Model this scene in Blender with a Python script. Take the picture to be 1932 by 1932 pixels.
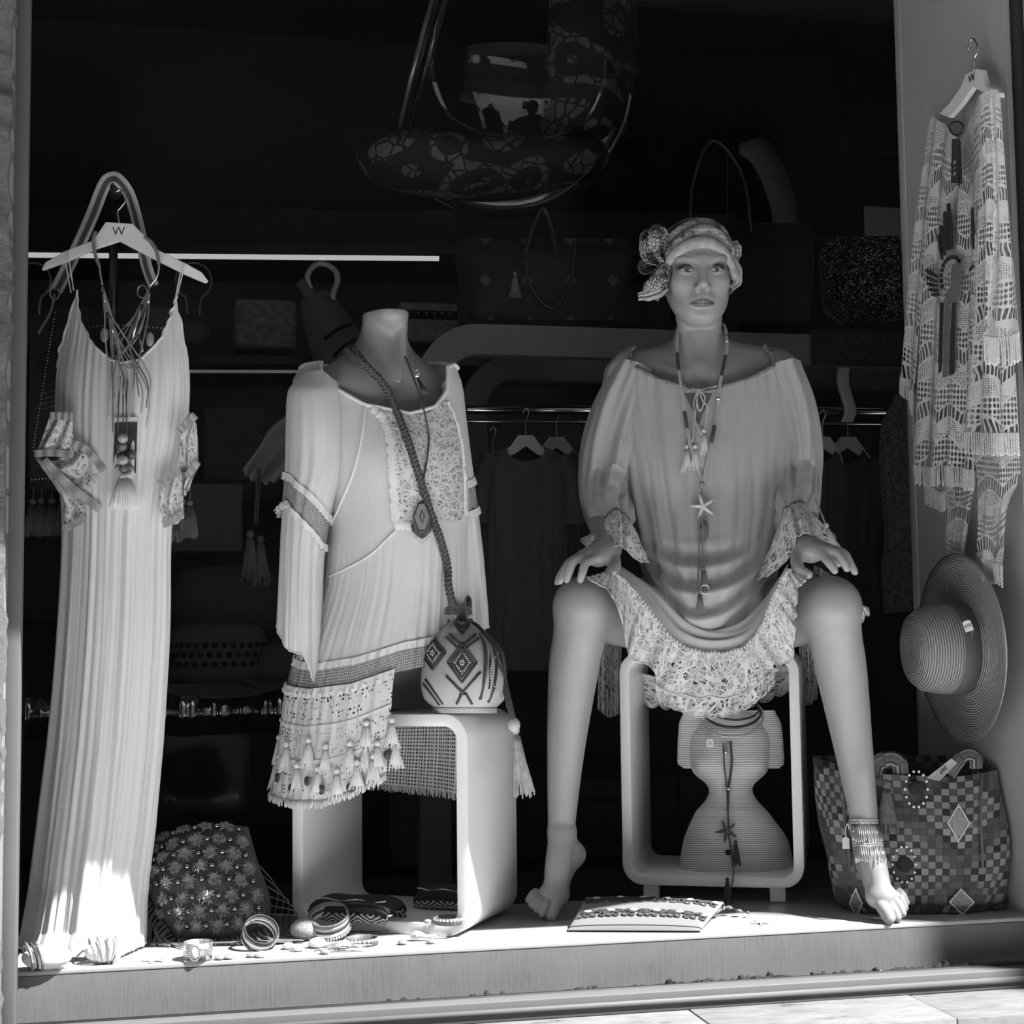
import bpy, bmesh, math, random
import numpy as np
from mathutils import Vector, Matrix

for o in list(bpy.data.objects): bpy.data.objects.remove(o)
S = bpy.context.scene
COL = S.collection
random.seed(7); RNG = np.random.default_rng(7)
A = np.array
PI = math.pi

# ------------------------------------------------------------------ camera
F = 2900.0
_a, _p, _r = math.radians(12.2), math.radians(4.74), math.radians(.67)
CAM = A([0, -2.783, .5535])
FW = A([math.sin(_a)*math.cos(_p), math.cos(_a)*math.cos(_p), math.sin(_p)])
R0 = A([math.cos(_a), -math.sin(_a), 0.]); U0 = np.cross(R0, FW)
RT = math.cos(_r)*R0 - math.sin(_r)*U0
UP = math.cos(_r)*U0 + math.sin(_r)*R0
cd = bpy.data.cameras.new('camera'); cd.sensor_width = 36; cd.sensor_fit = 'HORIZONTAL'
cd.lens = F/1932*36; cd.clip_start = .05; cd.clip_end = 200
cam = bpy.data.objects.new('camera', cd); COL.objects.link(cam)
cam.matrix_world = Matrix(((RT[0], UP[0], -FW[0], CAM[0]), (RT[1], UP[1], -FW[1], CAM[1]), (RT[2], UP[2], -FW[2], CAM[2]), (0, 0, 0, 1)))
S.camera = cam

# ------------------------------------------------------------------ light
S.view_settings.view_transform = 'Standard'; S.view_settings.look = 'None'
S.view_settings.exposure = 0.15; S.view_settings.gamma = 1.0; S.view_settings.use_curve_mapping = False
W = bpy.data.worlds.new('sky'); S.world = W; W.use_nodes = True
W.node_tree.nodes['Background'].inputs[0].default_value = (1, 1, 1, 1)
W.node_tree.nodes['Background'].inputs[1].default_value = .45
SUN = Vector((-.493, .343, -.80)).normalized()
sl = bpy.data.lights.new('sun', 'SUN'); sl.energy = 22.0; sl.angle = math.radians(.45)
so = bpy.data.objects.new('sun', sl); COL.objects.link(so)
so.location = (4, -4, 8); so.rotation_euler = SUN.to_track_quat('-Z', 'Y').to_euler()

# ------------------------------------------------------------------ coordinate helpers (photo pixel -> point at a known depth or plane)
def rays(px, py):
    px = np.asarray(px, float); py = np.asarray(py, float)
    return FW + (px[..., None]-966)/F*RT - (py[..., None]-966)/F*UP
def atD(px, py, d):
    d = np.asarray(d, float); px, py, d = np.broadcast_arrays(np.asarray(px, float), np.asarray(py, float), d)
    return CAM + rays(px, py)*d[..., None]
def atY(px, py, Y):
    r = rays(px, py); return CAM + r*((np.asarray(Y, float)-CAM[1])/r[..., 1])[..., None]
def atX(px, py, X):
    r = rays(px, py); return CAM + r*((np.asarray(X, float)-CAM[0])/r[..., 0])[..., None]
def atZ(px, py, Z):
    r = rays(px, py); return CAM + r*((np.asarray(Z, float)-CAM[2])/r[..., 2])[..., None]

# ------------------------------------------------------------------ materials
MATS = {}
def nt(name):
    m = bpy.data.materials.new(name); m.use_nodes = True
    t = m.node_tree; b = t.nodes['Principled BSDF']
    return m, t, b
def node(t, typ, **kw):
    n = t.nodes.new(typ)
    for k, v in kw.items():
        if isinstance(k, str) and hasattr(n, k): setattr(n, k, v)
    return n
def ramp(t, src, stops, interp='LINEAR'):
    r = t.nodes.new('ShaderNodeValToRGB'); r.color_ramp.interpolation = interp
    e = r.color_ramp.elements
    while len(e) < len(stops): e.new(.5)
    for i, (p, c) in enumerate(stops):
        e[i].position = p; e[i].color = (c, c, c, 1)
    t.links.new(src, r.inputs[0]); return r.outputs[0]
def math_n(t, op, a, b=None, c=None, clamp=False):
    n = t.nodes.new('ShaderNodeMath'); n.operation = op; n.use_clamp = clamp
    for i, x in enumerate((a, b, c)):
        if x is None: continue
        if isinstance(x, (int, float)): n.inputs[i].default_value = x
        else: t.links.new(x, n.inputs[i])
    return n.outputs[0]
def coord(t, kind='Object', scale=(1, 1, 1), rot=(0, 0, 0)):
    c = t.nodes.new('ShaderNodeTexCoord'); m = t.nodes.new('ShaderNodeMapping')
    m.inputs['Scale'].default_value = scale; m.inputs['Rotation'].default_value = rot
    t.links.new(c.outputs[kind], m.inputs[0]); return m.outputs[0]
def tex_noise(t, vec, scale, detail=4, rough=.55):
    n = t.nodes.new('ShaderNodeTexNoise'); n.inputs['Scale'].default_value = scale
    n.inputs['Detail'].default_value = detail; n.inputs['Roughness'].default_value = rough
    t.links.new(vec, n.inputs['Vector']); return n.outputs['Fac']
def tex_vor(t, vec, scale, feature='F1', out='Distance', rnd=1.0):
    n = t.nodes.new('ShaderNodeTexVoronoi'); n.feature = feature; n.inputs['Scale'].default_value = scale
    n.inputs['Randomness'].default_value = rnd
    t.links.new(vec, n.inputs['Vector']); return n.outputs[out]
def tex_wave(t, vec, scale, dist=0, dirn='X', dscale=1, kind='BANDS'):
    n = t.nodes.new('ShaderNodeTexWave'); n.wave_type = kind
    if kind == 'BANDS': n.bands_direction = dirn
    else: n.rings_direction = dirn
    n.inputs['Scale'].default_value = scale; n.inputs['Distortion'].default_value = dist; n.inputs['Detail Scale'].default_value = dscale
    t.links.new(vec, n.inputs['Vector']); return n.outputs['Fac']
def setcol(t, b, sock, lo=None, hi=None):
    if lo is not None:
        sock = ramp(t, sock, [(0, lo), (1, hi)])
    t.links.new(sock, b.inputs['Base Color'])
def bump(t, b, sock, strength=.3, dist=.002):
    n = t.nodes.new('ShaderNodeBump'); n.inputs['Strength'].default_value = strength; n.inputs['Distance'].default_value = dist
    t.links.new(sock, n.inputs['Height']); t.links.new(n.outputs[0], b.inputs['Normal'])
def alpha(t, b, sock): t.links.new(sock, b.inputs['Alpha'])
def plain(name, c, rough=.5, metal=0., spec=.5, coat=0., var=.06, nscale=40, bstr=0., bdist=.001, emit=0):
    if name in MATS: return MATS[name]
    m, t, b = nt(name)
    b.inputs['Roughness'].default_value = rough; b.inputs['Metallic'].default_value = metal
    b.inputs['Specular IOR Level'].default_value = spec; b.inputs['Coat Weight'].default_value = coat
    n = tex_noise(t, coord(t), nscale, 3)
    setcol(t, b, n, max(c*(1-var*2), 0), min(c*(1+var*2), 1))
    if bstr: bump(t, b, n, bstr, bdist)
    if emit:
        b.inputs['Emission Color'].default_value = (1, 1, 1, 1); b.inputs['Emission Strength'].default_value = emit
    MATS[name] = m; return m

# ------------------------------------------------------------------ mesh helpers
def nrm(v): v = np.asarray(v, float); return v/(np.linalg.norm(v, axis=-1, keepdims=True)+1e-12)
def cr(P, n, closed=False):
    """Catmull-Rom resample of control points P (m,...) to n samples"""
    P = np.asarray(P, float); m = len(P)
    t = np.linspace(0, m if closed else m-1, n, endpoint=not closed)
    i = np.minimum(np.floor(t).astype(int), (m-1 if closed else max(m-2, 0))); f = t-i
    g = (lambda k: P[k % m]) if closed else (lambda k: P[np.clip(k, 0, m-1)])
    p0, p1, p2, p3 = g(i-1), g(i), g(i+1), g(i+2)
    if not closed:
        p0 = np.where((i == 0).reshape((-1,)+(1,)*(P.ndim-1)), 2*p1-p2, p0)
        p3 = np.where((i >= m-2).reshape((-1,)+(1,)*(P.ndim-1)), 2*p2-p1, p3)
    f = f.reshape((-1,)+(1,)*(P.ndim-1))
    return .5*((2*p1)+(-p0+p2)*f+(2*p0-5*p1+4*p2-p3)*f*f+(-p0+3*p1-3*p2+p3)*f**3)
def surf(rows, nu, nv):
    """rows: (m rows, k points, 3) control net -> (nv, nu, 3)"""
    rows = A([cr(r, nu) for r in rows]); return cr(rows, nv)
def normals(G):
    du = np.gradient(G, axis=1); dv = np.gradient(G, axis=0); return nrm(np.cross(du, dv))
def frames(path, closed=False):
    path = np.asarray(path, float); n = len(path)
    if closed: T = nrm(np.roll(path, -1, 0)-np.roll(path, 1, 0))
    else: T = nrm(np.gradient(path, axis=0))
    a = A([0, 0, 1.]) if abs(T[0][2]) < .9 else A([1., 0, 0])
    N = [nrm(np.cross(T[0], a))]
    for i in range(1, n):
        v = N[-1]-T[i]*np.dot(N[-1], T[i]); N.append(nrm(v))
    N = A(N); B = np.cross(T, N); return T, N, B
class MB:
    def __init__(s): s.v = []; s.f = []; s.t = []; s.n = 0
    def add(s, v, f, t=None):
        v = np.asarray(v, float).reshape(-1, 3); k = s.n
        s.v.append(v); s.f += [tuple(int(i)+k for i in q) for q in f]
        s.t.append(np.zeros((len(v), 2)) if t is None else np.asarray(t, float).reshape(-1, 2)); s.n += len(v); return s
    def grid(s, G, us=1., vs=1., flip=False, cu=False, arc=False):
        G = np.asarray(G, float); nv, nu = G.shape[:2]
        U, V = np.meshgrid(np.linspace(0, us, nu), np.linspace(0, vs, nv))
        if arc:
            lu = np.concatenate([[0], np.cumsum(np.linalg.norm(np.diff(G[nv//2], axis=0), axis=1))]); lv = np.concatenate([[0], np.cumsum(np.linalg.norm(np.diff(G[:, nu//2], axis=0), axis=1))]); U, V = np.meshgrid(lu*us, lv*vs)
        i = np.arange(nv*nu).reshape(nv, nu)
        q = np.stack([i[:-1, :-1], i[:-1, 1:], i[1:, 1:], i[1:, :-1]], -1).reshape(-1, 4)
        if cu: q = np.concatenate([q, np.stack([i[:-1, -1], i[:-1, 0], i[1:, 0], i[1:, -1]], -1)])
        if flip: q = q[:, ::-1]
        return s.add(G, q, np.stack([U, V], -1))
    def box(s, c, size, R=None):
        c = np.asarray(c, float); h = np.asarray(size, float)/2
        v = A([[x, y, z] for x in (-1, 1) for y in (-1, 1) for z in (-1, 1)])*h
        if R is not None: v = v@np.asarray(R).T
        return s.add(v+c, [(0, 1, 3, 2), (4, 6, 7, 5), (0, 4, 5, 1), (2, 3, 7, 6), (0, 2, 6, 4), (1, 5, 7, 3)])
    def tube(s, path, r, n=8, closed=False, caps=True, flat=1., up=None):
        path = np.asarray(path, float); m = len(path); r = np.broadcast_to(np.asarray(r, float), (m,))
        T, N, B = frames(path, closed)
        if up is not None:
            B = nrm(np.cross(T, np.broadcast_to(up, T.shape))); N = np.cross(B, T)
        a = np.arange(n)*2*PI/n
        ring = path[:, None]+r[:, None, None]*(np.cos(a)[None, :, None]*N[:, None]+flat*np.sin(a)[None, :, None]*B[:, None])
        i = np.arange(m*n).reshape(m, n); j = np.roll(i, -1, 1)
        if closed: q = np.stack([i, j, np.roll(j, -1, 0), np.roll(i, -1, 0)], -1).reshape(-1, 4)
        else: q = np.stack([i[:-1], j[:-1], j[1:], i[1:]], -1).reshape(-1, 4)
        q = [tuple(x) for x in q]
        if caps and not closed: q += [tuple(i[0][::-1]), tuple(i[-1])]
        L = np.concatenate([[0], np.cumsum(np.linalg.norm(np.diff(path, axis=0), axis=1))])
        t = np.stack(np.broadcast_arrays(a[None]/(2*PI), L[:, None]), -1)
        return s.add(ring, q, t)
    def lathe(s, prof, c=(0, 0, 0), R=None, n=24, sx=1., sy=1.):
        prof = np.asarray(prof, float); m = len(prof); a = np.arange(n)*2*PI/n
        v = np.stack([prof[:, :1]*np.cos(a)*sx, prof[:, :1]*np.sin(a)*sy, np.broadcast_to(prof[:, 1:2], (m, n))], -1).reshape(-1, 3)
        if R is not None: v = v@np.asarray(R).T
        i = np.arange(m*n).reshape(m, n); j = np.roll(i, -1, 1)
        q = [tuple(x) for x in np.stack([i[:-1], j[:-1], j[1:], i[1:]], -1).reshape(-1, 4)]
        cl = np.allclose(prof[0], prof[-1])
        if prof[0, 0] > 1e-5 and not cl: q.append(tuple(i[0][::-1]))
        if prof[-1, 0] > 1e-5 and not cl: q.append(tuple(i[-1]))
        L = np.concatenate([[0], np.cumsum(np.linalg.norm(np.diff(prof, axis=0), axis=1))])
        t = np.stack(np.broadcast_arrays(a[None]/(2*PI), L[:, None]), -1)
        return s.add(v+np.asarray(c, float), q, t)
    def ball(s, c, r, n=12, R=None):
        r = np.broadcast_to(np.asarray(r, float), (3,)); a = np.linspace(0, PI, max(n//2+1, 4))
        pr = np.stack([np.maximum(np.sin(a), 1e-4), -np.cos(a)], -1)
        v = MB().lathe(pr, n=n); vv = v.v[0]*r
        if R is not None: vv = vv@np.asarray(R).T
        return s.add(vv+np.asarray(c, float), v.f, v.t[0])
    def prism(s, out, o, ex, ey, ez, th):
        """outline (k,2) in plane ex,ey at origin o extruded th along ez"""
        out = np.asarray(out, float); k = len(out); o, ex, ey, ez = map(lambda q: np.asarray(q, float), (o, ex, ey, ez))
        b = o+out[:, :1]*ex+out[:, 1:]*ey; v = np.concatenate([b, b+ez*th])
        q = [tuple(range(k))[::-1], tuple(range(k, 2*k))]+[(i, (i+1) % k, k+(i+1) % k, k+i) for i in range(k)]
        return s.add(v, q, np.concatenate([out, out]))
    def mesh(s, name, off):
        me = bpy.data.meshes.new(name)
        V = np.concatenate(s.v)-np.asarray(off); T = np.concatenate(s.t)
        me.from_pydata(V.tolist(), [], s.f)
        uv = me.uv_layers.new(name='UVMap'); li = np.empty(len(me.loops), np.int32); me.loops.foreach_get('vertex_index', li)
        uv.data.foreach_set('uv', T[li].astype(np.float32).ravel())
        return me
LOC = {}
def tag(o, label=None, cat=None, group=None, kind=None):
    if label: o['label'] = label
    if cat: o['category'] = cat
    if group: o['group'] = group
    if kind: o['kind'] = kind
    return o
def thing(name, label, cat, loc, group=None, kind=None):
    o = bpy.data.objects.new(name, None); COL.objects.link(o); o.empty_display_size = .05
    o.location = tuple(float(x) for x in loc); LOC[o.name] = np.asarray(loc, float); return tag(o, label, cat, group, kind)
def obj(name, mb, m, parent=None, smooth=True, label=None, cat=None, group=None, kind=None, solid=0, bevel=0, sub=0, wn=False, bseg=2):
    V = np.concatenate(mb.v)
    if parent is not None: off = LOC[parent.name]
    else: off = A([(V[:, 0].min()+V[:, 0].max())/2, (V[:, 1].min()+V[:, 1].max())/2, V[:, 2].min()])
    me = mb.mesh(name, off)
    o = bpy.data.objects.new(name, me); COL.objects.link(o)
    if parent is not None: o.parent = parent
    else: o.location = tuple(off)
    LOC[o.name] = off
    if m is not None: me.materials.append(m)
    if smooth: me.shade_smooth()
    if bevel:
        b = o.modifiers.new('b', 'BEVEL'); b.width = bevel; b.segments = bseg; b.limit_method = 'ANGLE'; b.angle_limit = math.radians(40)
    if solid:
        b = o.modifiers.new('s', 'SOLIDIFY'); b.thickness = solid; b.offset = 0
    if sub:
        b = o.modifiers.new('u', 'SUBSURF'); b.levels = sub; b.render_levels = sub
    return tag(o, label, cat, group, kind)
def copy_tree(o, loc, rotz=None, label=None, parent=None):
    c = o.copy(); COL.objects.link(c)
    if parent is not None: c.parent = parent
    else:
        c.location = tuple(float(x) for x in loc)
        if rotz is not None: c.rotation_euler[2] = rotz
    if label: c['label'] = label
    for ch in o.children: copy_tree(ch, None, parent=c)
    return c
def put_text(cv, R, o, parent, name, m=None):
    tmp = bpy.data.objects.new('tmp', cv); COL.objects.link(tmp); bpy.context.view_layer.update()
    me = bpy.data.meshes.new_from_object(tmp.evaluated_get(bpy.context.evaluated_depsgraph_get())); bpy.data.objects.remove(tmp)
    M4 = Matrix(np.asarray(R).tolist()).to_4x4(); M4.translation = Vector((np.asarray(o)-(LOC[parent.name] if parent else 0)).tolist()); me.transform(M4); me.name = name
    if m: me.materials.clear(); me.materials.append(m)
    ob = bpy.data.objects.new(name, me); COL.objects.link(ob); ob.parent = parent; return ob
def rotm(axis, ang):
    return A(Matrix.Rotation(ang, 3, Vector(axis)))
def basis(x, y, z): return np.stack([x, y, z], 1)
XA, YA, ZA = A([1., 0, 0]), A([0, 1., 0]), A([0, 0, 1.])
# body frame of whatever faces the street: to the photo's right, up, towards the viewer
E1 = A([math.cos(_a), -math.sin(_a), 0.]); E2 = A([-math.sin(_a), -math.cos(_a), 0.])
# ================================================================== the place
M_white = plain('white_lacquer', .42, .28, coat=.35, var=.01)
m, t, b = nt('plinth_paint')
n = tex_noise(t, coord(t), 9, 6, .6); n2 = tex_noise(t, coord(t, scale=(60, 60, 6)), 3, 5, .7)
setcol(t, b, math_n(t, 'ADD', math_n(t, 'MULTIPLY', n, .5), math_n(t, 'MULTIPLY', n2, .5)))
cr_ = [x for x in t.nodes if x.type == 'VALTORGB']
setcol(t, b, ramp(t, math_n(t, 'ADD', math_n(t, 'MULTIPLY', n, .5), math_n(t, 'MULTIPLY', n2, .5)), [(.25, .03), (.36, .14), (.5, .17), (.8, .20)]))
bump(t, b, n2, .35, .002); b.inputs['Roughness'].default_value = .75
M_plinth = m
M_alu = plain('frame_aluminium', .085, .6, metal=.0, spec=.2, var=.02)
M_aludark = plain('frame_dark', .16, .45, var=.03)
M_black = plain('rubber_black', .01, .7)
m, t, b = nt('rough_stone')
n = tex_noise(t, coord(t), 60, 8, .7); setcol(t, b, n, .015, .17); bump(t, b, n, 1, .01); b.inputs['Roughness'].default_value = .9
M_stone = m
m, t, b = nt('pavement')
n = tex_noise(t, coord(t, scale=(1, 3, 1)), 14, 8, .7); setcol(t, b, ramp(t, n, [(.3, .025), (.40, .095), (.6, .13)]))
bump(t, b, n, .5, .004); b.inputs['Roughness'].default_value = .85
M_pave = m
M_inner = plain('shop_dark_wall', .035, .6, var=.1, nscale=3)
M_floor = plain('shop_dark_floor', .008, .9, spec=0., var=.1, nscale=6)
M_street = plain('street_stone', .75, .9, var=.15, nscale=2)
M_facade = plain('facade_plaster', .24, .9, var=.12, nscale=.6)
XR = 1.632      # right wall of the display bay
XL = -.262      # left edge of the glass
# platform
th = thing('display_platform', 'white glossy display platform behind the glass with a grey painted front', 'platform', (.68, .215, -.092), kind='structure')
obj('platform_top', MB().box((.68, .2165, -.004), (1.92, .427, .008)), M_white, th, bevel=.0015)
mb = MB().box((.68, .216, -.0565), (1.90, .424, .095)); obj('platform_front', mb, M_plinth, th, smooth=False)
# debris line in the gutter (crumbs of plaster and dry leaf)
mb = MB()
for i in range(520):
    x = .35+1.2*random.random()**.8; s = .0022+.0065*random.random()**2*(1 if x < .9 else 1.3)
    mb.ball((x, -.008-.02*random.random(), -.09+s*.3+.004*random.random()), (s*(1+random.random()), s, s*.7), 6, rotm((random.random(), .3, random.random()+.01), random.random()*6))
obj('debris', mb, plain('debris', .022, .95, var=.8, nscale=150), smooth=False, label='crumbs of plaster and dry leaves in the gutter behind the glass', cat='debris', kind='stuff')
mb = MB()
for x, s in ((1.10, .006), (1.13, .005), (1.30, .010), (1.39, .004)):
    mb.ball((x, -.022, -.088), (s, s*.6, s), 6, rotm((.3, .8, .1), x*9))
obj('plaster_chip', mb, plain('plaster_chip', .6, .9), smooth=False, label='pale plaster chips lying on the dark crumbs in the gutter', cat='debris', kind='stuff')
# window: frame and pane
th = thing('window_1', 'large shop window pane in a grey metal frame', 'window', (.68, -.07, -.114), kind='structure')
mb = MB().box((.68, -.058, -.097), (2.1, .045, .036)); obj('frame_rail', mb, M_alu, th, bevel=.002)
mb = MB().box((.68, -.040, -.082), (2.1, .012, .010)); obj('glazing_gasket', mb, M_black, th)
mb = MB().box((.68, -.0815, -.098), (2.1, .003, .012)); obj('rail_lip', mb, M_alu, th)
mb = MB().box((XL-.0115, -.058, 1.1), (.023, .04, 2.5)); obj('frame_stile', mb, M_alu, th, bevel=.002)
mb = MB().box((XL-.030, -.072, 1.1), (.016, .09, 2.5)); obj('frame_return', mb, M_aludark, th, bevel=.001)
mb = MB().box((1.652, -.03, 1.1), (.016, .05, 2.5)); obj('glazing_gasket', mb, M_black, th)
mb = MB().box((1.695, -.04, 1.1), (.07, .06, 2.5)); obj('frame_stile', mb, M_aludark, th, bevel=.002)
# glass: dust low down
m, t, b = nt('window_glass')
t.nodes.remove(b); out = t.nodes['Material Output']
tr = t.nodes.new('ShaderNodeBsdfTransparent'); gl = t.nodes.new('ShaderNodeBsdfGlossy'); gl.inputs['Roughness'].default_value = .01
tr.inputs[0].default_value = (.93, .93, .93, 1)
fr = t.nodes.new('ShaderNodeFresnel'); fr.inputs['IOR'].default_value = 1.45
mx = t.nodes.new('ShaderNodeMixShader'); t.links.new(math_n(t, 'MULTIPLY', fr.outputs[0], .35), mx.inputs[0]); t.links.new(tr.outputs[0], mx.inputs[1]); t.links.new(gl.outputs[0], mx.inputs[2])
df = t.nodes.new('ShaderNodeBsdfDiffuse'); df.inputs[0].default_value = (.8, .8, .8, 1)
vec = coord(t); v1 = tex_vor(t, vec, 240); sx = t.nodes.new('ShaderNodeSeparateXYZ'); t.links.new(vec, sx.inputs[0])
low = ramp(t, math_n(t, 'MULTIPLY', sx.outputs[2], .8), [(.0, 1), (.26, .85), (.50, .0)])
patch = ramp(t, tex_noise(t, vec, 5, 3), [(.38, .0), (.62, 1)])
dot = ramp(t, v1, [(.06, 1), (.15, 0)])
sp = tex_vor(t, vec, 240, out='Color'); spk = ramp(t, sp, [(.55, 0), (.6, 1)])
dust = math_n(t, 'MULTIPLY', math_n(t, 'MULTIPLY', dot, low), math_n(t, 'MULTIPLY', patch, spk))
mx2 = t.nodes.new('ShaderNodeMixShader'); t.links.new(math_n(t, 'MULTIPLY', dust, .55), mx2.inputs[0]); t.links.new(mx.outputs[0], mx2.inputs[1]); t.links.new(df.outputs[0], mx2.inputs[2])
t.links.new(mx2.outputs[0], out.inputs[0])
M_glass = m
obj('glass_pane', MB().add([(XL-.01, -.040, -.085), (1.65, -.040, -.085), (1.65, -.040, 2.3), (XL-.01, -.040, 2.3)], [(0, 1, 2, 3)]), M_glass, th)
# right wall of the bay and its trim
o = obj('wall_right', MB().box((XR+.02, .195, 1.1), (.04, .45, 2.4)), plain('bay_wall_paint', .34, .6, var=.02, nscale=5), kind='structure', smooth=False, label='white painted side wall of the display bay', cat='wall')
obj('trim_1', MB().box((XR+.012, .435, 1.1), (.028, .030, 2.4)), plain('bay_wall_paint', .62), kind='structure', bevel=.003, label='narrow white edge strip of the display bay wall', cat='trim')
# outer wall on the left: rough stone
n_ = 60; zz = np.linspace(-.5, 2.4, 160); pts = []
G = np.zeros((len(zz), 8, 3))
for j, z in enumerate(zz):
    for i in range(8):
        x = -.284-.06*i; e = (.0018 if i == 0 else .004)
        G[j, i] = (x+RNG.normal()*e, -.15+RNG.normal()*.004-(.0 if i else -.01), z)
mb = MB().grid(G); Gs = np.stack([G[:, 0]+A([0, .1, 0]), G[:, 0]], 1); mb.grid(Gs)
obj('wall_left', mb, M_stone, kind='structure', label='rough plastered stone wall beside the window frame', cat='wall')
# interior shell
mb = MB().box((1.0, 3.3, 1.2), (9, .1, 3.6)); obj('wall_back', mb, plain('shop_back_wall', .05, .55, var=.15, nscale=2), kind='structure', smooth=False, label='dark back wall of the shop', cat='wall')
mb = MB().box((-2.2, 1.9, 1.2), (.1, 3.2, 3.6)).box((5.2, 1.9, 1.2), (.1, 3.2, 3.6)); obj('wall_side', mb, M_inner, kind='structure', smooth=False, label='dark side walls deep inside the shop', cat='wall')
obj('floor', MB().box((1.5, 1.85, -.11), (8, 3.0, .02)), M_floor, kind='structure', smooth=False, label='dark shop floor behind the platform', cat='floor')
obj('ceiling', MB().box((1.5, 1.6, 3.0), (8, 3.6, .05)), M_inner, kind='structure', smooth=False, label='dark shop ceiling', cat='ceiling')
mb = MB().box((-1.3, -.02, 1.2), (2.0, .1, 3.6)).box((3.6, -.02, 1.2), (3.75, .1, 3.6)).box((.7, -.02, 2.65), (2.4, .1, .8))
obj('wall_front', mb, M_stone, kind='structure', smooth=False, label='stone shop front around the window', cat='wall')
# outside: step of stone slabs, street, building opposite, neighbouring building, awning
th = thing('pavement', 'pale worn stone step below the shop window', 'step', (.7, -.16, -.8), kind='structure')
xs = [-1.2, -.35, .32, .90, 1.33, 1.75, 2.6, 3.6]
for i in range(len(xs)-1):
    obj('slab', MB().box(((xs[i]+xs[i+1])/2, -.165, -.46), (xs[i+1]-xs[i]-.0015, .19, .69+.002*(i % 2))), M_pave, th, bevel=.002)
obj('street', MB().box((0, -3.4, -.83), (40, 6.2, .06)), M_street, kind='structure', smooth=False, label='sunlit stone street in front of the shop', cat='street')
th = thing('building', 'plaster house front across the street', 'building', (0, -6.5, -.8), kind='structure')
obj('wall', MB().box((0, -6.5, 2.85), (40, .6, 7.3)), M_facade, th, smooth=False)
for x in (-9, -5, -1, 3, 7, 11):
    obj('window', MB().box((x, -6.19, 3.0), (1.3, .06, 2.0)).box((x, -6.1, 1.95), (1.6, .25, .1)), plain('far_window', .05, .3), th, smooth=False)
obj('cable', MB().box((0, -6.1, 6.0), (40, .08, .22)), M_black, th, smooth=False)
obj('neighbour_house', MB().box((6.52, -1.95, 3.2), (3.6, .7, 8)), M_facade, kind='structure', smooth=False, label='corner of the neighbouring house outside the frame', cat='building')
mb = MB(); z0 = .31+.8*1.75; y0 = -.343*1.75
ex_ = np.linspace(-2.5, 5, 61); dz_ = np.interp(ex_, [-2.5, .55, .85, 1.3, 1.85, 2.2, 5], [.09, .09, .08, .04, .06, .14, .14])+.012*np.sin(ex_*9)  # lower edge of the unseen awning, shaped to set where sunlight reaches
mb.grid(A([[(x, -.06, 2.30) for x in ex_], [(x, y0, z0+.30) for x in ex_], [(x, y0, z0+d) for x, d in zip(ex_, dz_)]]))
m, t, b = nt('awning_cloth'); out = t.nodes['Material Output']; t.nodes.remove(b)
df = t.nodes.new('ShaderNodeBsdfDiffuse'); df.inputs[0].default_value = (.5, .5, .5, 1)
tl = t.nodes.new('ShaderNodeBsdfTranslucent'); tl.inputs[0].default_value = (.5, .5, .5, 1)
mx = t.nodes.new('ShaderNodeMixShader'); mx.inputs[0].default_value = .04
t.links.new(df.outputs[0], mx.inputs[1]); t.links.new(tl.outputs[0], mx.inputs[2]); t.links.new(mx.outputs[0], out.inputs[0])
obj('awning', mb, m, kind='structure', smooth=False, label='unseen pale canvas awning above the shop window, edge shaped to cut the sun', cat='awning')
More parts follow.
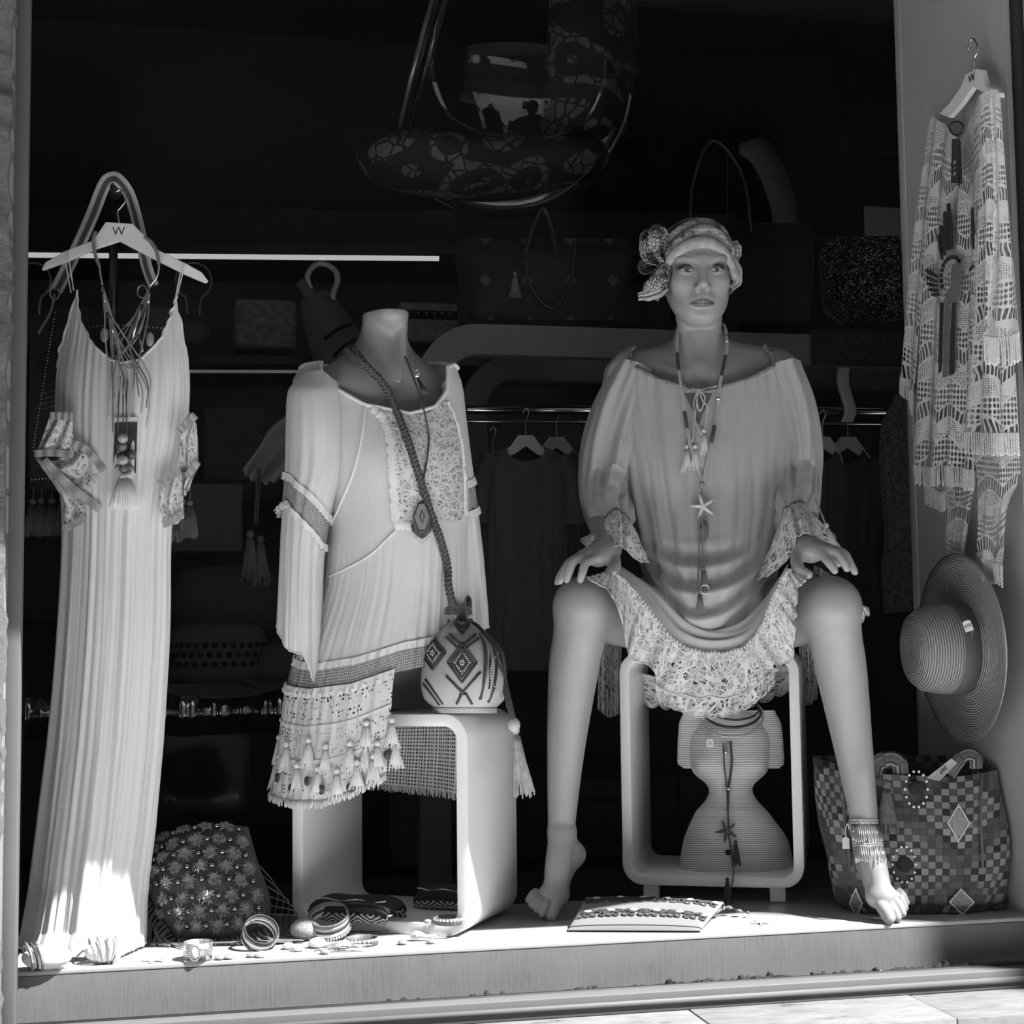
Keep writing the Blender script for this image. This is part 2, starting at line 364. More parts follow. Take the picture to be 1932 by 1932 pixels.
# ================================================================== smooth implicit bodies (figures): blended primitives -> one continuous mesh
class Field:
    def __init__(s, lo, hi, res):
        s.lo = np.asarray(lo, float); s.res = res
        s.n = np.ceil((np.asarray(hi)-s.lo)/res).astype(int)+1
        s.d = np.full(s.n, .5, np.float32)
        s.ax = [s.lo[i]+np.arange(s.n[i])*res for i in range(3)]
    def sl(s, lo, hi):
        a = np.clip(np.floor((lo-s.lo)/s.res).astype(int), 0, s.n); b = np.clip(np.ceil((hi-s.lo)/s.res).astype(int)+1, 0, s.n)
        if (b <= a).any(): return None, None
        sl = tuple(slice(x, y) for x, y in zip(a, b))
        P = np.stack(np.meshgrid(*[s.ax[i][sl[i]] for i in range(3)], indexing='ij'), -1).astype(np.float32)
        return sl, P
    def mix(s, sl, d, k, sub):
        c = s.d[sl]
        if sub:
            d = -d; h = np.maximum(k-np.abs(c-d), 0)/k; s.d[sl] = np.maximum(c, d)+h*h*k*.25
        else:
            h = np.maximum(k-np.abs(c-d), 0)/k; s.d[sl] = np.minimum(c, d)-h*h*k*.25
    def cap(s, a, b, ra, rb=None, k=.02, flat=None, sub=False):
        a = np.asarray(a, float); b = np.asarray(b, float); rb = ra if rb is None else rb
        m = max(ra, rb)*1.6+k+.012
        sl, P = s.sl(np.minimum(a, b)-m, np.maximum(a, b)+m)
        if sl is None: return s
        q = P-a.astype(np.float32); ab = b-a; L = ab@ab+1e-12
        t = np.clip((q@ab.astype(np.float32))/L, 0, 1)
        q = q-t[..., None]*ab.astype(np.float32)
        if flat is not None:
            ax, f = flat; ax = np.asarray(ax, np.float32); q = q+((q@ax)*(f-1))[..., None]*ax
        d = np.sqrt((q*q).sum(-1))-(ra+(rb-ra)*t)
        s.mix(sl, d.astype(np.float32), k, sub); return s
    def chain(s, pts, rs, k=.02, n=None, flat=None):
        pts = np.asarray(pts, float); rs = np.asarray(rs, float); n = n or 4*(len(pts)-1)+1
        q = cr(np.concatenate([pts, rs[:, None]], 1), n); p = q[:, :3]; r = q[:, 3]
        m = r.max()*1.5+k+.012; sl, P = s.sl(p.min(0)-m, p.max(0)+m)
        if sl is None: return s
        best = None
        for i in range(n-1):
            a, b = p[i].astype(np.float32), p[i+1].astype(np.float32); v = P-a; ab = b-a
            t = np.clip((v@ab)/(ab@ab+1e-12), 0, 1); v = v-t[..., None]*ab
            if flat is not None:
                ax, f = flat; ax = np.asarray(ax, np.float32); v = v+((v@ax)*(f-1))[..., None]*ax
            d = np.sqrt((v*v).sum(-1))-(r[i]+(r[i+1]-r[i])*t).astype(np.float32)
            best = d if best is None else np.minimum(best, d)
        s.mix(sl, best.astype(np.float32), k, False); return s
    def ell(s, c, r, k=.02, B=None, sub=False):
        c = np.asarray(c, float); r = np.asarray(r, float); m = r.max()+k+.012
        sl, P = s.sl(c-m, c+m)
        if sl is None: return s
        q = P-c.astype(np.float32)
        if B is not None: q = q@np.asarray(B, np.float32)
        k0 = np.sqrt(((q/r.astype(np.float32))**2).sum(-1)); k1 = np.sqrt(((q/(r*r).astype(np.float32))**2).sum(-1))+1e-6
        s.mix(sl, (k0*(k0-1)/k1).astype(np.float32), k, sub); return s
    def plane(s, o, n):
        o = np.asarray(o, np.float32); n = np.asarray(nrm(n), np.float32)
        P = np.stack(np.meshgrid(*s.ax, indexing='ij'), -1).astype(np.float32)
        s.d = np.maximum(s.d, (P-o)@n); return s
    def mesh(s):
        d = s.d; ins = d < 0
        nx, ny, nz = d.shape
        cnt = np.zeros((nx-1, ny-1, nz-1), np.int8)
        for i in (0, 1):
            for j in (0, 1):
                for k in (0, 1): cnt += ins[i:nx-1+i, j:ny-1+j, k:nz-1+k]
        act = (cnt > 0) & (cnt < 8); I, J, K = np.nonzero(act)
        idx = np.full(act.shape, -1, np.int32); idx[I, J, K] = np.arange(len(I))
        sm = np.zeros((len(I), 3)); ct = np.zeros(len(I))
        cs = [(i, j, k) for i in (0, 1) for j in (0, 1) for k in (0, 1)]
        for p in cs:
            for ax in range(3):
                if p[ax]: continue
                q = list(p); q[ax] = 1
                d0 = d[I+p[0], J+p[1], K+p[2]]; d1 = d[I+q[0], J+q[1], K+q[2]]
                w = (d0 < 0) != (d1 < 0); tt = np.where(w, d0/(d0-d1+1e-12), 0)
                pt = np.tile(A(p, float), (len(I), 1)); pt[:, ax] = tt
                sm[w] += pt[w]; ct[w] += 1
        V = s.lo+(np.stack([I, J, K], -1)+sm/ct[:, None])*s.res
        Fq = []
        for ax in range(3):
            o = [(1, 2), (2, 0), (0, 1)][ax]
            sa = [slice(None)]*3; sb = [slice(None)]*3; sa[ax] = slice(0, -1); sb[ax] = slice(1, None)
            e = ins[tuple(sa)] != ins[tuple(sb)]; pos = np.stack(np.nonzero(e), -1)
            pos = pos[(pos[:, o[0]] > 0) & (pos[:, o[1]] > 0) & (pos[:, o[0]] < d.shape[o[0]]-1) & (pos[:, o[1]] < d.shape[o[1]]-1)]
            st = ins[pos[:, 0], pos[:, 1], pos[:, 2]]
            def c(a, b):
                q = pos.copy(); q[:, o[0]] -= a; q[:, o[1]] -= b; return idx[q[:, 0], q[:, 1], q[:, 2]]
            Q = np.stack([c(1, 1), c(0, 1), c(0, 0), c(1, 0)], -1); Q[~st] = Q[~st][:, ::-1]; Fq.append(Q)
        return V, np.concatenate(Fq)
def raw_obj(name, V, Fc, m, parent, paint=None):
    off = LOC[parent.name]; me = bpy.data.meshes.new(name)
    me.vertices.add(len(V)); me.vertices.foreach_set('co', (V-off).astype(np.float32).ravel())
    me.loops.add(len(Fc)*4); me.loops.foreach_set('vertex_index', Fc.astype(np.int32).ravel())
    me.polygons.add(len(Fc)); me.polygons.foreach_set('loop_start', np.arange(len(Fc), dtype=np.int32)*4)
    me.update(calc_edges=True); me.validate(); me.shade_smooth()
    if paint is not None:
        at = me.color_attributes.new('paint', 'FLOAT_COLOR', 'POINT')
        at.data.foreach_set('color', np.stack([paint]*3+[np.ones_like(paint)], -1).astype(np.float32).ravel())
    me.materials.append(m); o = bpy.data.objects.new(name, me); COL.objects.link(o); o.parent = parent; LOC[o.name] = off
    return o
m, t, b = nt('mannequin_skin')
at = t.nodes.new('ShaderNodeAttribute'); at.attribute_name = 'paint'
n = tex_noise(t, coord(t), 300, 2); mm = t.nodes.new('ShaderNodeMix'); mm.data_type = 'RGBA'; mm.blend_type = 'MULTIPLY'; mm.inputs[0].default_value = 1
t.links.new(at.outputs[0], mm.inputs[6]); t.links.new(ramp(t, n, [(0, .94), (1, 1)]), mm.inputs[7]); t.links.new(mm.outputs[2], b.inputs['Base Color'])
b.inputs['Roughness'].default_value = .36; b.inputs['Specular IOR Level'].default_value = .45; b.inputs['Subsurface Weight'].default_value = 0
M_skin = m
D = lambda x, y, d: atD(x, y, d)

# ------------------------------------------------------------------ seated mannequin
SM = thing('seated_mannequin', 'female mannequin in a silk tunic and headscarf sitting on a white cube stool', 'mannequin', D(1345, 1700, 3.2)*A([1, 1, 0]))
fl = Field((.60, -.06, .196), (1.48, .66, 1.225), .0034)
FLT = (E2, 1.45)
fl.ell(D(1342, 1165, 3.44), (.155, .12, .095), B=basis(E1, E2, ZA))
fl.cap(D(1338, 1120, 3.43), D(1335, 950, 3.42), .118, .105, .05, FLT)
fl.cap(D(1335, 950, 3.42), D(1330, 780, 3.40), .105, .128, .05, FLT)
fl.cap(D(1262, 800, 3.36), D(1260, 830, 3.345), .058, .055, .04); fl.cap(D(1400, 800, 3.36), D(1402, 830, 3.345), .058, .055, .04)
fl.cap(D(1205, 712, 3.40), D(1450, 708, 3.40), .056, .056, .05)
fl.cap(D(1318, 660, 3.41), D(1222, 700, 3.41), .034, .036, .05); fl.cap(D(1318, 660, 3.41), D(1425, 696, 3.41), .034, .036, .05)
fl.ell(D(1325, 745, 3.385), (.115, .085, .075), .05, basis(E1, E2, ZA))
fl.chain([D(1318, 712, 3.405), D(1318, 640, 3.40), D(1318, 560, 3.385)], [.0475, .0455, .0445], .03)
for s, x in ((-1, 1305), (1, 1338)):
    fl.cap(D(1322+s*14, 716, 3.318), D(1328+s*105, 694, 3.355), .008, .009, .022)            # collar bone
fl.cap(D(1338, 712, 3.330), D(1352, 600, 3.375), .008, .010, .018); fl.cap(D(1306, 712, 3.330), D(1286, 600, 3.375), .008, .010, .018)
fl.ell(D(1322, 714, 3.300), (.012, .012, .016), .03, sub=True)
# arms
for sh, el, wr in ((D(1178, 712, 3.40), D(1128, 945, 3.38), D(1150, 1030, 3.12)), (D(1474, 708, 3.40), D(1512, 940, 3.38), D(1514, 1022, 3.11))):
    fl.chain([sh, sh+(el-sh)*.5, el, el+(wr-el)*.4, wr], [.046, .041, .035, .036, .0235], .03)
# legs (the feet are meshed at a finer pitch below mid shin)
def leg(f, hip, kn, c1, c2, an):
    f.chain([hip, hip+(kn-hip)*.55, kn], [.088, .074, .061], .04)
    f.chain([kn, kn+(c1-kn)*.45, c1, c2, an, an-ZA*.02], [.060, .053, .0505, .0385, .0285, .029], .012)
    f.ell(kn+E2*.035+ZA*.006, (.030, .022, .032), .03, basis(E1, E2, ZA))
def foot(f, an, heel, ball, toes, side):
    f.chain([an, an*.4+heel*.6, heel], [.0245, .0235, .0235], .012); f.chain([an, (an+ball)/2+E2*.004, ball], [.0255, .0265, .0215], .010); f.cap(heel, ball, .020, .018, .02)
    f.cap(ball-E1*.018*side, ball+E1*.012*side, .0165, .0175, .010)
    for i, (p, q, r) in enumerate(toes): f.chain([p, (p+q)/2+E2*.003+ZA*.002, q], [r*.95, r, r*.9], .0016)
LEGS = [((D(1272, 1165, 3.42), D(1102, 1146, 3.085), D(1082, 1265, 3.105), D(1068, 1410, 3.115), D(1060, 1545, 3.11)),
         (D(1060, 1575, 3.10), D(1081, 1612, 3.15), D(1046, 1688, 3.06),
          [(D(1052, 1700, 3.05), D(1040, 1727, 3.03), .0128), (D(1035, 1698, 3.045), D(1023, 1723, 3.025), .0088), (D(1025, 1693, 3.05), D(1012, 1715, 3.03), .0082), (D(1017, 1688, 3.055), D(1003, 1707, 3.035), .0078), (D(1010, 1682, 3.06), D(997, 1698, 3.045), .0074)], 1)),
        ((D(1408, 1165, 3.42), D(1566, 1146, 3.06), D(1588, 1270, 3.085), D(1610, 1410, 3.085), D(1629, 1535, 3.065)),
         (D(1630, 1560, 3.06), D(1618, 1606, 3.10), D(1662, 1692, 2.99),
          [(D(1660, 1705, 2.975), D(1677, 1733, 2.955), .0130), (D(1676, 1702, 2.98), D(1693, 1731, 2.96), .0090), (D(1686, 1696, 2.985), D(1703, 1723, 2.965), .0084), (D(1693, 1689, 2.99), D(1707, 1713, 2.975), .0080), (D(1697, 1682, 2.995), D(1710, 1703, 2.985), .0076)], -1))]
VF, FF, nvf = [], [], 0
for lg, ft in LEGS:
    leg(fl, *lg); foot(fl, *ft)
    c_ = (ft[0]+ft[2])/2; ff = Field((c_[0]-.12, c_[1]-.14, -.002), (c_[0]+.12, c_[1]+.14, .2005), .0019); leg(ff, *lg); foot(ff, *ft)
    v_, f_ = ff.mesh(); VF.append(v_); FF.append(f_+nvf); nvf += len(v_)
VF = np.concatenate(VF); FF = np.concatenate(FF)
# hands
def hand(wr, pal, kn, fingers, thumb):
    for q in kn: fl.cap(wr+(q-wr)*.12, q, .0175, .0108, .012)
    fl.cap(wr, pal, .022, .02, .02)
    for ch in fingers:
        fl.chain([c[0] for c in ch], [c[1] for c in ch], .004)
    fl.chain([c[0] for c in thumb], [c[1] for c in thumb], .008)
r1, r2, r3 = .0100, .0088, .0072
hand(D(1148, 1036, 3.11), D(1128, 1050, 3.06), [D(1127, 1053, 3.035), D(1112, 1046, 3.045), D(1100, 1047, 3.06), D(1096, 1052, 3.08)],
     [[(D(1127, 1053, 3.035), r1), (D(1106, 1062, 3.015), r2), (D(1099, 1080, 3.005), .0084), (D(1095, 1094, 3.005), r3)],
      [(D(1112, 1046, 3.045), r1), (D(1083, 1059, 3.02), r2), (D(1074, 1078, 3.012), .0084), (D(1069, 1094, 3.01), r3)],
      [(D(1100, 1047, 3.06), r1), (D(1073, 1063, 3.035), r2), (D(1063, 1082, 3.025), .008), (D(1056, 1097, 3.022), r3)],
      [(D(1096, 1052, 3.08), .009), (D(1070, 1068, 3.065), .008), (D(1058, 1084, 3.06), .0074), (D(1051, 1099, 3.06), .0064)]],
     [(D(1156, 1052, 3.09), .015), (D(1159, 1070, 3.05), .0130), (D(1149, 1084, 3.03), .0108), (D(1143, 1096, 3.022), .0085)])
hand(D(1514, 1026, 3.10), D(1528, 1043, 3.05), [D(1552, 1047, 3.02), D(1555, 1037, 3.03), D(1560, 1034, 3.05), D(1560, 1042, 3.07)],
     [[(D(1552, 1047, 3.02), r1), (D(1561, 1058, 3.005), r2), (D(1569, 1068, 2.998), .0084), (D(1575, 1077, 2.995), r3)],
      [(D(1555, 1037, 3.03), r1), (D(1578, 1043, 3.012), r2), (D(1590, 1059, 3.003), .0084), (D(1598, 1073, 3.0), r3)],
      [(D(1560, 1034, 3.05), r1), (D(1592, 1044, 3.03), r2), (D(1604, 1063, 3.02), .008), (D(1613, 1079, 3.015), r3)],
      [(D(1560, 1042, 3.07), .009), (D(1575, 1048, 3.06), .008), (D(1578, 1056, 3.05), .0074), (D(1582, 1065, 3.045), .0064)]],
     [(D(1510, 1040, 3.08), .015), (D(1503, 1057, 3.045), .0130), (D(1508, 1074, 3.02), .0115), (D(1525, 1084, 3.005), .0092)])
Vb, Fb = fl.mesh()
# head at finer pitch
HC = D(1316, 511, 3.345)
_h = math.radians(7); HY = ZA*math.cos(_h)+E2*math.sin(_h); HZ = E2*math.cos(_h)-ZA*math.sin(_h)
L = lambda x, y, z: HC+x*E1+y*HY+z*HZ
HB = basis(E1, HY, HZ)
fh = Field(HC-A([.115, .125, .085]), HC+A([.115, .125, .13]), .0016)
fh.lo[2] = 1.2195; fh = Field((fh.lo[0], fh.lo[1], 1.2195), HC+A([.115, .125, .13]), .0016)
fh.chain([D(1318, 712, 3.405), D(1318, 640, 3.40), D(1318, 560, 3.385)], [.0475, .0455, .0445], .03)
fh.cap(D(1318, 660, 3.41), D(1222, 700, 3.41), .034, .036, .05); fh.cap(D(1318, 660, 3.41), D(1425, 696, 3.41), .034, .036, .05)
fh.cap(D(1338, 712, 3.330), D(1352, 600, 3.375), .008, .010, .018); fh.cap(D(1306, 712, 3.330), D(1286, 600, 3.375), .008, .010, .018)
fh.ell(L(0, .034, -.032), (.0715, .083, .090), .02, HB)
fh.ell(L(0, -.028, .016), (.0615, .088, .066), .03, HB)
fh.ell(L(0, .036, .012), (.060, .062, .066), .03, HB)
fh.ell(L(0, -.072, .030), (.047, .038, .042), .03, HB)
fh.cap(L(-.05, -.055, -.005), L(-.018, -.098, .050), .012, .014, .03); fh.cap(L(.05, -.055, -.005), L(.018, -.098, .050), .012, .014, .03)
fh.ell(L(0, -.099, .057), (.018, .014, .016), .022, HB)
EY = -.006
for s in (-1, 1):
    fh.ell(L(s*.043, -.030, .050), (.016, .013, .014), .03, HB)
    fh.cap(L(s*.012, .015, .080), L(s*.046, .017, .062), .008, .008, .018)
    fh.ell(L(s*.033, -.007, .091), (.019, .013, .016), .014, HB, sub=True)
    fh.ell(L(s*.0325, EY, .0605), (.0155, .0145, .0145), .003, HB)
    for (p, q) in (((.0195, -.002, .0735), (.0265, .0062, .0765)), ((.0265, .0062, .0765), (.036, .0070, .0745)), ((.036, .0070, .0745), (.0465, .001, .0665))):
        fh.cap(L(s*p[0], p[1]+EY, p[2]), L(s*q[0], q[1]+EY, q[2]), .0028, .0028, .004)
    for (p, q) in (((.0195, -.003, .0735), (.029, -.0068, .0740)), ((.029, -.0068, .0740), (.0465, -.001, .0665))):
        fh.cap(L(s*p[0], p[1]+EY, p[2]), L(s*q[0], q[1]+EY, q[2]), .0020, .0020, .004)
fh.cap(L(0, .014, .080), L(0, -.034, .099), .0075, .0095, .014)
fh.ell(L(0, -.040, .0995), (.0110, .0095, .0105), .007, HB)
for s in (-1, 1):
    fh.ell(L(s*.0125, -.0455, .0885), (.0070, .0065, .0095), .006, HB)
    fh.ell(L(s*.0065, -.0525, .0955), (.0040, .0035, .0055), .003, HB, sub=True)
fh.ell(L(0, -.068, .076), (.020, .012, .013), .014, HB)
for s_ in (-1, 1):
    fh.chain([L(s_*.0225, -.0780, .0765), L(s_*.012, -.0750, .0850), L(s_*.004, -.0735, .0885), L(0, -.0742, .0888)], [.0022, .0034, .0040, .0038], .004)
    fh.chain([L(s_*.0215, -.0800, .0765), L(s_*.011, -.0825, .0840), L(0, -.0832, .0872)], [.0022, .0040, .0046], .005)
    fh.chain([L(s_*.0230, -.0785, .0800), L(s_*.012, -.0785, .0890), L(0, -.0782, .0925)], [.0008, .0012, .0012], .003) if False else None
fh.ell(L(0, -.0930, .0870), (.014, .006, .007), .012, HB, sub=True)
Vh, Fh = fh.mesh()
SKIN = .325
def face_paint(V):
    q = (V-HC)@HB; x, y, z = q[:, 0], q[:, 1]-EY, q[:, 2]
    c = np.full(len(V), SKIN); front = z > .045
    mixv = lambda c, w, v: c*(1-w)+v*w
    ax = np.abs(x)
    sh = np.exp(-(((ax-.037)/.018)**2+((y-.0060-(ax-.033)*.12)/.0098)**2)**1.2)
    c = np.where(front, mixv(c, np.clip(sh*1.25, 0, .95), .03), c)
    e = ((ax-.0325)/.0132)**2+((y-(ax-.0325)*.08)/np.where(y > 0, .0044, .0037))**2
    c = np.where(front & (e < 1.35), .02, c); c = np.where(front & (e < 1), .40, c)
    ir = np.hypot(ax-.0325, y+.0008)
    c = np.where(front & (e < 1) & (ir < .0055), .12, c); c = np.where(front & (e < 1) & (ir < .0025), .02, c)
    c = np.where(front & (e < 1.2) & (y > .0012), .03, c)
    by = .0205+.009*np.sin(np.clip((ax-.016)/.040, 0, 1)*2.2)
    bw = np.clip(1-np.abs(y-by)/.0022, 0, 1)*((ax > .014) & (ax < .056)); c = np.where(front, mixv(c, bw*.7, .10), c)
    lx = np.clip(1-(ax/.0248)**2, 0, 1); y = y+EY; up = -.0782+.0078*lx**.6-.0018*np.exp(-(x/.003)**2); dn = -.0785-.0080*lx**.6
    lip = (y < up) & (y > dn) & (ax < .0245) & (z > .06); c = np.where(lip, .14, c)
    c = np.where(lip & (np.abs(y+.0786) < .0010), .04, c)
    return c
pb = np.full(len(Vb), SKIN)
V = np.concatenate([Vb, Vh, VF]); Fc = np.concatenate([Fb, Fh+len(Vb), FF+len(Vb)+len(Vh)])
raw_obj('body', V, Fc, M_skin, SM, np.concatenate([pb, face_paint(Vh), np.full(len(VF), SKIN)]))
# ================================================================== cloth
def cloth(name, c, rough=.8, weave=900, wstr=.12, sheen=.2, var=.05, trans=.0, alphav=None, stripe=0):
    if name in MATS: return MATS[name]
    m, t, b = nt(name); b.inputs['Roughness'].default_value = rough; b.inputs['Sheen Weight'].default_value = sheen
    b.inputs['Specular IOR Level'].default_value = .25
    vec = coord(t); n = tex_noise(t, vec, 35, 3)
    w = tex_noise(t, coord(t, scale=(1, 1, .12)), weave, 2)
    mixc = math_n(t, 'ADD', math_n(t, 'MULTIPLY', n, .5), math_n(t, 'MULTIPLY', w, .5))
    setcol(t, b, mixc, c*(1-var*2.2), min(1, c*(1+var*2.2))); bump(t, b, w, wstr, .0006)
    if trans:
        tl = t.nodes.new('ShaderNodeBsdfTranslucent'); tl.inputs[0].default_value = (c, c, c, 1)
        mx = t.nodes.new('ShaderNodeMixShader'); mx.inputs[0].default_value = trans
        t.links.new(b.outputs[0], mx.inputs[1]); t.links.new(tl.outputs[0], mx.inputs[2]); t.links.new(mx.outputs[0], t.nodes['Material Output'].inputs[0])
    MATS[name] = m; return m
def lace(name, c, scale=90, hole=.30, kind='flower', dens=.55, edge=0.0, ground=.0, su=1., sv=1., dark=.0):
    """woven lace: thread of colour c, holes really open. UV is in metres"""
    if name in MATS: return MATS[name]
    m, t, b = nt(name); b.inputs['Roughness'].default_value = .85; b.inputs['Specular IOR Level'].default_value = .2
    uv = coord(t, 'UV', (su, sv, 1))
    if kind == 'flower':
        nz_ = t.nodes.new('ShaderNodeTexNoise'); nz_.inputs['Scale'].default_value = scale*.9; nz_.inputs['Detail'].default_value = 2; t.links.new(uv, nz_.inputs['Vector'])
        dv = t.nodes.new('ShaderNodeVectorMath'); dv.operation = 'MULTIPLY_ADD'; t.links.new(nz_.outputs['Color'], dv.inputs[0]); dv.inputs[1].default_value = (.9/scale, .9/scale, 0); t.links.new(uv, dv.inputs[2]); wp = dv.outputs[0]
        leaf = tex_vor(t, wp, scale*.95, 'DISTANCE_TO_EDGE'); thread = ramp(t, leaf, [(.05, 1), (.10, 0)])
        rose = math_n(t, 'SINE', math_n(t, 'MULTIPLY', tex_vor(t, wp, scale*.34, 'SMOOTH_F1', rnd=.9), 34.))
        thread = math_n(t, 'MAXIMUM', thread, ramp(t, rose, [(.72, 0), (.88, 1)]))
        holes = ramp(t, tex_vor(t, wp, scale*3.0, rnd=.85), [(hole+.08, 1), (hole+.14, 0)]); mask = ramp(t, tex_noise(t, uv, scale*.55, 2), [(.36, 0), (.42, 1)])
        al = math_n(t, 'MAXIMUM', math_n(t, 'SUBTRACT', 1, math_n(t, 'MULTIPLY', holes, mask)), thread); shade = ramp(t, thread, [(0, .80), (1, 1.)])
    elif kind == 'net':
        al = ramp(t, tex_vor(t, uv, scale, rnd=.1), [(hole, 0), (hole+.06, 1)])
    elif kind == 'crochet':
        wv = tex_wave(t, uv, 9, .0, 'Y'); a1 = ramp(t, tex_vor(t, uv, scale, rnd=.5), [(hole, 0), (hole+.06, 1)])
        a2 = ramp(t, tex_vor(t, coord(t, 'UV', (su*1.7, sv*.8, 1)), scale*.9, rnd=.5), [(hole*.7, 0), (hole*.7+.05, 1)])
        sel = ramp(t, wv, [(.40, 0), (.44, 1)]); al = math_n(t, 'ADD', math_n(t, 'MULTIPLY', a1, sel), math_n(t, 'MULTIPLY', a2, math_n(t, 'SUBTRACT', 1, sel)))
        al = math_n(t, 'MAXIMUM', al, ramp(t, math_n(t, 'ABSOLUTE', math_n(t, 'SUBTRACT', wv, .42)), [(.05, 1), (.09, 0)]))
    elif kind == 'ladder':      # guipure with slots, nets and medallions in zones
        sx_ = t.nodes.new('ShaderNodeSeparateXYZ'); t.links.new(uv, sx_.inputs[0]); U_, V_ = sx_.outputs[0], sx_.outputs[1]
        wob = math_n(t, 'MULTIPLY', math_n(t, 'ABSOLUTE', math_n(t, 'SINE', math_n(t, 'MULTIPLY', U_, 34.))), .026)
        nz = math_n(t, 'MULTIPLY', tex_noise(t, uv, 9, 2), .05)
        fb = math_n(t, 'FRACT', math_n(t, 'DIVIDE', math_n(t, 'ADD', math_n(t, 'ADD', V_, wob), nz), .118))
        slots = ramp(t, math_n(t, 'SINE', math_n(t, 'MULTIPLY', math_n(t, 'ADD', U_, nz), 780.)), [(.30, 0), (.42, 1)])
        net = ramp(t, tex_vor(t, uv, scale*3.6, rnd=.25), [(.28, 0), (.34, 1)])
        net2 = ramp(t, tex_vor(t, coord(t, 'UV', (su, sv*.6, 1)), scale*2.3, rnd=.12), [(.34, 0), (.40, 1)])
        med = tex_vor(t, uv, scale*.22, 'SMOOTH_F1', rnd=.8); medal = math_n(t, 'MULTIPLY', ramp(t, med, [(.20, 1), (.24, 0)]), ramp(t, tex_vor(t, uv, scale*1.6), [(.16, 0), (.20, 1)]))
        rim = ramp(t, math_n(t, 'ABSOLUTE', math_n(t, 'SUBTRACT', med, .40)), [(.025, 1), (.05, 0)])
        s1 = ramp(t, fb, [(.26, 0), (.27, 1)]); s2 = ramp(t, fb, [(.62, 0), (.63, 1)]); s3 = ramp(t, fb, [(.25, 0), (.26, 1), (.30, 1), (.31, 0)]); s4 = ramp(t, fb, [(.60, 0), (.61, 1), (.65, 1), (.66, 0)]); s5 = ramp(t, fb, [(.0, 1), (.045, 1), (.05, 0), (1, 0)])
        body = math_n(t, 'MAXIMUM', net, math_n(t, 'MAXIMUM', medal, rim))
        al = math_n(t, 'ADD', math_n(t, 'MULTIPLY', slots, math_n(t, 'SUBTRACT', 1, s1)), math_n(t, 'ADD', math_n(t, 'MULTIPLY', body, math_n(t, 'SUBTRACT', s1, s2)), math_n(t, 'MULTIPLY', net2, s2)))
        al = math_n(t, 'MAXIMUM', al, math_n(t, 'MAXIMUM', s3, math_n(t, 'MAXIMUM', s4, s5)))
    elif kind == 'grid':
        wx = tex_wave(t, uv, scale, 0, 'X'); wy = tex_wave(t, uv, scale, 0, 'Y')
        al = math_n(t, 'SUBTRACT', 1, math_n(t, 'MULTIPLY', ramp(t, wx, [(hole, 0), (hole+.05, 1)]), ramp(t, wy, [(hole, 0), (hole+.05, 1)])))
    n = tex_noise(t, uv, scale*4, 3)
    if kind == 'flower': n = math_n(t, 'ADD', math_n(t, 'MULTIPLY', n, .35), math_n(t, 'MULTIPLY', thread, .65))
    if dark:
        setcol(t, b, math_n(t, 'MULTIPLY', ramp(t, n, [(0, c*.62), (1, min(1, c*1.15))]), ramp(t, al, [(0, dark), (1, 1)]))); bump(t, b, al, .5, .002); MATS[name] = m; return m
    setcol(t, b, n, c*(.62 if kind == 'flower' else .78), min(1, c*1.15)); bump(t, b, al, .5, .002)
    if ground: al = math_n(t, 'MAXIMUM', al, ground)
    alpha(t, b, al); MATS[name] = m; return m

class Garment:
    """a draped tube: sections (py, pxL, pxR, half depth, centre depth); u=0 left side, .25 front, .5 right side, .75 back"""
    def __init__(s, sec, fold=None, e=1.0):
        s.sec = A(sec, float); s.fold = fold; s.e = e
    def at(s, py):
        S_ = s.sec; py = np.asarray(py, float)
        out = []
        ys = S_[:, 0]; i = np.clip(np.searchsorted(ys, py)-1, 0, len(ys)-2); f = np.clip((py-ys[i])/(ys[i+1]-ys[i]), -.3, 1.3)[..., None]
        g = lambda k: S_[np.clip(k, 0, len(ys)-1), 1:]
        p0, p1, p2, p3 = g(i-1), g(i), g(i+1), g(i+2)
        w = .5*((2*p1)+(-p0+p2)*f+(2*p0-5*p1+4*p2-p3)*f*f+(-p0+3*p1-3*p2+p3)*f**3)
        return w[..., 0], w[..., 1], w[..., 2], w[..., 3]
    def pos(s, u, py, off=0.):
        u, py, off = np.broadcast_arrays(np.asarray(u, float), np.asarray(py, float), np.asarray(off, float))
        l, r, hd, d = s.at(py); th = 2*PI*u; c, sn = -np.cos(th), np.sin(th)
        lat = np.sign(c)*np.abs(c)**s.e; fr = np.sign(sn)*np.abs(sn)**s.e
        ff = s.fold(u, py) if s.fold is not None else 0.
        dd = d-fr*(hd+ff+off); k = F/dd
        px = (l+r)/2+lat*((r-l)/2+(ff+off)*k)
        return atD(px, py, dd)
    def uof(s, px, py):
        l, r, hd, d = s.at(py); c = np.clip((np.asarray(px, float)-(l+r)/2)/((r-l)/2), -1, 1)
        c = np.sign(c)*np.abs(c)**(1/s.e); return np.arccos(-c)/(2*PI)
    def front(s, px, py, off=.002): return s.pos(s.uof(px, py), py, off)
    def panel(s, mb, u0, u1, top, bot, nu, nv, off=0., us=1., vs=1., ruf=None):
        U = np.linspace(u0, u1, nu)[None, :].repeat(nv, 0); v = np.linspace(0, 1, nv)[:, None]
        tp = top(U[0]) if callable(top) else np.full(nu, float(top)); bt = bot(U[0]) if callable(bot) else np.full(nu, float(bot))
        PY = tp[None]*(1-v)+bt[None]*v
        o = off+(ruf(U, v) if ruf is not None else 0.)
        G = s.pos(U, PY, o)
        mb.grid(G, us, vs, arc=True); return mb
def ip(xs, ys): return lambda u: np.interp(u, xs, ys)
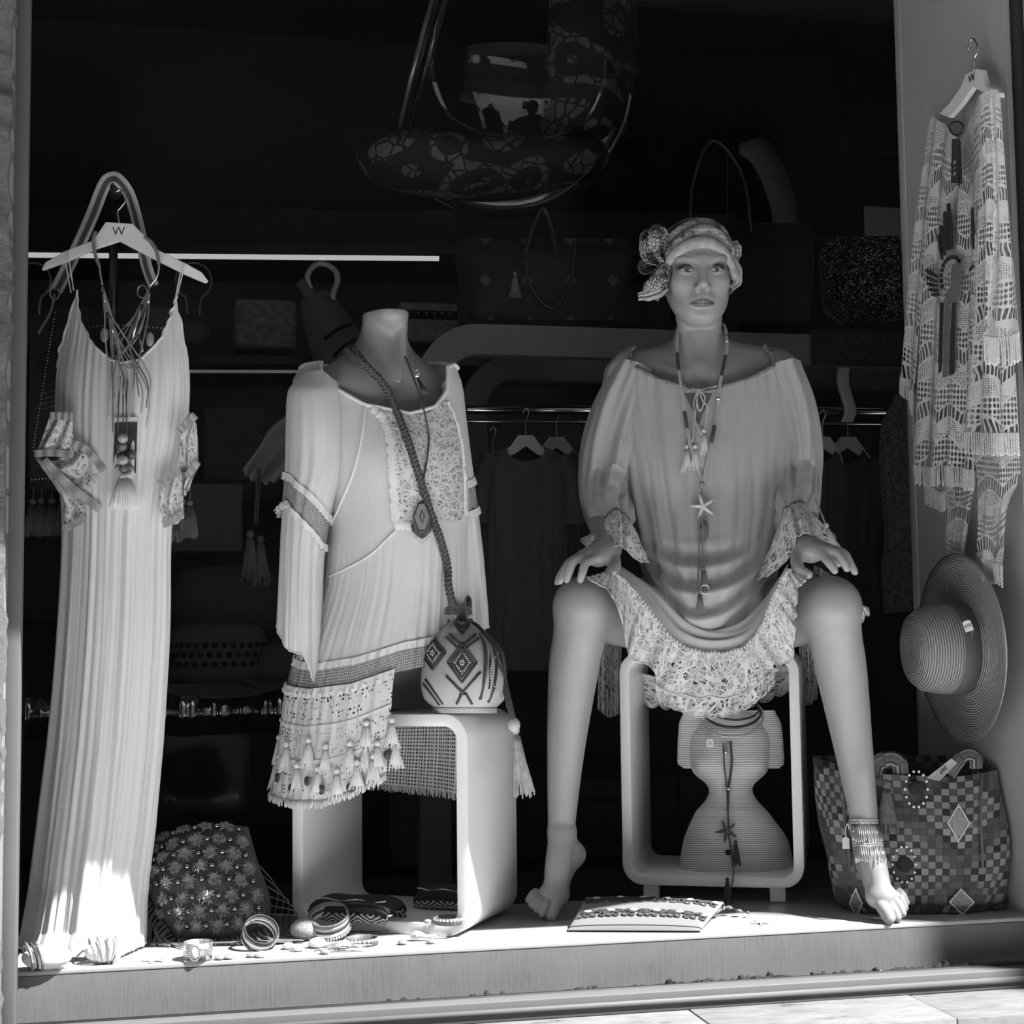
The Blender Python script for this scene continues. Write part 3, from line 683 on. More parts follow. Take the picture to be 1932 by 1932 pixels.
def waves(n, seed, amp, drift=0., py0=0., py1=1., pw=1., base=.25):
    rg = np.random.default_rng(seed); fr = rg.integers(max(2, n//2), n+1, 5); ph = rg.uniform(0, 6.28, 5); dr = rg.normal(0, drift, 5); wt = rg.uniform(.4, 1, 5); wt /= wt.sum()
    def f(u, py):
        a = np.clip((py-py0)/(py1-py0), 0, 1)**pw; z = 0
        for k in range(5):
            q = np.sin(2*PI*fr[k]*u+ph[k]+dr[k]*(py-py0)/100); z = z+wt[k]*(np.abs(q)*1.6-.8)
        return amp*(base+(1-base)*a)*z
    return f
def strip(curve_a, curve_b, nu, nv, ruffle=0., nr=10, seed=0, dirn=None, both=False, pw=1.):
    """lace ruffle between an attached edge and a free edge, waves growing to the free edge"""
    a = cr(curve_a, nu); b_ = cr(curve_b, nu); v = np.linspace(0, 1, nv)[:, None, None]
    G = a[None]*(1-v)+b_[None]*v; u = np.linspace(0, 1, nu)
    rg = np.random.default_rng(seed); ph = rg.uniform(0, 6.28, 3)
    w = np.sin(2*PI*nr*u+ph[0]+1.2*np.sin(2*PI*nr*.31*u+ph[1]))+.5*np.sin(2*PI*nr*1.7*u+ph[2])
    N = np.broadcast_to(E2 if dirn is None else dirn, G.shape)
    amp = ruffle*(.25+.75*v[..., 0]**pw)*w[None]
    return G+N*amp[..., None]
def tassel(mb, top, ln, r, n=12, head=True, dirn=None, splay=.6, seed=0, tr=.0011):
    rg = np.random.default_rng(seed); dn = -ZA if dirn is None else nrm(dirn)
    top = np.asarray(top, float); hr = r*.42
    if head:
        mb.ball(top+dn*hr, (hr, hr, hr), 8); st = top+dn*hr*1.9
    else: st = top
    x = nrm(np.cross(dn, A([.3, .9, .1]))); y = np.cross(dn, x)
    mb.lathe([(hr*.55, 0), (hr*.95, -ln*.10), (r*.62, -ln*.45), (r*.78, -ln*.80)], st, basis(x, -y, -dn), 10)
    for i in range(n):
        a = 2*PI*i/n+rg.uniform(-.2, .2); rr = r*rg.uniform(.75, 1.05); q = math.cos(a)*x+math.sin(a)*y; l = ln*rg.uniform(.92, 1.05)
        mb.tube([st+q*hr*.7+dn*ln*.03, st+q*r*splay*.9+dn*ln*.45, st+q*rr+dn*l], [tr, tr*1.2, tr], 5)
def rope(mb, path, r, twist=40, n=6, strands=2, closed=False):
    path = np.asarray(path, float); T, N, B = frames(path, closed)
    Ls = np.concatenate([[0], np.cumsum(np.linalg.norm(np.diff(path, axis=0), axis=1))])
    for s in range(strands):
        a = Ls*twist*2*PI+2*PI*s/strands
        mb.tube(path+(np.cos(a)[:, None]*N+np.sin(a)[:, None]*B)*r*.55, r*.62, n, closed)
    return mb
def braid(mb, path, r, pitch, n=6, flat=.7):
    path = np.asarray(path, float); T, N, B = frames(path)
    Ls = np.concatenate([[0], np.cumsum(np.linalg.norm(np.diff(path, axis=0), axis=1))])
    for s in range(3):
        a = Ls/pitch*2*PI+2*PI*s/3
        mb.tube(path+np.cos(a)[:, None]*B*r*.8+np.sin(2*a)[:, None]*N*r*.35, r*.5, n)
    return mb

# ------------------------------------------------------------------ tunic of the seated mannequin
M_silk = cloth('silk_grey', .40, .42, 700, .06, .3, .03)
M_lace = lace('cream_lace', .74, 62, .28, 'flower')
M_lacef = lace('scallop_lace', .74, 48, .34, 'flower')
M_trim = plain('cream_braid', .55, .9, var=.3, nscale=400, bstr=.8)
TS = [(645, 1195, 1440, .075, 3.395), (690, 1152, 1500, .095, 3.39), (760, 1150, 1512, .120, 3.385), (850, 1168, 1500, .142, 3.37), (950, 1186, 1492, .158, 3.36), (1040, 1206, 1474, .185, 3.345), (1100, 1220, 1460, .200, 3.32), (1150, 1236, 1440, .195, 3.30), (1185, 1262, 1420, .165, 3.27), (1198, 1300, 1392, .08, 3.20)]
f1 = waves(16, 3, .013, .30, 690, 950, .7, .5); f2 = waves(30, 5, .0035, .1, 1500, 640, .5, .0)
def tfold(u, py):
    z = f1(u, py)*np.clip(1.25-(py-1000)/150, .15, 1)
    # gathers just under the neckline
    z = z+.0022*np.sin(2*PI*46*u)*np.clip(1-(py-690)/90, 0, 1)
    # swags where the silk pools in the lap
    lp = np.clip((py-1010)/60, 0, 1); x = (u-.25)*2*PI
    z = z+lp*.011*np.sin((py+62*x*x+24*x)/8.0)*np.clip(1.25-np.abs(x)/1.3, 0, 1)
    return z
TG = Garment(TS, tfold, .92)
neck_top = ip([0, .06, .12, .19, .25, .31, .38, .44, .5, .62, .75, .88, 1], [680, 656, 690, 722, 738, 720, 692, 654, 678, 690, 690, 690, 680])
mb = MB(); TG.panel(mb, 0, 1, neck_top, 1197, 420, 150)
TUN = obj('tunic', mb, M_silk, SM, label='grey silk tunic with wide sleeves and lace edges')
# neckline braid
us = np.concatenate([np.linspace(-.25, .222, 260)]); P = TG.pos(us % 1, neck_top(us % 1)-2, .002)
us2 = np.linspace(.275, .75, 260); P2 = TG.pos(us2, neck_top(us2)-2, .002)
mb = MB()
for Q in (P, P2): rope(mb, Q, .0042, 85, 5)
obj('neckline_braid', mb, plain('neck_braid', .20, .9, var=.4, nscale=500), TUN)
mb = MB(); a_ = TG.front(1298, 737, .004); b_ = TG.front(1352, 728, .004); mid = TG.front(1318, 735, .006)
rope(mb, cr([a_, D(1308, 733, 3.285), mid, D(1335, 733, 3.285), b_], 40), .0022, 160, 5)
for pts in ([(1318, 735), (1310, 760), (1312, 790), (1322, 815), (1326, 820)], [(1318, 735), (1326, 755), (1335, 770), (1332, 795), (1330, 815)], [(1318, 735), (1314, 770), (1310, 810), (1308, 830), (1296, 842)], [(1318, 735), (1330, 750), (1322, 775), (1316, 760), (1318, 736)]):
    rope(mb, cr([TG.front(x, y, .006) for x, y in pts], 60), .0020, 160, 5)
obj('tie_cord', mb, M_trim, TUN)
for i, (x, y, l) in enumerate(((1328, 808, .050), (1297, 838, .048), (1312, 838, .046))):
    mb = MB(); tassel(mb, TG.front(x, y, .007), l, .013, 18, seed=i); obj('tassel', mb, M_trim, TUN)
# dark placket under the tie
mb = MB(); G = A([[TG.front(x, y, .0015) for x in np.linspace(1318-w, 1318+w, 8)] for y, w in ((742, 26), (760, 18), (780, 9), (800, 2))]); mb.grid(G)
obj('placket', mb, plain('placket_dark', .12, .8), TUN)
# sleeves
for side, secs in (('l', [(1196, 700, 3.39, 40, .075), (1172, 770, 3.375, 50, .085), (1152, 850, 3.36, 52, .09), (1143, 920, 3.34, 47, .088), (1150, 968, 3.28, 44, .075), (1164, 992, 3.20, 36, .052)]),
                   ('r', [(1470, 696, 3.39, 40, .075), (1490, 770, 3.375, 44, .085), (1502, 850, 3.36, 42, .09), (1502, 910, 3.34, 40, .085), (1500, 950, 3.28, 40, .072), (1500, 976, 3.20, 36, .052)])):
    Cn = cr(A([D(x, y, d) for x, y, d, w, h in secs]), 70); rw = cr(A([[w/F*d, h] for x, y, d, w, h in secs]), 70)
    T, N, B = frames(Cn); G = np.zeros((70, 120, 3)); a = np.linspace(0, 2*PI, 120); sg = 3 if side == 'l' else 11
    for i in range(70):
        side_v = nrm(np.cross(T[i], E2) if abs(T[i]@E2) < .95 else E1); fv = nrm(np.cross(side_v, T[i])); v = i/69
        fo = 1+(.10*np.sin(5*a+sg+v*2.2)+.07*np.sin(9*a+sg*2-v*3)+.05*np.sin(14*a+v*4))*(.35+.65*np.sin(v*PI*.9))
        fo = fo*(1-.35*max(0, v-.9)/.1)
        G[i] = Cn[i]+(np.cos(a)*rw[i, 0]*fo)[:, None]*side_v+(np.sin(a)*rw[i, 1]*fo)[:, None]*fv
    mb = MB().grid(G); obj('sleeve', mb, M_silk, TUN)
    Pr = G[-1][:-1]; mb = MB(); rope(mb, Pr, .0035, 70, 5, closed=True); obj('cuff_band', mb, plain('cuff_elastic', .18, .9), TUN)
    # lace cuff: flared ruffle from band towards the hand
    if side == 'l': outer = [D(1141, 1037, 3.13), D(1150, 1034, 3.085), D(1172, 1030, 3.07), D(1196, 1052, 3.09), D(1215, 1060, 3.15), D(1212, 1040, 3.22), D(1180, 1010, 3.24), D(1120, 1000, 3.23), D(1103, 1036, 3.17)]
    else: outer = [D(1450, 1085, 3.14), D(1490, 1050, 3.085), D(1504, 1012, 3.06), D(1530, 1008, 3.06), D(1545, 1022, 3.09), D(1590, 1048, 3.16), D(1560, 1000, 3.24), D(1500, 990, 3.25), D(1432, 1080, 3.21)]
    cu = cr(A(outer), 160, closed=True); ri = cr(Pr, 160, closed=True)
    best = min(range(160), key=lambda k: np.linalg.norm(np.roll(ri, k, 0)-cu).sum()); ri = np.roll(ri, best, 0)
    ri2 = min((ri, np.roll(ri[::-1], 1, 0)), key=lambda q: min(np.linalg.norm(np.roll(q, k, 0)-cu, axis=1).sum() for k in range(0, 160, 4)))
    k = min(range(160), key=lambda k: np.linalg.norm(np.roll(ri2, k, 0)-cu, axis=1).sum()); ri2 = np.roll(ri2, k, 0)
    v = np.linspace(0, 1, 22)[:, None, None]; Gc = ri2[None]*(1-v)+cu[None]*v
    cen = Gc.mean(1, keepdims=True); rad = nrm(Gc-cen); u = np.linspace(0, 1, 160)
    Gc = Gc+rad*(v*(.006*np.sin(2*PI*11*u)+.004*np.sin(2*PI*19*u+1))[None, :, None])+rad*(.012*np.sin(v*PI))
    Gc = np.concatenate([Gc, Gc[:, :1]], 1)
    mb = MB().grid(Gc, .45, .09); obj('lace_cuff', mb, M_lace, TUN)
    mb = MB(); mb.tube(Gc[-1][:-1]+rad[-1]*.001, .0014, 5, closed=True); obj('cuff_edging', mb, M_trim, TUN)
# lap: silk between the pouch and the lace, lying over the thighs
row0 = [D(1168, 1070, 3.22), D(1205, 1092, 3.19), D(1250, 1120, 3.16), D(1300, 1165, 3.14), D(1345, 1185, 3.13), D(1395, 1170, 3.14), D(1440, 1130, 3.16), D(1465, 1100, 3.19), D(1488, 1068, 3.22)]
hemc = [D(1160, 1082, 3.03), D(1192, 1110, 3.05), D(1232, 1160, 3.075), D(1280, 1214, 3.09), D(1340, 1232, 3.095), D(1400, 1222, 3.09), D(1436, 1180, 3.075), D(1456, 1130, 3.05), D(1482, 1082, 3.02)]
midc = [(p*.5+q*.5)+ZA*.012+E2*.012 for p, q in zip(row0, hemc)]
G = surf([row0, midc, hemc], 140, 40); v = np.linspace(0, 1, 40)[:, None]; u = np.linspace(0, 1, 140)[None]
G = G+(ZA*.6+E2*.5)*((.006*np.sin(v*15+u*5)+.003*np.sin(v*24-u*8))*np.sin(u*PI))[..., None]
obj('lap_drape', MB().grid(G), M_silk, TUN)
# lace ruffle, upper tier and scalloped lower tier
outer = [D(1108, 1090, 3.00), D(1150, 1118, 2.985), D(1172, 1165, 2.99), D(1182, 1215, 3.01), D(1192, 1242, 3.03), D(1232, 1262, 3.045), D(1250, 1300, 3.06), D(1330, 1316, 3.065), D(1408, 1306, 3.06), D(1448, 1270, 3.05), D(1492, 1244, 3.03), D(1497, 1195, 3.0), D(1500, 1150, 2.985), D(1506, 1110, 2.985), D(1524, 1086, 3.0)]
hemc2 = [D(1150, 1076, 3.04)]+hemc+[D(1496, 1076, 3.04)]
G = strip(hemc2, outer, 420, 34, .010, 17, 4, E2*.9-ZA*.2); G = G+E2*.004
mb = MB().grid(G, 1.15, .10); obj('lace_ruffle', mb, M_lace, TUN)
mb = MB(); mb.tube(G[-1], .0016, 5); obj('ruffle_edging', mb, M_trim, TUN)
mb = MB()
for k in range(0, 420, 5): mb.ball(G[0][k]+E2*.004+ZA*.001*math.sin(k), (.004, .003, .0045), 6)
obj('ruffle_heading', mb, plain('ruffle_heading', .5, .9, var=.3, nscale=300), TUN)
low_a = [D(1236, 1292, 3.075), D(1280, 1304, 3.085), D(1335, 1312, 3.09), D(1395, 1304, 3.085), D(1436, 1284, 3.075), D(1462, 1262, 3.07)]
low_b = [D(1238, 1316, 3.07), D(1275, 1334, 3.075), D(1335, 1350, 3.08), D(1395, 1338, 3.075), D(1438, 1310, 3.07), D(1462, 1282, 3.06)]
G = strip(low_a, low_b, 200, 12, .006, 11, 9)
sc = np.abs(np.sin(np.linspace(0, 13*PI, 200)))[None, :, None]*np.linspace(0, 1, 12)[:, None, None]; G = G-ZA*.006*sc
mb = MB().grid(G, .30, .05); obj('scallop_flounce', mb, M_lacef, TUN); mb = MB(); mb.tube(G[-1], .0016, 5); obj('flounce_edging', mb, M_trim, TUN)
# lace trailing behind both knees
for nm, ca, cb, sd in (('a', [D(1536, 1066, 3.16), D(1565, 1082, 3.14), D(1592, 1110, 3.13), D(1622, 1140, 3.13)], [D(1530, 1090, 3.15), D(1570, 1130, 3.15), D(1612, 1175, 3.15), D(1640, 1146, 3.14)], 1),
                       ('b', [D(1130, 1190, 3.5), D(1150, 1190, 3.5), D(1172, 1195, 3.5)], [D(1128, 1330, 3.5), D(1150, 1345, 3.5), D(1172, 1335, 3.5)], 2),
                       ('c', [D(1506, 1190, 3.5), D(1525, 1190, 3.5), D(1545, 1195, 3.5)], [D(1510, 1310, 3.5), D(1526, 1322, 3.5), D(1543, 1305, 3.5)], 3),
                       ('d', [D(1210, 1270, 3.5), D(1300, 1290, 3.5), D(1400, 1280, 3.5), D(1490, 1250, 3.5)], [D(1215, 1325, 3.5), D(1300, 1335, 3.5), D(1400, 1330, 3.5), D(1490, 1300, 3.5)], 4)):
    G = strip(ca, cb, 90, 24, .012, 5, sd); G = G-ZA*(.010*np.abs(np.sin(np.linspace(0, 9*PI, 90)))[None, :, None]*np.linspace(0, 1, 24)[:, None, None]**3); mb = MB().grid(G, .16, .12); obj('lace_tail', mb, M_lace, TUN)
    mb = MB(); mb.tube(G[-1], .0014, 5); obj('tail_edging', mb, M_trim, TUN)
mb = MB(); tassel(mb, D(1556, 986, 3.15), .075, .016, 20, dirn=(.25, -.1, -1), seed=5); rope(mb, cr([D(1538, 940, 3.2), D(1548, 965, 3.17), D(1556, 986, 3.15)], 30), .002, 120, 5); obj('tassel', mb, M_trim, TUN)

# ------------------------------------------------------------------ headscarf
m, t, b = nt('scarf_print'); uv = coord(t)
n = tex_noise(t, uv, 26, 5, .6); v1 = tex_vor(t, uv, 38, 'DISTANCE_TO_EDGE'); wv = tex_wave(t, uv, 30, 6, 'Z', 2)
base = ramp(t, n, [(.36, .045), (.42, .16), (.50, .34), (.60, .42), (.66, .20)]); setcol(t, b, math_n(t, 'MULTIPLY', base, ramp(t, wv, [(.15, .6), (.4, 1)])))
b.inputs['Roughness'].default_value = .8; bump(t, b, tex_noise(t, uv, 300, 2), .3, .001); M_scarf = m
m, t, b = nt('scarf_cells'); uv = coord(t); v1 = tex_vor(t, uv, 150, 'DISTANCE_TO_EDGE')
setcol(t, b, math_n(t, 'MULTIPLY', ramp(t, v1, [(.06, .02), (.14, .50)]), ramp(t, tex_noise(t, uv, 22, 2), [(.40, .15), (.5, 1)]))); b.inputs['Roughness'].default_value = .8; M_scarf2 = m
naz, nel = 160, 60; G = np.zeros((nel, naz, 3))
az = np.linspace(-PI, PI, naz)      # 0 = front, + = photo right
front = np.exp(-(az/.75)**2)
edge = np.interp(np.abs(az), [0, .25, .6, 1.0, 1.5, 2.2, PI], [.034, .030, .012, -.010, -.032, -.045, -.05])+.006*np.exp(-(az/.18)**2)-.010*np.clip(az, 0, 1)
for i in range(nel):
    v = i/(nel-1); el0 = edge
    # rise from the edge to the crown
    y = el0+(.1165-el0)*np.sin(v*PI/2)**.9; rr = np.sqrt(np.clip(1-((y-.034)/.0835)**2, 0, 1)); rr = np.where(y < .034, 1-.06*((.034-y)/.08), rr)
    diag = np.sin(az*2.2+v*17)*.0026+np.sin(az*1.1-v*26+1)*.0014+.004*np.clip(np.sin(az*.7+v*9+.7), 0, 1)**3
    rx = (.0745+.007+diag); rz = (.092+.0075+diag)
    cz = -.030; fw_ = np.cos(az); G[i] = HC+(np.sin(az)*rx*rr)[:, None]*E1+y[:, None]*HY+(cz+fw_*rz*rr)[:, None]*HZ
SC = obj('headscarf', MB().grid(G, flip=True), M_scarf, SM, solid=.003, label='printed headscarf wrapped as a turban with a side bow')
def band(name, pts, w, mat_, tw=.0, nn=60):
    P = cr(A([L(*p) for p in pts]), nn); cen = L(0, .03, -.03); out = nrm(P-cen); T, N, B = frames(P); sd = nrm(np.cross(T, out)); k = np.linspace(-1, 1, 9)
    wv_ = w*(np.sin(np.linspace(.25, PI-.25, nn))**.4)
    G = P[:, None]+sd[:, None]*(k[None, :, None]*wv_[:, None, None])+out[:, None]*(.006*(1-k**2))[None, :, None]
    obj(name, MB().grid(G), mat_, SC, solid=.0025)
band('scarf_band', [(-.078, .018, -.01), (-.062, .040, .048), (-.030, .068, .066), (.005, .082, .062), (.040, .074, .048), (.070, .045, .020), (.080, .012, -.02)], .012, M_scarf)
band('scarf_band', [(-.076, -.005, .0), (-.060, .026, .056), (-.025, .047, .078), (.015, .050, .076), (.050, .030, .060), (.076, -.008, .020), (.084, -.030, -.01)], .013, plain('scarf_pale', .36, .8, var=.35, nscale=60))
band('scarf_band', [(-.079, .035, -.03), (-.060, .070, .030), (-.025, .094, .040), (.015, .102, .030), (.050, .090, .010), (.074, .060, -.02)], .010, M_scarf)
# bow: curled loops at the left and a fall of cloth
def loop(pts, w, mat_, curl=1.0, seed=0):
    P = cr(A([D(*p) for p in pts]), 50); T, N, B = frames(P); k = np.linspace(-1, 1, 9); rg = np.random.default_rng(seed); tw = np.linspace(0, curl, 50)
    sd = np.cos(tw)[:, None]*nrm(np.cross(T, E2))+np.sin(tw)[:, None]*E2*.8
    ww = w*(.45+.55*np.sin(np.linspace(.3, PI-.2, 50)))*(1+.1*np.sin(np.linspace(0, 20, 50)))
    G = P[:, None]+sd[:, None]*(k[None, :, None]*ww[:, None, None])+E2*(.004*np.sin(k*7+seed))[None, :, None]
    obj('bow_loop', MB().grid(G), mat_, SC, solid=.002)
loop([(1258, 480, 3.33), (1240, 448, 3.32), (1222, 448, 3.30), (1216, 470, 3.28), (1222, 492, 3.28), (1240, 500, 3.30)], .017, M_scarf2, 1.2, 1)
loop([(1256, 470, 3.32), (1250, 440, 3.31), (1238, 434, 3.29), (1232, 450, 3.28), (1236, 480, 3.29), (1250, 500, 3.31)], .014, M_scarf2, -.9, 2)
loop([(1258, 490, 3.32), (1240, 486, 3.30), (1222, 490, 3.28), (1212, 502, 3.28), (1218, 512, 3.28), (1232, 506, 3.29)], .013, plain('scarf_dark', .025, .8), .8, 3)
loop([(1258, 486, 3.32), (1252, 510, 3.29), (1240, 530, 3.28), (1226, 548, 3.28), (1212, 560, 3.29)], .020, M_scarf2, .5, 4)
loop([(1256, 500, 3.31), (1246, 525, 3.29), (1240, 548, 3.285), (1236, 566, 3.29)], .019, M_scarf2, .9, 5)
loop([(1256, 540, 3.30), (1246, 548, 3.285), (1226, 556, 3.28), (1204, 560, 3.285)], .012, plain('scarf_pale', .36), .3, 6)
loop([(1376, 480, 3.33), (1390, 505, 3.33), (1392, 530, 3.33), (1380, 545, 3.33)], .010, plain('scarf_pale', .36), .6, 7)
loop([(1384, 455, 3.34), (1390, 472, 3.335), (1388, 492, 3.335)], .011, M_scarf, .4, 8)

# ------------------------------------------------------------------ necklace of the seated mannequin
NK = thing('cord_necklace', 'long cord necklace with a starfish and tassels on the seated mannequin', 'necklace', TG.front(1326, 1150, .01))
mb = MB()
lp = [D(1290, 612, 3.42), D(1279, 618, 3.375), D(1277, 640, 3.345)]+[TG.front(x, y, .006) for x, y in ((1284, 720), (1292, 780), (1303, 840), (1324, 908))]
rp = [D(1352, 610, 3.42), D(1366, 616, 3.375), D(1370, 630, 3.35)]+[TG.front(x, y, .006) for x, y in ((1356, 722), (1350, 780), (1340, 840), (1326, 908))]
lp[2] = D(1276, 660, 3.335); rp[2] = D(1370, 655, 3.335)
for q in (lp, rp):
    P = cr(A(q), 80); mb.tube(P, .0021, 6); mb.tube(P+E1*.0035, .0018, 6)
obj('cord', mb, plain('leather_pale', .42, .6), NK)
for q, a, b_ in ((lp, 28, 36), (rp, 30, 38), (lp, 52, 60), (rp, 58, 66)):
    P = cr(A(q), 80)[a:b_]; mb = MB(); mb.tube(P+E1*.0015, .0040, 8); obj('cord_wrap', mb, plain('leather_dark', .06, .6), NK)
P = cr(A(rp), 80)
for a, b_, r in ((20, 25, .0042), (46, 48, .0055)):
    mb = MB(); mb.tube(P[a:b_]+E1*.0015, r, 8); obj('metal_sleeve', mb, plain('silver', .8, .2, metal=1), NK)
mb = MB(); c0 = TG.front(1325, 915, .010)
for dx in (-4, 2): mb.tube(cr([c0, TG.front(1325+dx, 985, .010), TG.front(1324+dx, 1050, .016), TG.front(1324+dx, 1120, .022)], 40), .0017, 6)
mb.ball(c0, (.006, .005, .008), 8); obj('strand', mb, plain('leather_mid', .25, .6), NK)
def starfish(mb, c, r, ex, ey, ez, th=.008, rot=.2):
    k = 80; a = np.arange(k)/k*2*PI; tt_ = np.abs(((a-rot)*5/(2*PI)) % 1-.5)*2; rr = r*(.27+.73*tt_**2.0)
    for i, (s, z) in enumerate(((1, 0.), (.82, .55), (.35, 1.0))): pass
    rings = [np.asarray(c)+(np.cos(a+PI/2)*rr*s)[:, None]*ex+(np.sin(a+PI/2)*rr*s)[:, None]*ey+ez*th*z for s, z in ((.97, -.1), (1, .15), (.75, .6), (.4, .9), (.02, 1.))]
    G = A(rings); mb.grid(np.concatenate([G, G[:, :1]], 1)); return mb
mb = starfish(MB(), TG.front(1327, 955, .012), .030, E1, ZA, E2, .007, .25); obj('starfish', mb, plain('starfish_pale', .55, .8, var=.2, nscale=200), NK)
for i, (x, y, l, r) in enumerate(((1331, 975, .045, .010), (1330, 1068, .040, .011), (1324, 1112, .040, .010), (1323, 985, .035, .007))):
    mb = MB(); tassel(mb, TG.front(x, y, .012 if y < 1050 else .022), l, r, 16, seed=i+3); obj('tassel', mb, plain('tassel_grey', .14, .8), NK)
mb = MB(); mb.lathe([(.009, -.001), (.0105, 0), (.009, .001), (.0075, 0), (.009, -.001)], TG.front(1332, 1112, .026), basis(E1, ZA, E2), 20); obj('ring', mb, plain('silver', .8), NK)
# ================================================================== stools
def stool(name, label, FL, e, b_, w, h, dp, z0, th_, R_, feet=False):
    """white lacquered frame stool: a rounded rectangular loop, open front and back"""
    T_ = thing(name, label, 'stool', A([*(FL+e*w/2+b_*dp/2)[:2], 0]))
    def ring(w, h, r, o):
        pts = []
        for (cx, cz, a0) in ((w-r, r, -PI/2), (w-r, h-r, 0), (r, h-r, PI/2), (r, r, PI)):
            for k in range(9): a = a0+k/8*PI/2; pts.append((cx+math.cos(a)*r+o, cz+math.sin(a)*r+o))
        return A(pts)
    ou = ring(w, h, R_, 0); inn = ring(w-2*th_, h-2*th_, max(R_-th_, .008), th_); n = len(ou)
    P = lambda q, y: FL+q[:, :1]*e+b_*y+q[:, 1:]*ZA+ZA*z0
    v = np.concatenate([P(ou, 0), P(inn, 0), P(ou, dp), P(inn, dp)]); f = []
    for i in range(n):
        j = (i+1) % n
        f += [(i, j, n+j, n+i), (2*n+j, 2*n+i, 3*n+i, 3*n+j), (j, i, 2*n+i, 2*n+j), (n+i, n+j, 3*n+j, 3*n+i)]
    obj('frame', MB().add(v, f), M_stool, T_, bevel=.002, smooth=True)
    for o in T_.children:
        for p in o.data.polygons: pass
    if feet:
        for u in (.15, .85):
            for q in (.12, .88):
                obj('foot', MB().box(FL+e*w*u+b_*dp*q+ZA*(z0/2+.001), (.032, .03, z0), basis(e, b_, ZA)), M_stool, T_, bevel=.001)
    return T_
M_stool = plain('stool_lacquer', .84, .3, coat=.3, var=.015)
_t = math.radians(32); e_ = A([math.cos(_t), -math.sin(_t), 0]); b2 = A([math.sin(_t), math.cos(_t), 0])
stool('frame_stool', 'white frame stool under the headless bust, drawstring bag on its top', A([.216, .285, 0]), e_, b2, .37, .414, .27, 0, .0235, .048)
_t = math.radians(25); e2_ = A([math.cos(_t), -math.sin(_t), 0]); b3 = A([math.sin(_t), math.cos(_t), 0])
stool('frame_stool', 'tall white frame stool that the seated mannequin sits on', A([.922, .412, 0]), e2_, b3, .380, .492, .30, .032, .0215, .045, True)

# ================================================================== headless bust with dress
BM = thing('bust_mannequin', 'headless grey bust in a white boho dress standing on the left stool', 'mannequin', atZ(740, 1345, .416))
_b = math.radians(20); e1b = E1*math.cos(_b)-E2*math.sin(_b); e2b = E2*math.cos(_b)+E1*math.sin(_b)
BB = basis(e1b, e2b, ZA)
c0 = D(718, 752, 3.115)
fl = Field(D(600, 1345, 3.15)*A([1, 1, 0])+A([-.12, -.25, .416]), D(850, 590, 3.1)*A([1, 1, 0])+A([.16, .25, 1.235]), .0034)
fl.cap(c0-e1b*.105, c0+e1b*.115, .040, .040, .05)
fl.cap(D(722, 670, 3.125), c0-e1b*.09+ZA*.016, .034, .034, .05); fl.cap(D(722, 670, 3.125), c0+e1b*.10+ZA*.016, .034, .034, .05)
fl.ell(D(722, 775, 3.10), (.110, .080, .085), .05, BB)
fl.chain([D(720, 780, 3.105), D(718, 880, 3.11), D(716, 1040, 3.12), D(716, 1180, 3.13), D(716, 1290, 3.13)], [.122, .115, .098, .125, .120], .05, flat=(e2b, 1.4))
for s in (-1, 1): fl.ell(D(730, 880, 3.09)+e1b*.055*s+e2b*.056, (.048, .042, .048), .04, BB)
nb, ntp = D(718, 720, 3.125), D(727, 578, 3.10)
fl.chain([nb, (nb+ntp)/2, ntp], [.047, .0445, .0450], .03)
fl.ell(D(742, 592, 3.065), (.028, .024, .022), .03, BB)
fl.cap(D(748, 712, 3.05), D(700, 612, 3.08), .008, .010, .018); fl.cap(D(760, 712, 3.05), D(758, 620, 3.075), .008, .010, .018)
for s in (-1, 1): fl.cap(D(752, 722, 3.04)+e1b*.012*s, c0+e1b*.10*s+e2b*.050+ZA*.010, .008, .008, .02)
fl.ell(D(752, 722, 3.025), (.012, .014, .012), .03, sub=True)
fl.plane(D(725, 591, 3.09), ZA)
Vx, Fx = fl.mesh(); raw_obj('torso', Vx, Fx, M_skin, BM, np.full(len(Vx), .28))
M_chif = cloth('white_chiffon', .72, .85, 500, .25, .1, .035, trans=.15)
M_croc = lace('white_crochet', .70, 130, .28, 'crochet')
M_croc2 = lace('grid_crochet', .62, 42, .52, 'grid')
M_mesh = lace('white_net', .52, 200, .34, 'net', dark=.35)
M_yoke = lace('yoke_lace', .60, 75, .24, 'flower', dark=.30)
M_wtrim = plain('white_trim', .72, .9, var=.18, nscale=500, bstr=.8)
BS = [(670, 600, 846, .078, 3.115), (690, 572, 860, .092, 3.115), (722, 552, 870, .108, 3.11), (780, 568, 878, .130, 3.105), (860, 596, 883, .158, 3.10), (950, 610, 888, .158, 3.10), (1040, 612, 888, .160, 3.10), (1120, 600, 888, .165, 3.10), (1220, 566, 890, .180, 3.10), (1300, 545, 888, .192, 3.095), (1400, 532, 886, .200, 3.09), (1520, 516, 884, .210, 3.09)]
g1 = waves(30, 21, .0065, .12, 1010, 1250, .8, .02); g2 = waves(11, 22, .010, .1, 1050, 1400, 1.0, .1)
def bfold(u, py): return g1(u, py)+g2(u, py)*.7+.0002*np.sin(2*PI*90*u+py*.02)
BG = Garment(BS, bfold)
bneck = ip([0, .05, .104, .16, .22, .302, .36, .40, .418, .46, .5, .6, .75, .9, 1], [694, 686, 683, 725, 762, 779, 766, 735, 692, 686, 694, 685, 690, 690, 694])
bandc = ip([-.15, 0, .05, .12, .2, .28, .36, .5, .75, .85, 1], [1245, 1240, 1256, 1262, 1250, 1222, 1206, 1215, 1240, 1245, 1240])
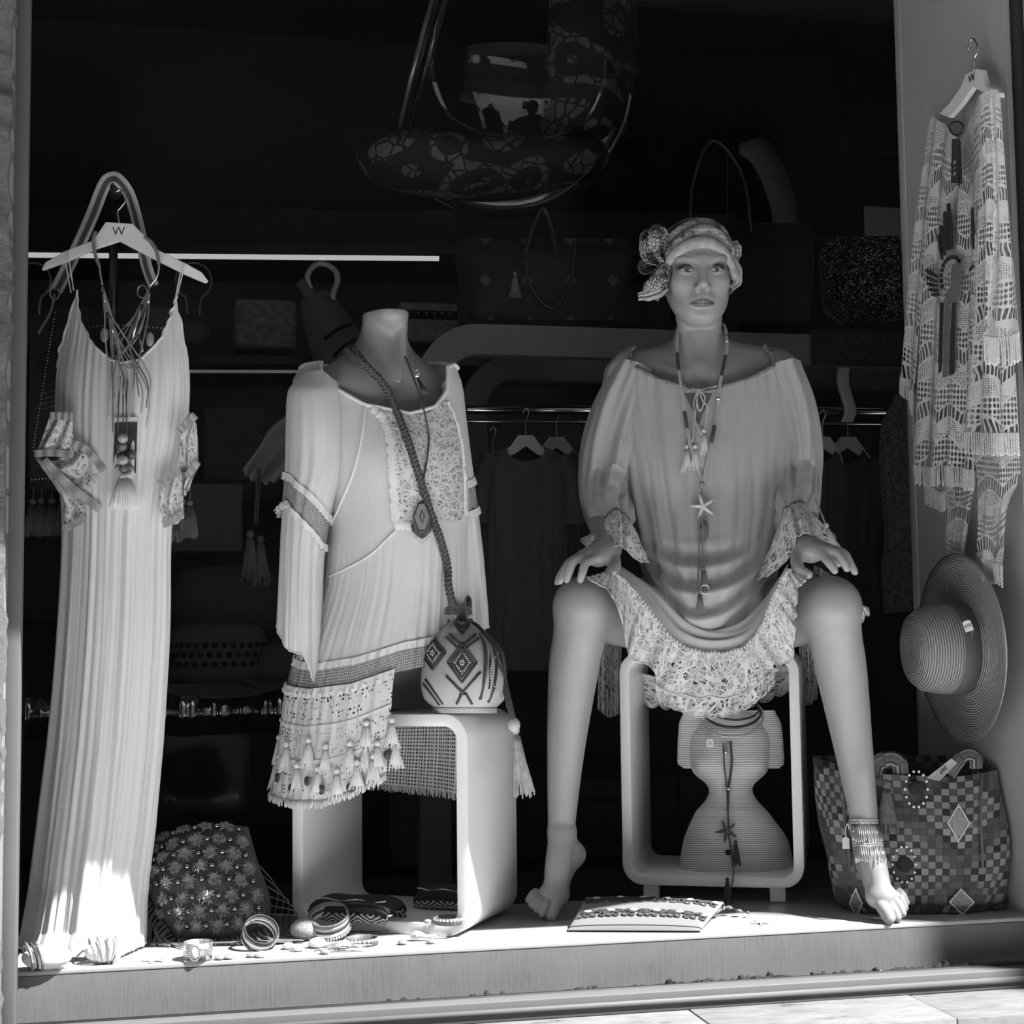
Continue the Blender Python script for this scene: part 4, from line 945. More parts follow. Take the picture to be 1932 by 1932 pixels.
bandd = ip([-.15, 0, .05, .12, .2, .28, .36, .5, .75, .85, 1], [1300, 1296, 1304, 1310, 1300, 1268, 1250, 1255, 1290, 1300, 1296])
mb = MB(); BG.panel(mb, 0, 1, bneck, bandc, 460, 150); DR = obj('dress', mb, M_chif, BM, label='white gauze dress with lace yoke and crocheted tasselled hem')
mb = MB(); un = np.linspace(0, 1, 300)[:-1]; mb.tube(BG.pos(un, bneck(un)+1, .002), .0042, 6, closed=True); obj('neck_binding', mb, M_wtrim, DR)
mb = MB(); BG.panel(mb, 0, 1, lambda u: bandc(u)-3, bandd, 420, 14, .001); obj('net_band', mb, M_mesh, DR)
mb = MB(); BG.panel(mb, 0, 1, lambda u: bandc(u)-10, lambda u: bandc(u)+4, 420, 6, .004, ruf=lambda U, v: .0025*np.sin(U*400)*v); obj('fringe_trim', mb, M_wtrim, DR)
hemf = lambda u: np.interp(u, [-.16, -.05, 0, .04, .10, .17, .22, .26, .29], [1480, 1488, 1492, 1500, 1512, 1512, 1492, 1468, 1440])
UE = .272
mb = MB(); BG.panel(mb, -.16, UE, lambda u: bandd(u)-6, hemf, 260, 60, .003); obj('crochet_hem', mb, M_croc, DR)
mb = MB(); BG.panel(mb, -.16, UE, lambda u: bandd(u)-10, lambda u: bandd(u)+8, 260, 6, .007, ruf=lambda U, v: .003*np.sin(U*500)*v); obj('fringe_trim', mb, M_wtrim, DR)
mb = MB(); BG.panel(mb, .55, .84, lambda u: bandd(u)-10, lambda u: np.interp(u, [.55, .65, .75, .84], [1500, 1488, 1478, 1482]), 260, 50, -.006); obj('crochet_hem', mb, M_croc2, DR)
mb = MB()
for (ua, ub, hf, n) in ((-.16, UE, hemf, 230), (.55, .84, lambda u: np.interp(u, [.55, .65, .75, .84], [1500, 1488, 1478, 1482]), 160)):
    for k in range(n):
        u = ua+(ub-ua)*k/n; y = float(hf(u)); a = BG.pos(u, y-3, .003); b_ = BG.pos(u+random.uniform(-.002, .002), y+random.uniform(9, 15), .003+random.uniform(-.004, .006)); mb.tube([a, (a+b_)/2+E2*.002, b_], .0014, 4)
obj('hem_fringe', mb, M_wtrim, DR, kind='stuff')
mb = MB()
for y0, y1 in ((.30, .335), (.62, .65)):
    BG.panel(mb, -.16, UE, lambda u: bandd(u)*(1-y0)+hemf(u)*y0, lambda u: bandd(u)*(1-y1)+hemf(u)*y1, 200, 4, .006)
obj('crochet_ridge', mb, M_wtrim, DR, kind='stuff')
for i, (x, y) in enumerate(((528, 1386), (553, 1398), (592, 1390), (620, 1402), (663, 1396), (692, 1358), (712, 1396), (738, 1352), (744, 1392), (522, 1432), (571, 1438), (606, 1444), (640, 1448), (676, 1432), (705, 1420), (690, 1398))):
    mb = MB(); tassel(mb, BG.front(x, y, .010), .046, .0155, 16, seed=i); obj('tassel', mb, M_wtrim, DR)
proto = None
for i, (x, y) in enumerate(((537, 1467), (563, 1487), (587, 1474), (613, 1490), (665, 1486), (706, 1446), (731, 1424))):
    P = BG.front(x, y, .012); Q = BG.front(x+3, y, .012); nn = nrm(np.cross(Q-P, ZA)); nn = nn if nn@E2 > 0 else -nn
    mb = MB().lathe([(.0001, -.001), (.0092, -.001), (.0092, .001), (.0001, .0015)], P, basis(nrm(np.cross(ZA, nn)), ZA, nn), 16); obj('coin', mb, plain('coin_dark', .07, .5, var=.2, nscale=200), DR)
mb = MB()
for k in range(14):
    u = .005+k*.020; mb.ball(BG.pos(u, float(bandd(u))+2, .010), .0026, 8)
obj('bead', mb, plain('pearl', .8, .15), DR, kind='stuff')
# empire seam
sx = [(622, 1088), (660, 1070), (700, 1046), (735, 1012), (748, 1000)]
mb = MB(); mb.tube(cr([BG.front(x, y, .002) for x, y in sx], 40), .0022, 5); obj('seam', mb, M_wtrim, DR)
mb = MB(); mb.tube(cr([BG.front(x, y, .002) for x, y in ((690, 762), (684, 820), (668, 890), (640, 960), (626, 990))], 40), .0028, 5); obj('seam', mb, M_wtrim, DR)
# lace yoke with its fringed borders
yl = lambda y: np.interp(y, [752, 800, 860, 980], [712, 733, 741, 752]); yr = lambda y: np.interp(y, [752, 800, 860, 980], [840, 860, 868, 872])
ys = np.linspace(758, 982, 60)
G = A([[BG.front(x, max(y, float(np.interp(x, [700, 760, 800, 830, 838], [757, 780, 780, 758, 735]))+2), .0042) for x in np.linspace(yl(y), yr(y), 50)] for y in ys])
obj('lace_yoke', MB().grid(G, .16, .27), M_yoke, DR)
mb = MB(); G = A([[BG.front(x, y, .003) for x in np.linspace(yl(y)-.5, yr(y)+.5, 30)] for y in np.linspace(775, 984, 20)]); 
def border(pts, w, sd):
    P = cr(A([BG.front(x, y, .004) for x, y in pts]), 90); T, N, B = frames(P); s_ = nrm(np.cross(T, E2)); k = np.linspace(-1, 1, 7); rg = np.random.default_rng(sd)
    jit = 1+.25*rg.normal(size=(90, 2)); ww = np.where(k[None] < 0, jit[:, :1], jit[:, 1:])*w*k[None]
    G = P[:, None]+s_[:, None]*ww[..., None]+E2*(.002*(1-k**2))[None, :, None]; obj('yoke_border', MB().grid(G, .04, .3), M_wtrim, DR)
border([(703, 770), (714, 780), (724, 792), (736, 830), (740, 880), (744, 940), (748, 985)], .0085, 1)
border([(744, 990), (790, 992), (830, 986), (872, 975)], .0095, 2)
border([(842, 760), (858, 800), (868, 850), (872, 910), (874, 975)], .0040, 3)
# sleeves
def sleeve(secs, topy, c1, c2, bot, sd, nlow):
    fo = waves(9, sd, .008, .3, 720, 1200, .8, .3); SG = Garment(secs, fo)
    mb = MB(); SG.panel(mb, 0, 1, topy, c1, 90, 50); obj('sleeve', mb, M_chif, DR)
    mb = MB(); SG.panel(mb, 0, 1, lambda u: c1(u)-3, lambda u: c2(u)+3, 90, 14, -.001); obj('sleeve_net', mb, M_mesh, DR)
    fo2 = waves(nlow, sd+1, .013, .2, 950, 1250, .7, .3); SL = Garment(secs, fo2)
    mb = MB(); SL.panel(mb, 0, 1, c2, bot, 130, 60); obj('sleeve_flounce', mb, M_chif, DR)
    mb = MB(); q = np.linspace(0, 1, 131)[:-1]; mb.tube(SL.pos(q, bot(q), 0), .0016, 4, closed=True); obj('sleeve_hem', mb, M_wtrim, DR)
    for cc in (c1, c2):
        mb = MB(); SG.panel(mb, 0, 1, lambda u: cc(u)-6, lambda u: cc(u)+8, 120, 5, .003, ruf=lambda U, v: .003*np.sin(U*260)*v+.001*np.sin(U*97)); obj('sleeve_frill', mb, M_wtrim, DR)
    mb = MB()
    for k in range(26):
        u = random.uniform(-.12, .12) % 1; y = float(c2(u))+random.uniform(-4, 4); a = SG.pos(u, y, .003); mb.tube([a, a-E1*random.uniform(.003, .008)-ZA*.003, a-E1*random.uniform(.008, .014)-ZA*random.uniform(.002, .014)], .0008, 4)
    obj('sleeve_fringe', mb, M_wtrim, DR, kind='stuff')
sleeve([(696, 578, 640, .050, 3.06), (735, 545, 646, .075, 3.045), (800, 541, 652, .085, 3.035), (880, 540, 650, .085, 3.03), (960, 534, 626, .075, 3.02), (1050, 530, 610, .066, 3.015), (1150, 526, 606, .066, 3.01), (1300, 522, 603, .066, 3.01)],
       ip([0, .25, .5, .75, 1], [702, 698, 735, 705, 702]), ip([0, .1, .25, .4, .5, .75, 1], [895, 900, 935, 975, 980, 940, 895]), ip([0, .1, .25, .4, .5, .75, 1], [955, 950, 990, 1030, 1035, 990, 955]),
       ip([0, .08, .18, .28, .38, .44, .5, .62, .75, .9, 1], [1175, 1200, 1228, 1235, 1288, 1292, 1270, 1240, 1195, 1180, 1175]), 31, 8)
sleeve([(700, 822, 866, .045, 3.13), (740, 830, 874, .060, 3.13), (800, 846, 880, .065, 3.13), (880, 858, 889, .065, 3.13), (960, 864, 900, .060, 3.12), (1050, 866, 909, .055, 3.115), (1180, 862, 918, .055, 3.11), (1220, 862, 918, .055, 3.11)],
       ip([0, .25, .5, .75, 1], [740, 712, 715, 715, 740]), ip([0, .25, .5, .75, 1], [920, 915, 905, 910, 920]), ip([0, .25, .5, .75, 1], [975, 972, 960, 968, 975]),
       ip([0, .25, .5, .75, 1], [1190, 1195, 1182, 1185, 1190]), 41, 6)

# ------------------------------------------------------------------ drawstring bag
PB = Garment([(1144, 838, 884, .030, 3.0), (1162, 836, 888, .040, 2.99), (1172, 842, 888, .042, 2.985), (1185, 832, 900, .055, 2.975), (1215, 810, 928, .078, 2.965), (1255, 797, 947, .090, 2.96), (1290, 794, 955, .094, 2.96), (1318, 800, 952, .090, 2.965), (1336, 818, 935, .078, 2.975), (1346, 845, 905, .04, 2.985)], lambda u, py: .003*np.sin(2*PI*9*u+1)*np.clip(1-(py-1170)/70, 0, 1)-.006*np.exp(-((py-1170)/7)**2))
DB = thing('drawstring_bag', 'beige drawstring bag with embroidered diamonds on the left stool', 'bag', atZ(875, 1343, .416), None)
m, t, b = nt('bag_canvas'); n = tex_noise(t, coord(t), 8, 4); setcol(t, b, ramp(t, n, [(.3, .30), (.7, .48)])); bump(t, b, tex_noise(t, coord(t), 500, 2), .3, .001); b.inputs['Roughness'].default_value = .75
mb = MB(); PB.panel(mb, 0, 1, 1144, 1346, 90, 60); obj('body', mb, m, DB)
M_dk = plain('embroidery_dark', .045, .7, var=.4, nscale=300); M_md = plain('leather_trim', .16, .6, var=.2, nscale=100)
mb = MB(); PB.panel(mb, 0, 1, 1146, 1160, 80, 5, .003); obj('rim', mb, M_md, DB)
base = MB(); pts = [PB.pos(u, 1336, .003) for u in np.linspace(0, 1, 40)[:-1]]; base.add(pts+[p-ZA*.010 for p in pts], [(i, (i+1) % 39, 39+(i+1) % 39, 39+i) for i in range(39)]+[tuple(range(39, 78))]); obj('base', base, plain('bag_base', .40, .6), DB)
mb = MB()
def poly(pts, r=.0022, off=.002): mb.tube(cr([PB.front(x, y, off) for x, y in pts], 8*len(pts)) if len(pts) > 2 else [PB.front(x, y, off) for x, y in np.linspace(pts[0], pts[1], 8)], r, 5)
def diamond(cx, cy, w, h, r=.0022):
    q = [(cx, cy-h), (cx+w, cy), (cx, cy+h), (cx-w, cy), (cx, cy-h)]
    for a, b_ in zip(q[:-1], q[1:]): poly([a, b_], r)
for cx, cy, s in ((872, 1250, 1.), (818, 1232, .85), (872, 1176, .55)):
    for w, h in ((27, 38), (20, 28), (9, 14)): diamond(cx, cy, w*s, h*s)
for a, b_ in (((848, 1196), (884, 1228)), ((896, 1196), (862, 1228)), ((842, 1202), (876, 1234)), ((902, 1204), (868, 1232)), ((842, 1275), (876, 1310)), ((906, 1268), (868, 1312)), ((870, 1312), (862, 1328)), ((878, 1308), (890, 1328)), ((800, 1290), (830, 1330)), ((804, 1282), (836, 1328))): poly([a, b_], .0025)
poly([(905, 1180), (914, 1220), (914, 1270), (905, 1320)], .0035); poly([(925, 1200), (934, 1240), (932, 1290), (920, 1325)], .003); poly([(918, 1205), (924, 1250), (922, 1300)], .002)
obj('embroidery', mb, M_dk, DB, kind='stuff')
mb = MB()
for cx, cy, s in ((872, 1250, 1.), (818, 1232, .85)):
    for k in range(20):
        a = 2*PI*k/20; q = abs(math.cos(a))+abs(math.sin(a)); mb.ball(PB.front(cx+14*s*math.cos(a)/q, cy+21*s*math.sin(a)/q, .003), .0018, 6)
    for k in range(5): mb.ball(PB.front(cx+3*math.cos(k*1.26), cy+4*math.sin(k*1.26), .003), .002, 6)
for k in range(26): mb.ball(PB.front(930+8*math.sin(k*.3), 1190+k*5, .004), .0018, 6)
obj('beading', mb, plain('silver', .8), DB, kind='stuff')
mb = MB(); stp = [D(652, 660, 3.06), D(680, 682, 3.005), D(712, 712, 2.99), D(735, 745, 2.985)]+[BG.front(x, y, .010) for x, y in ((752, 790), (770, 840), (785, 890), (797, 930), (812, 980), (826, 1020), (838, 1070))]+[D(846, 1105, 2.955), D(856, 1148, 2.955)]
braid(mb, cr(A(stp), 260), .0072, .026); obj('strap', mb, plain('braid_dark', .075, .7, var=.3, nscale=300), DB)
mb = MB(); braid(mb, cr(A([D(884, 1150, 3.02), D(886, 1135, 3.04), D(880, 1128, 3.06)]), 30), .006, .026); obj('strap', mb, plain('braid_dark', .075), DB)
mb = MB()
for dx in (0, 7, 14):
    braid(mb, cr(A([PB.front(890+dx*.3, 1170, .006), PB.front(905+dx, 1188, .008), PB.front(928+dx, 1230, .010), D(948+dx*.5, 1290, 2.93), D(962+dx*.4, 1345, 2.90), D(972+dx*.3, 1382, 2.91)]), 120), .0032, .014, 5)
braid(mb, cr(A([PB.front(858, 1172, .005), PB.front(872, 1178, .008), PB.front(890, 1172, .008)]), 40), .005, .02)
obj('drawstring', mb, plain('braid_dark', .075), DB)
mb = MB(); tassel(mb, D(972, 1370, 2.905), .115, .020, 46, dirn=(.12, .0, -1), seed=8, tr=.0012); obj('tassel', mb, plain('tassel_straw', .36, .7, var=.4, nscale=60), DB)
mb = MB(); mb.ball(D(970, 1368, 2.90), (.012, .012, .014), 12); obj('tassel_bead', mb, plain('wood_pale', .45, .5), DB)

# ------------------------------------------------------------------ pendant necklace and tassel charm on the bust
PN = thing('pendant_necklace', 'dark beaded pendant on a twisted cord hanging over the lace yoke', 'necklace', BG.front(795, 1010, .012))
mb = MB(); c_ = [D(664, 648, 3.06), D(690, 675, 3.03), D(720, 706, 2.995)]
rp_ = [D(764, 672, 3.045), D(775, 700, 3.01), D(790, 740, 2.985), D(800, 775, 2.965)]+[BG.front(x, y, .008) for x, y in ((805, 820), (803, 860), (796, 905), (792, 935))]
lp_ = [D(664, 648, 3.06), D(690, 680, 3.015), D(712, 706, 2.995), D(738, 745, 2.98)]+[BG.front(x, y, .006) for x, y in ((762, 800), (778, 860), (788, 910), (791, 935))]
rope(mb, cr(A(rp_), 150), .0020, 130, 5); rope(mb, cr(A(lp_), 150), .0018, 130, 5); obj('cord', mb, plain('cord_dark', .07, .8), PN)
o_ = BG.front(792, 975, .010); ex = nrm(BG.front(800, 975, .01)-BG.front(784, 975, .01)); ez = nrm(np.cross(ex, ZA)); ez = ez if ez@E2 > 0 else -ez
k_ = 1/F*2.95
def hexa(w, h, top, low, th_, m_, nm, zoff, par=PN):
    q = A([(-top, h), (top, h), (w, 0), (low, -h), (-low, -h), (-w, 0)])*k_; obj(nm, MB().prism(q, o_+ez*zoff, ex, ZA, ez, th_), m_, par, smooth=False, bevel=.0006)
hexa(17.5, 27, 6, 7, .003, M_dk, 'pendant_rim', 0); hexa(15, 24, 5, 5.5, .002, plain('pendant_stone', .22, .3, var=.5, nscale=400), 'pendant_plate', .0025)
hexa(5.5, 13, .5, .5, .001, M_dk, 'pendant_lozenge', .0042); hexa(3, 8, .4, .4, .001, plain('pendant_stone', .22), 'pendant_lozenge', .005)
q = A([(-17, -8), (17, -8), (14, -30), (7, -38), (-7, -38), (-14, -30)])*k_; obj('pendant_fan', MB().prism(q, o_-ez*.001, ex, ZA, ez, .002), plain('pendant_fan', .12, .4, var=.5, nscale=300), PN, smooth=False)
mb = MB(); mb.tube(cr([o_+(ex*x+ZA*y)*k_ for x, y in ((-18, -14), (-15, -28), (-7, -37), (7, -37), (15, -28), (18, -14))], 30), .0030, 6); obj('pendant_band', mb, M_dk, PN)
mb = MB()
for k in range(15):
    x = -16+k*32/14; y0 = -36+abs(x)*.9; mb.tube([o_+(ex*x+ZA*y0)*k_+ez*.002, o_+(ex*x+ZA*(y0-14))*k_+ez*.002], .0009, 5); mb.ball(o_+(ex*x+ZA*(y0-15))*k_+ez*.002, .0014, 6)
obj('bead_fringe', mb, plain('silver_beads', .5, .3, metal=.7), PN, kind='stuff')
TC = thing('tassel_charm', 'small black leather tassel charm on the chest of the bust', 'charm', D(795, 745, 2.985))
mb = MB()
for k in range(6): mb.tube([D(788, 712, 2.99), D(792+k*1.2, 728, 2.982), D(796+k*3, 744, 2.978)], [.0022, .0026, .003], 5, flat=.5)
obj('tassel', mb, plain('leather_black', .02, .4), TC); mb = MB(); mb.ball(D(787, 708, 2.992), (.005, .004, .006), 8); mb.tube(cr(A([D(784, 712, 2.99), D(783, 702, 2.992), D(788, 698, 2.992), D(791, 706, 2.99)]), 16), .0009, 5); obj('clasp', mb, plain('silver', .8), TC)
mb = MB(); mb.tube(cr(A([D(712, 702, 3.0), D(735, 714, 2.99), D(752, 720, 2.987), D(760, 708, 2.99), D(759, 700, 2.998)]), 40), .0006, 4)
obj('fine_chain', mb, plain('silver', .8), label='very thin silver chain at the throat of the headless bust', cat='necklace')

# ------------------------------------------------------------------ rope-wound torso inside the right stool
m, t, b = nt('sisal_rope'); uv = coord(t, 'UV', (1, 1, 1)); wv = tex_wave(t, uv, 62, .35, 'Y', 3); tw = tex_wave(t, coord(t, 'UV', (40, 260, 1)), 1.2, .4, 'DIAGONAL')
h = math_n(t, 'ADD', math_n(t, 'MULTIPLY', wv, .7), math_n(t, 'MULTIPLY', tw, .3)); setcol(t, b, ramp(t, h, [(.1, .22), (.45, .62), (.9, .85)])); bump(t, b, h, .5, .002); b.inputs['Roughness'].default_value = .9; M_sisal = m
RG_d = 3.36
def rfold(u, py):
    x = (u-.25)*2*PI; bust = np.exp(-((py-1442)/26.)**2); return .020*bust*np.exp(-((np.abs(x)-.62)/.42)**2)
RG = Garment([(1336, 1352, 1404, .03, RG_d), (1352, 1330, 1428, .045, RG_d), (1390, 1304, 1452, .062, RG_d), (1430, 1302, 1452, .070, RG_d), (1458, 1308, 1446, .068, RG_d), (1482, 1334, 1422, .050, RG_d), (1502, 1335, 1424, .050, RG_d), (1532, 1312, 1450, .068, RG_d), (1580, 1291, 1484, .086, RG_d), (1630, 1283, 1497, .092, RG_d), (1650, 1283, 1498, .092, RG_d)], rfold)
RT_ = thing('rope_torso', 'torso shaped display form wound with sisal rope inside the tall stool', 'display form', D(1390, 1650, RG_d))
mb = MB(); RG.panel(mb, 0, 1, 1336, 1648, 120, 110); n0 = mb.n; obj('torso', mb, M_sisal, RT_)
WG = Garment([(1340, 1290, 1462, .030, RG_d+.02), (1365, 1281, 1474, .034, RG_d+.02), (1420, 1278, 1479, .035, RG_d+.02), (1442, 1279, 1479, .034, RG_d+.02), (1450, 1290, 1470, .03, RG_d+.02)], None, .55)
mb = MB(); WG.panel(mb, 0, 1, 1340, 1450, 100, 40); obj('shoulder', mb, M_sisal, RT_)
mb = MB(); top = [RG.pos(u, 1337, 0) for u in np.linspace(0, 1, 30)[:-1]]; mb.add(top, [tuple(range(29))]); obj('neck_cap', mb, M_sisal, RT_)
mb = MB().lathe([(.0001, 0), (.006, 0), (.006, .004), (.0001, .006)], RG.front(1373, 1608, .0), basis(E1, ZA, E2), 12); obj('knob', mb, M_black, RT_)
# collars around its neck
for i, (cx, cy, rx, ry, r, mm_, lb) in enumerate(((1380, 1352, 60, 38, .0028, plain('silver_beads', .5), 'silver beaded hoop collar around the neck of the rope torso'), (1383, 1345, 52, 27, .0030, plain('leather_black', .02), 'black round leather collar above the silver hoop on the rope torso'), (1388, 1338, 44, 20, .0024, plain('leather_black', .02), 'thin black inner collar at the top of the rope torso'))):
    a = np.linspace(0, 2*PI, 60)[:-1]; P = D(cx+rx*np.cos(a), cy+ry*np.sin(a), 3.30-.055*np.sin(a)+.03); mb = MB(); mb.tube(P, r, 6, closed=True)
    obj('hoop_collar', mb, mm_, label=lb, cat='necklace', group='hoop collars on the rope torso')
LN = thing('leather_necklace', 'long dark leather strap necklace with a starfish on the rope torso', 'necklace', D(1382, 1690, 3.14))
mb = MB(); P = cr(A([RG.front(1366, 1402, .008), RG.front(1368, 1440, .012), RG.front(1372, 1482, .010), RG.front(1374, 1530, .008), RG.front(1376, 1575, .008), RG.front(1382, 1620, .010), D(1384, 1648, 3.225), D(1380, 1672, 3.195), D(1376, 1690, 3.17), D(1372, 1704, 3.14)]), 80); mb.tube(P, .0035, 6, flat=.4)
P2 = cr(A([RG.front(1378, 1398, .008), RG.front(1380, 1440, .012), RG.front(1376, 1482, .011), RG.front(1374, 1530, .010)]), 50); mb.tube(P2, .0045, 6, flat=.5); obj('strap', mb, plain('leather_darkgrey', .06, .5), LN)
mb = starfish(MB(), RG.front(1373, 1568, .014), .027, E1, ZA, E2, .006, .4); obj('starfish', mb, plain('starfish_dark', .09, .8), LN)
for i, (P, l) in enumerate(((RG.front(1388, 1585, .012), .045), (D(1372, 1655, 3.20), .045))):
    mb = MB(); tassel(mb, P, l, .010, 16, seed=i); obj('tassel', mb, plain('tassel_dark', .06, .8), LN)
mb = MB(); mb.tube(P2[34:37], .0062, 8); obj('slide', mb, plain('silver', .8), LN)
mb = MB(); mb.tube(P2[2:10]-E1*.012, .0042, 8); obj('charm', mb, plain('silver', .8), LN)
m_tag = plain('paper_tag', .7, .8)
def tag_card(label, o, ex, ey, w, h, par=None, txt=None, kindw='price tag'):
    ex = nrm(ex); ey = nrm(ey); ez = np.cross(ex, ey); ez = ez if ez@E2 > 0 else -ez
    q = A([(-w/2, -h/2), (w/2, -h/2), (w/2, h*.38), (w*.28, h/2), (-w*.28, h/2), (-w/2, h*.38)])
    T_ = thing('price_tag', label, kindw, o-ey*h/2)
    obj('card', MB().prism(q, o, ex, ey, ez, .0006), m_tag, T_, smooth=False)
    if txt:
        cv = bpy.data.curves.new('figures', 'FONT'); cv.body = txt; cv.size = h*.42; cv.align_x = 'CENTER'; cv.align_y = 'CENTER'; cv.extrude = .0001; cv.materials.append(M_black)
        put_text(cv, basis(ex, ey, ez), o+ez*.0010, T_, 'figures')
    return T_
tag_card('small white price tag hanging below the silver hoop collar', RG.front(1347, 1402, .02), E1, ZA, .015, .018, txt='25')
# ================================================================== maxi dress on its hanger
M_crepe = cloth('white_crepe', .78, .85, 420, .2, .1, .025, trans=.12)
M_ml = lace('sleeve_lace', .58, 52, .27, 'flower', dark=.32)
M_rib = plain('satin_ribbon', .34, .35, var=.15, nscale=60)
MS = [(540, 136, 338, .030, 2.935), (600, 124, 346, .050, 2.93), (690, 110, 356, .080, 2.92), (780, 106, 354, .088, 2.91), (880, 114, 336, .088, 2.90), (1000, 120, 320, .088, 2.90), (1200, 110, 316, .092, 2.89), (1400, 94, 304, .097, 2.88), (1560, 76, 288, .104, 2.87), (1680, 62, 272, .112, 2.86), (1760, 48, 268, .125, 2.85), (1800, 34, 268, .14, 2.84)]
h1 = waves(10, 64, .014, .05, 700, 1200, .6, .30); h2 = waves(6, 62, .016, .05, 1300, 1750, 1., .0)
def mfold(u, py): return h1(u, py)+h2(u, py)+.0020*np.sin(2*PI*52*u)*np.clip(1-(py-560)/190, 0, 1)+.0009*np.sin(2*PI*31*u+.004*py)+.0006*np.sin(2*PI*47*u)
MG = Garment(MS, mfold)
mtop = ip([0, .04, .078, .12, .17, .22, .25, .29, .34, .39, .43, .46, .5, .55, .75, .95, 1], [692, 640, 547, 606, 650, 680, 684, 678, 645, 596, 558, 640, 700, 694, 694, 694, 692])
MX = thing('maxi_dress', 'long white sleeveless dress on a hanger, hem spread on the platform', 'dress', (-.14, .16, 0))
U = np.linspace(0, 1, 520)[None].repeat(260, 0); v = np.linspace(0, 1, 260)[:, None]; PY = mtop(U[0])[None]*(1-v)+1806*v
G = MG.pos(U, PY, 0); low = G[..., 2] < .004
G[..., 2] = np.where(G[..., 2] < .004, .004+.006*np.abs(np.sin(U*70+PY*.2)), G[..., 2])
G[..., 1] = np.maximum(G[..., 1], .012)
obj('gown', MB().grid(G), M_crepe, MX)
mb = MB(); un = np.linspace(.078, .43, 140); mb.tube(MG.pos(un, mtop(un), .001), .0022, 5); obj('neck_binding', mb, M_crepe, MX)
mb = MB(); un = np.linspace(-.22, .078, 100); mb.tube(MG.pos(un % 1, mtop(un % 1), .001), .0022, 5); obj('armhole_binding', mb, M_crepe, MX)
for pts in ([(128, 478, 2.935), (133, 510, 2.93), (139, 548, 2.925)], [(122, 482, 2.955), (127, 515, 2.95), (134, 552, 2.945)], [(350, 496, 2.935), (341, 530, 2.93), (333, 562, 2.925)], [(343, 500, 2.955), (337, 530, 2.95), (330, 566, 2.945)]):
    mb = MB(); mb.tube(cr(A([D(*p) for p in pts]), 16), .0026, 5, flat=.5); obj('strap', mb, M_crepe, MX)
def net(rows, d, bulge=.01, nu=50, nv=30, wob=.004, sd=0):
    R_ = A([[D(x, y, d) for x, y in r] for r in rows]); G = surf(R_, nu, nv); u = np.linspace(0, 1, nu)[None]; v = np.linspace(0, 1, nv)[:, None]
    return G+E2*(bulge*np.sin(u*PI)*np.sin(v*PI)+wob*np.sin(u*13+sd+v*4))[..., None]
def ribbon(pts, d, w, par, m_=M_rib, nm='ribbon', lift=.004):
    P = cr(A([D(x, y, d) for x, y in pts]), 40); T, N, B = frames(P); s_ = nrm(np.cross(T, E2)); k = np.linspace(-1, 1, 5)
    obj(nm, MB().grid(P[:, None]+s_[:, None]*(k[None, :, None]*w)+E2*(lift+.0015*np.sin(np.linspace(0, 22, 40)))[:, None, None]), m_, par)
for rows, d, sd in (([[(96, 784), (116, 782), (138, 784)], [(84, 815), (112, 812), (138, 815)], [(66, 856), (100, 852), (138, 858)]], 2.815, 1),
                    ([[(138, 838), (166, 852), (196, 888)], [(108, 868), (152, 892), (195, 925)], [(66, 862), (128, 918), (190, 964)]], 2.822, 2),
                    ([[(66, 864), (100, 890), (136, 926)], [(112, 935), (138, 945), (178, 960)], [(122, 1000), (152, 990), (188, 966)]], 2.835, 3),
                    ([[(356, 776), (364, 784), (370, 800)], [(338, 815), (356, 828), (374, 850)], [(340, 902), (358, 900), (376, 878)]], 2.84, 4),
                    ([[(302, 908), (325, 898), (341, 892)], [(301, 940), (322, 945), (346, 932)], [(308, 996), (330, 990), (347, 978)]], 2.815, 5),
                    ([[(345, 890), (358, 895), (374, 886)], [(343, 915), (352, 912), (364, 905)], [(344, 940), (350, 935), (356, 925)]], 2.835, 6)):
    obj('lace_sleeve', MB().grid(net(rows, d, .008, sd=sd), .11, .11), M_ml, MX)
for pts, d, w in (([(95, 786), (116, 786), (138, 787)], 2.81, .0075), ([(66, 857), (100, 855), (139, 858)], 2.81, .0065), ([(138, 836), (166, 850), (197, 890)], 2.815, .0065), ([(84, 868), (130, 915), (190, 962)], 2.81, .0075), ([(120, 1000), (150, 984), (160, 972)], 2.825, .0065),
                  ([(336, 818), (350, 803), (370, 784)], 2.832, .0075), ([(342, 904), (358, 894), (375, 872)], 2.832, .0065), ([(300, 914), (322, 900), (342, 888)], 2.806, .0075), ([(308, 990), (330, 980), (346, 968)], 2.806, .0065)):
    ribbon(pts, d, w, MX)
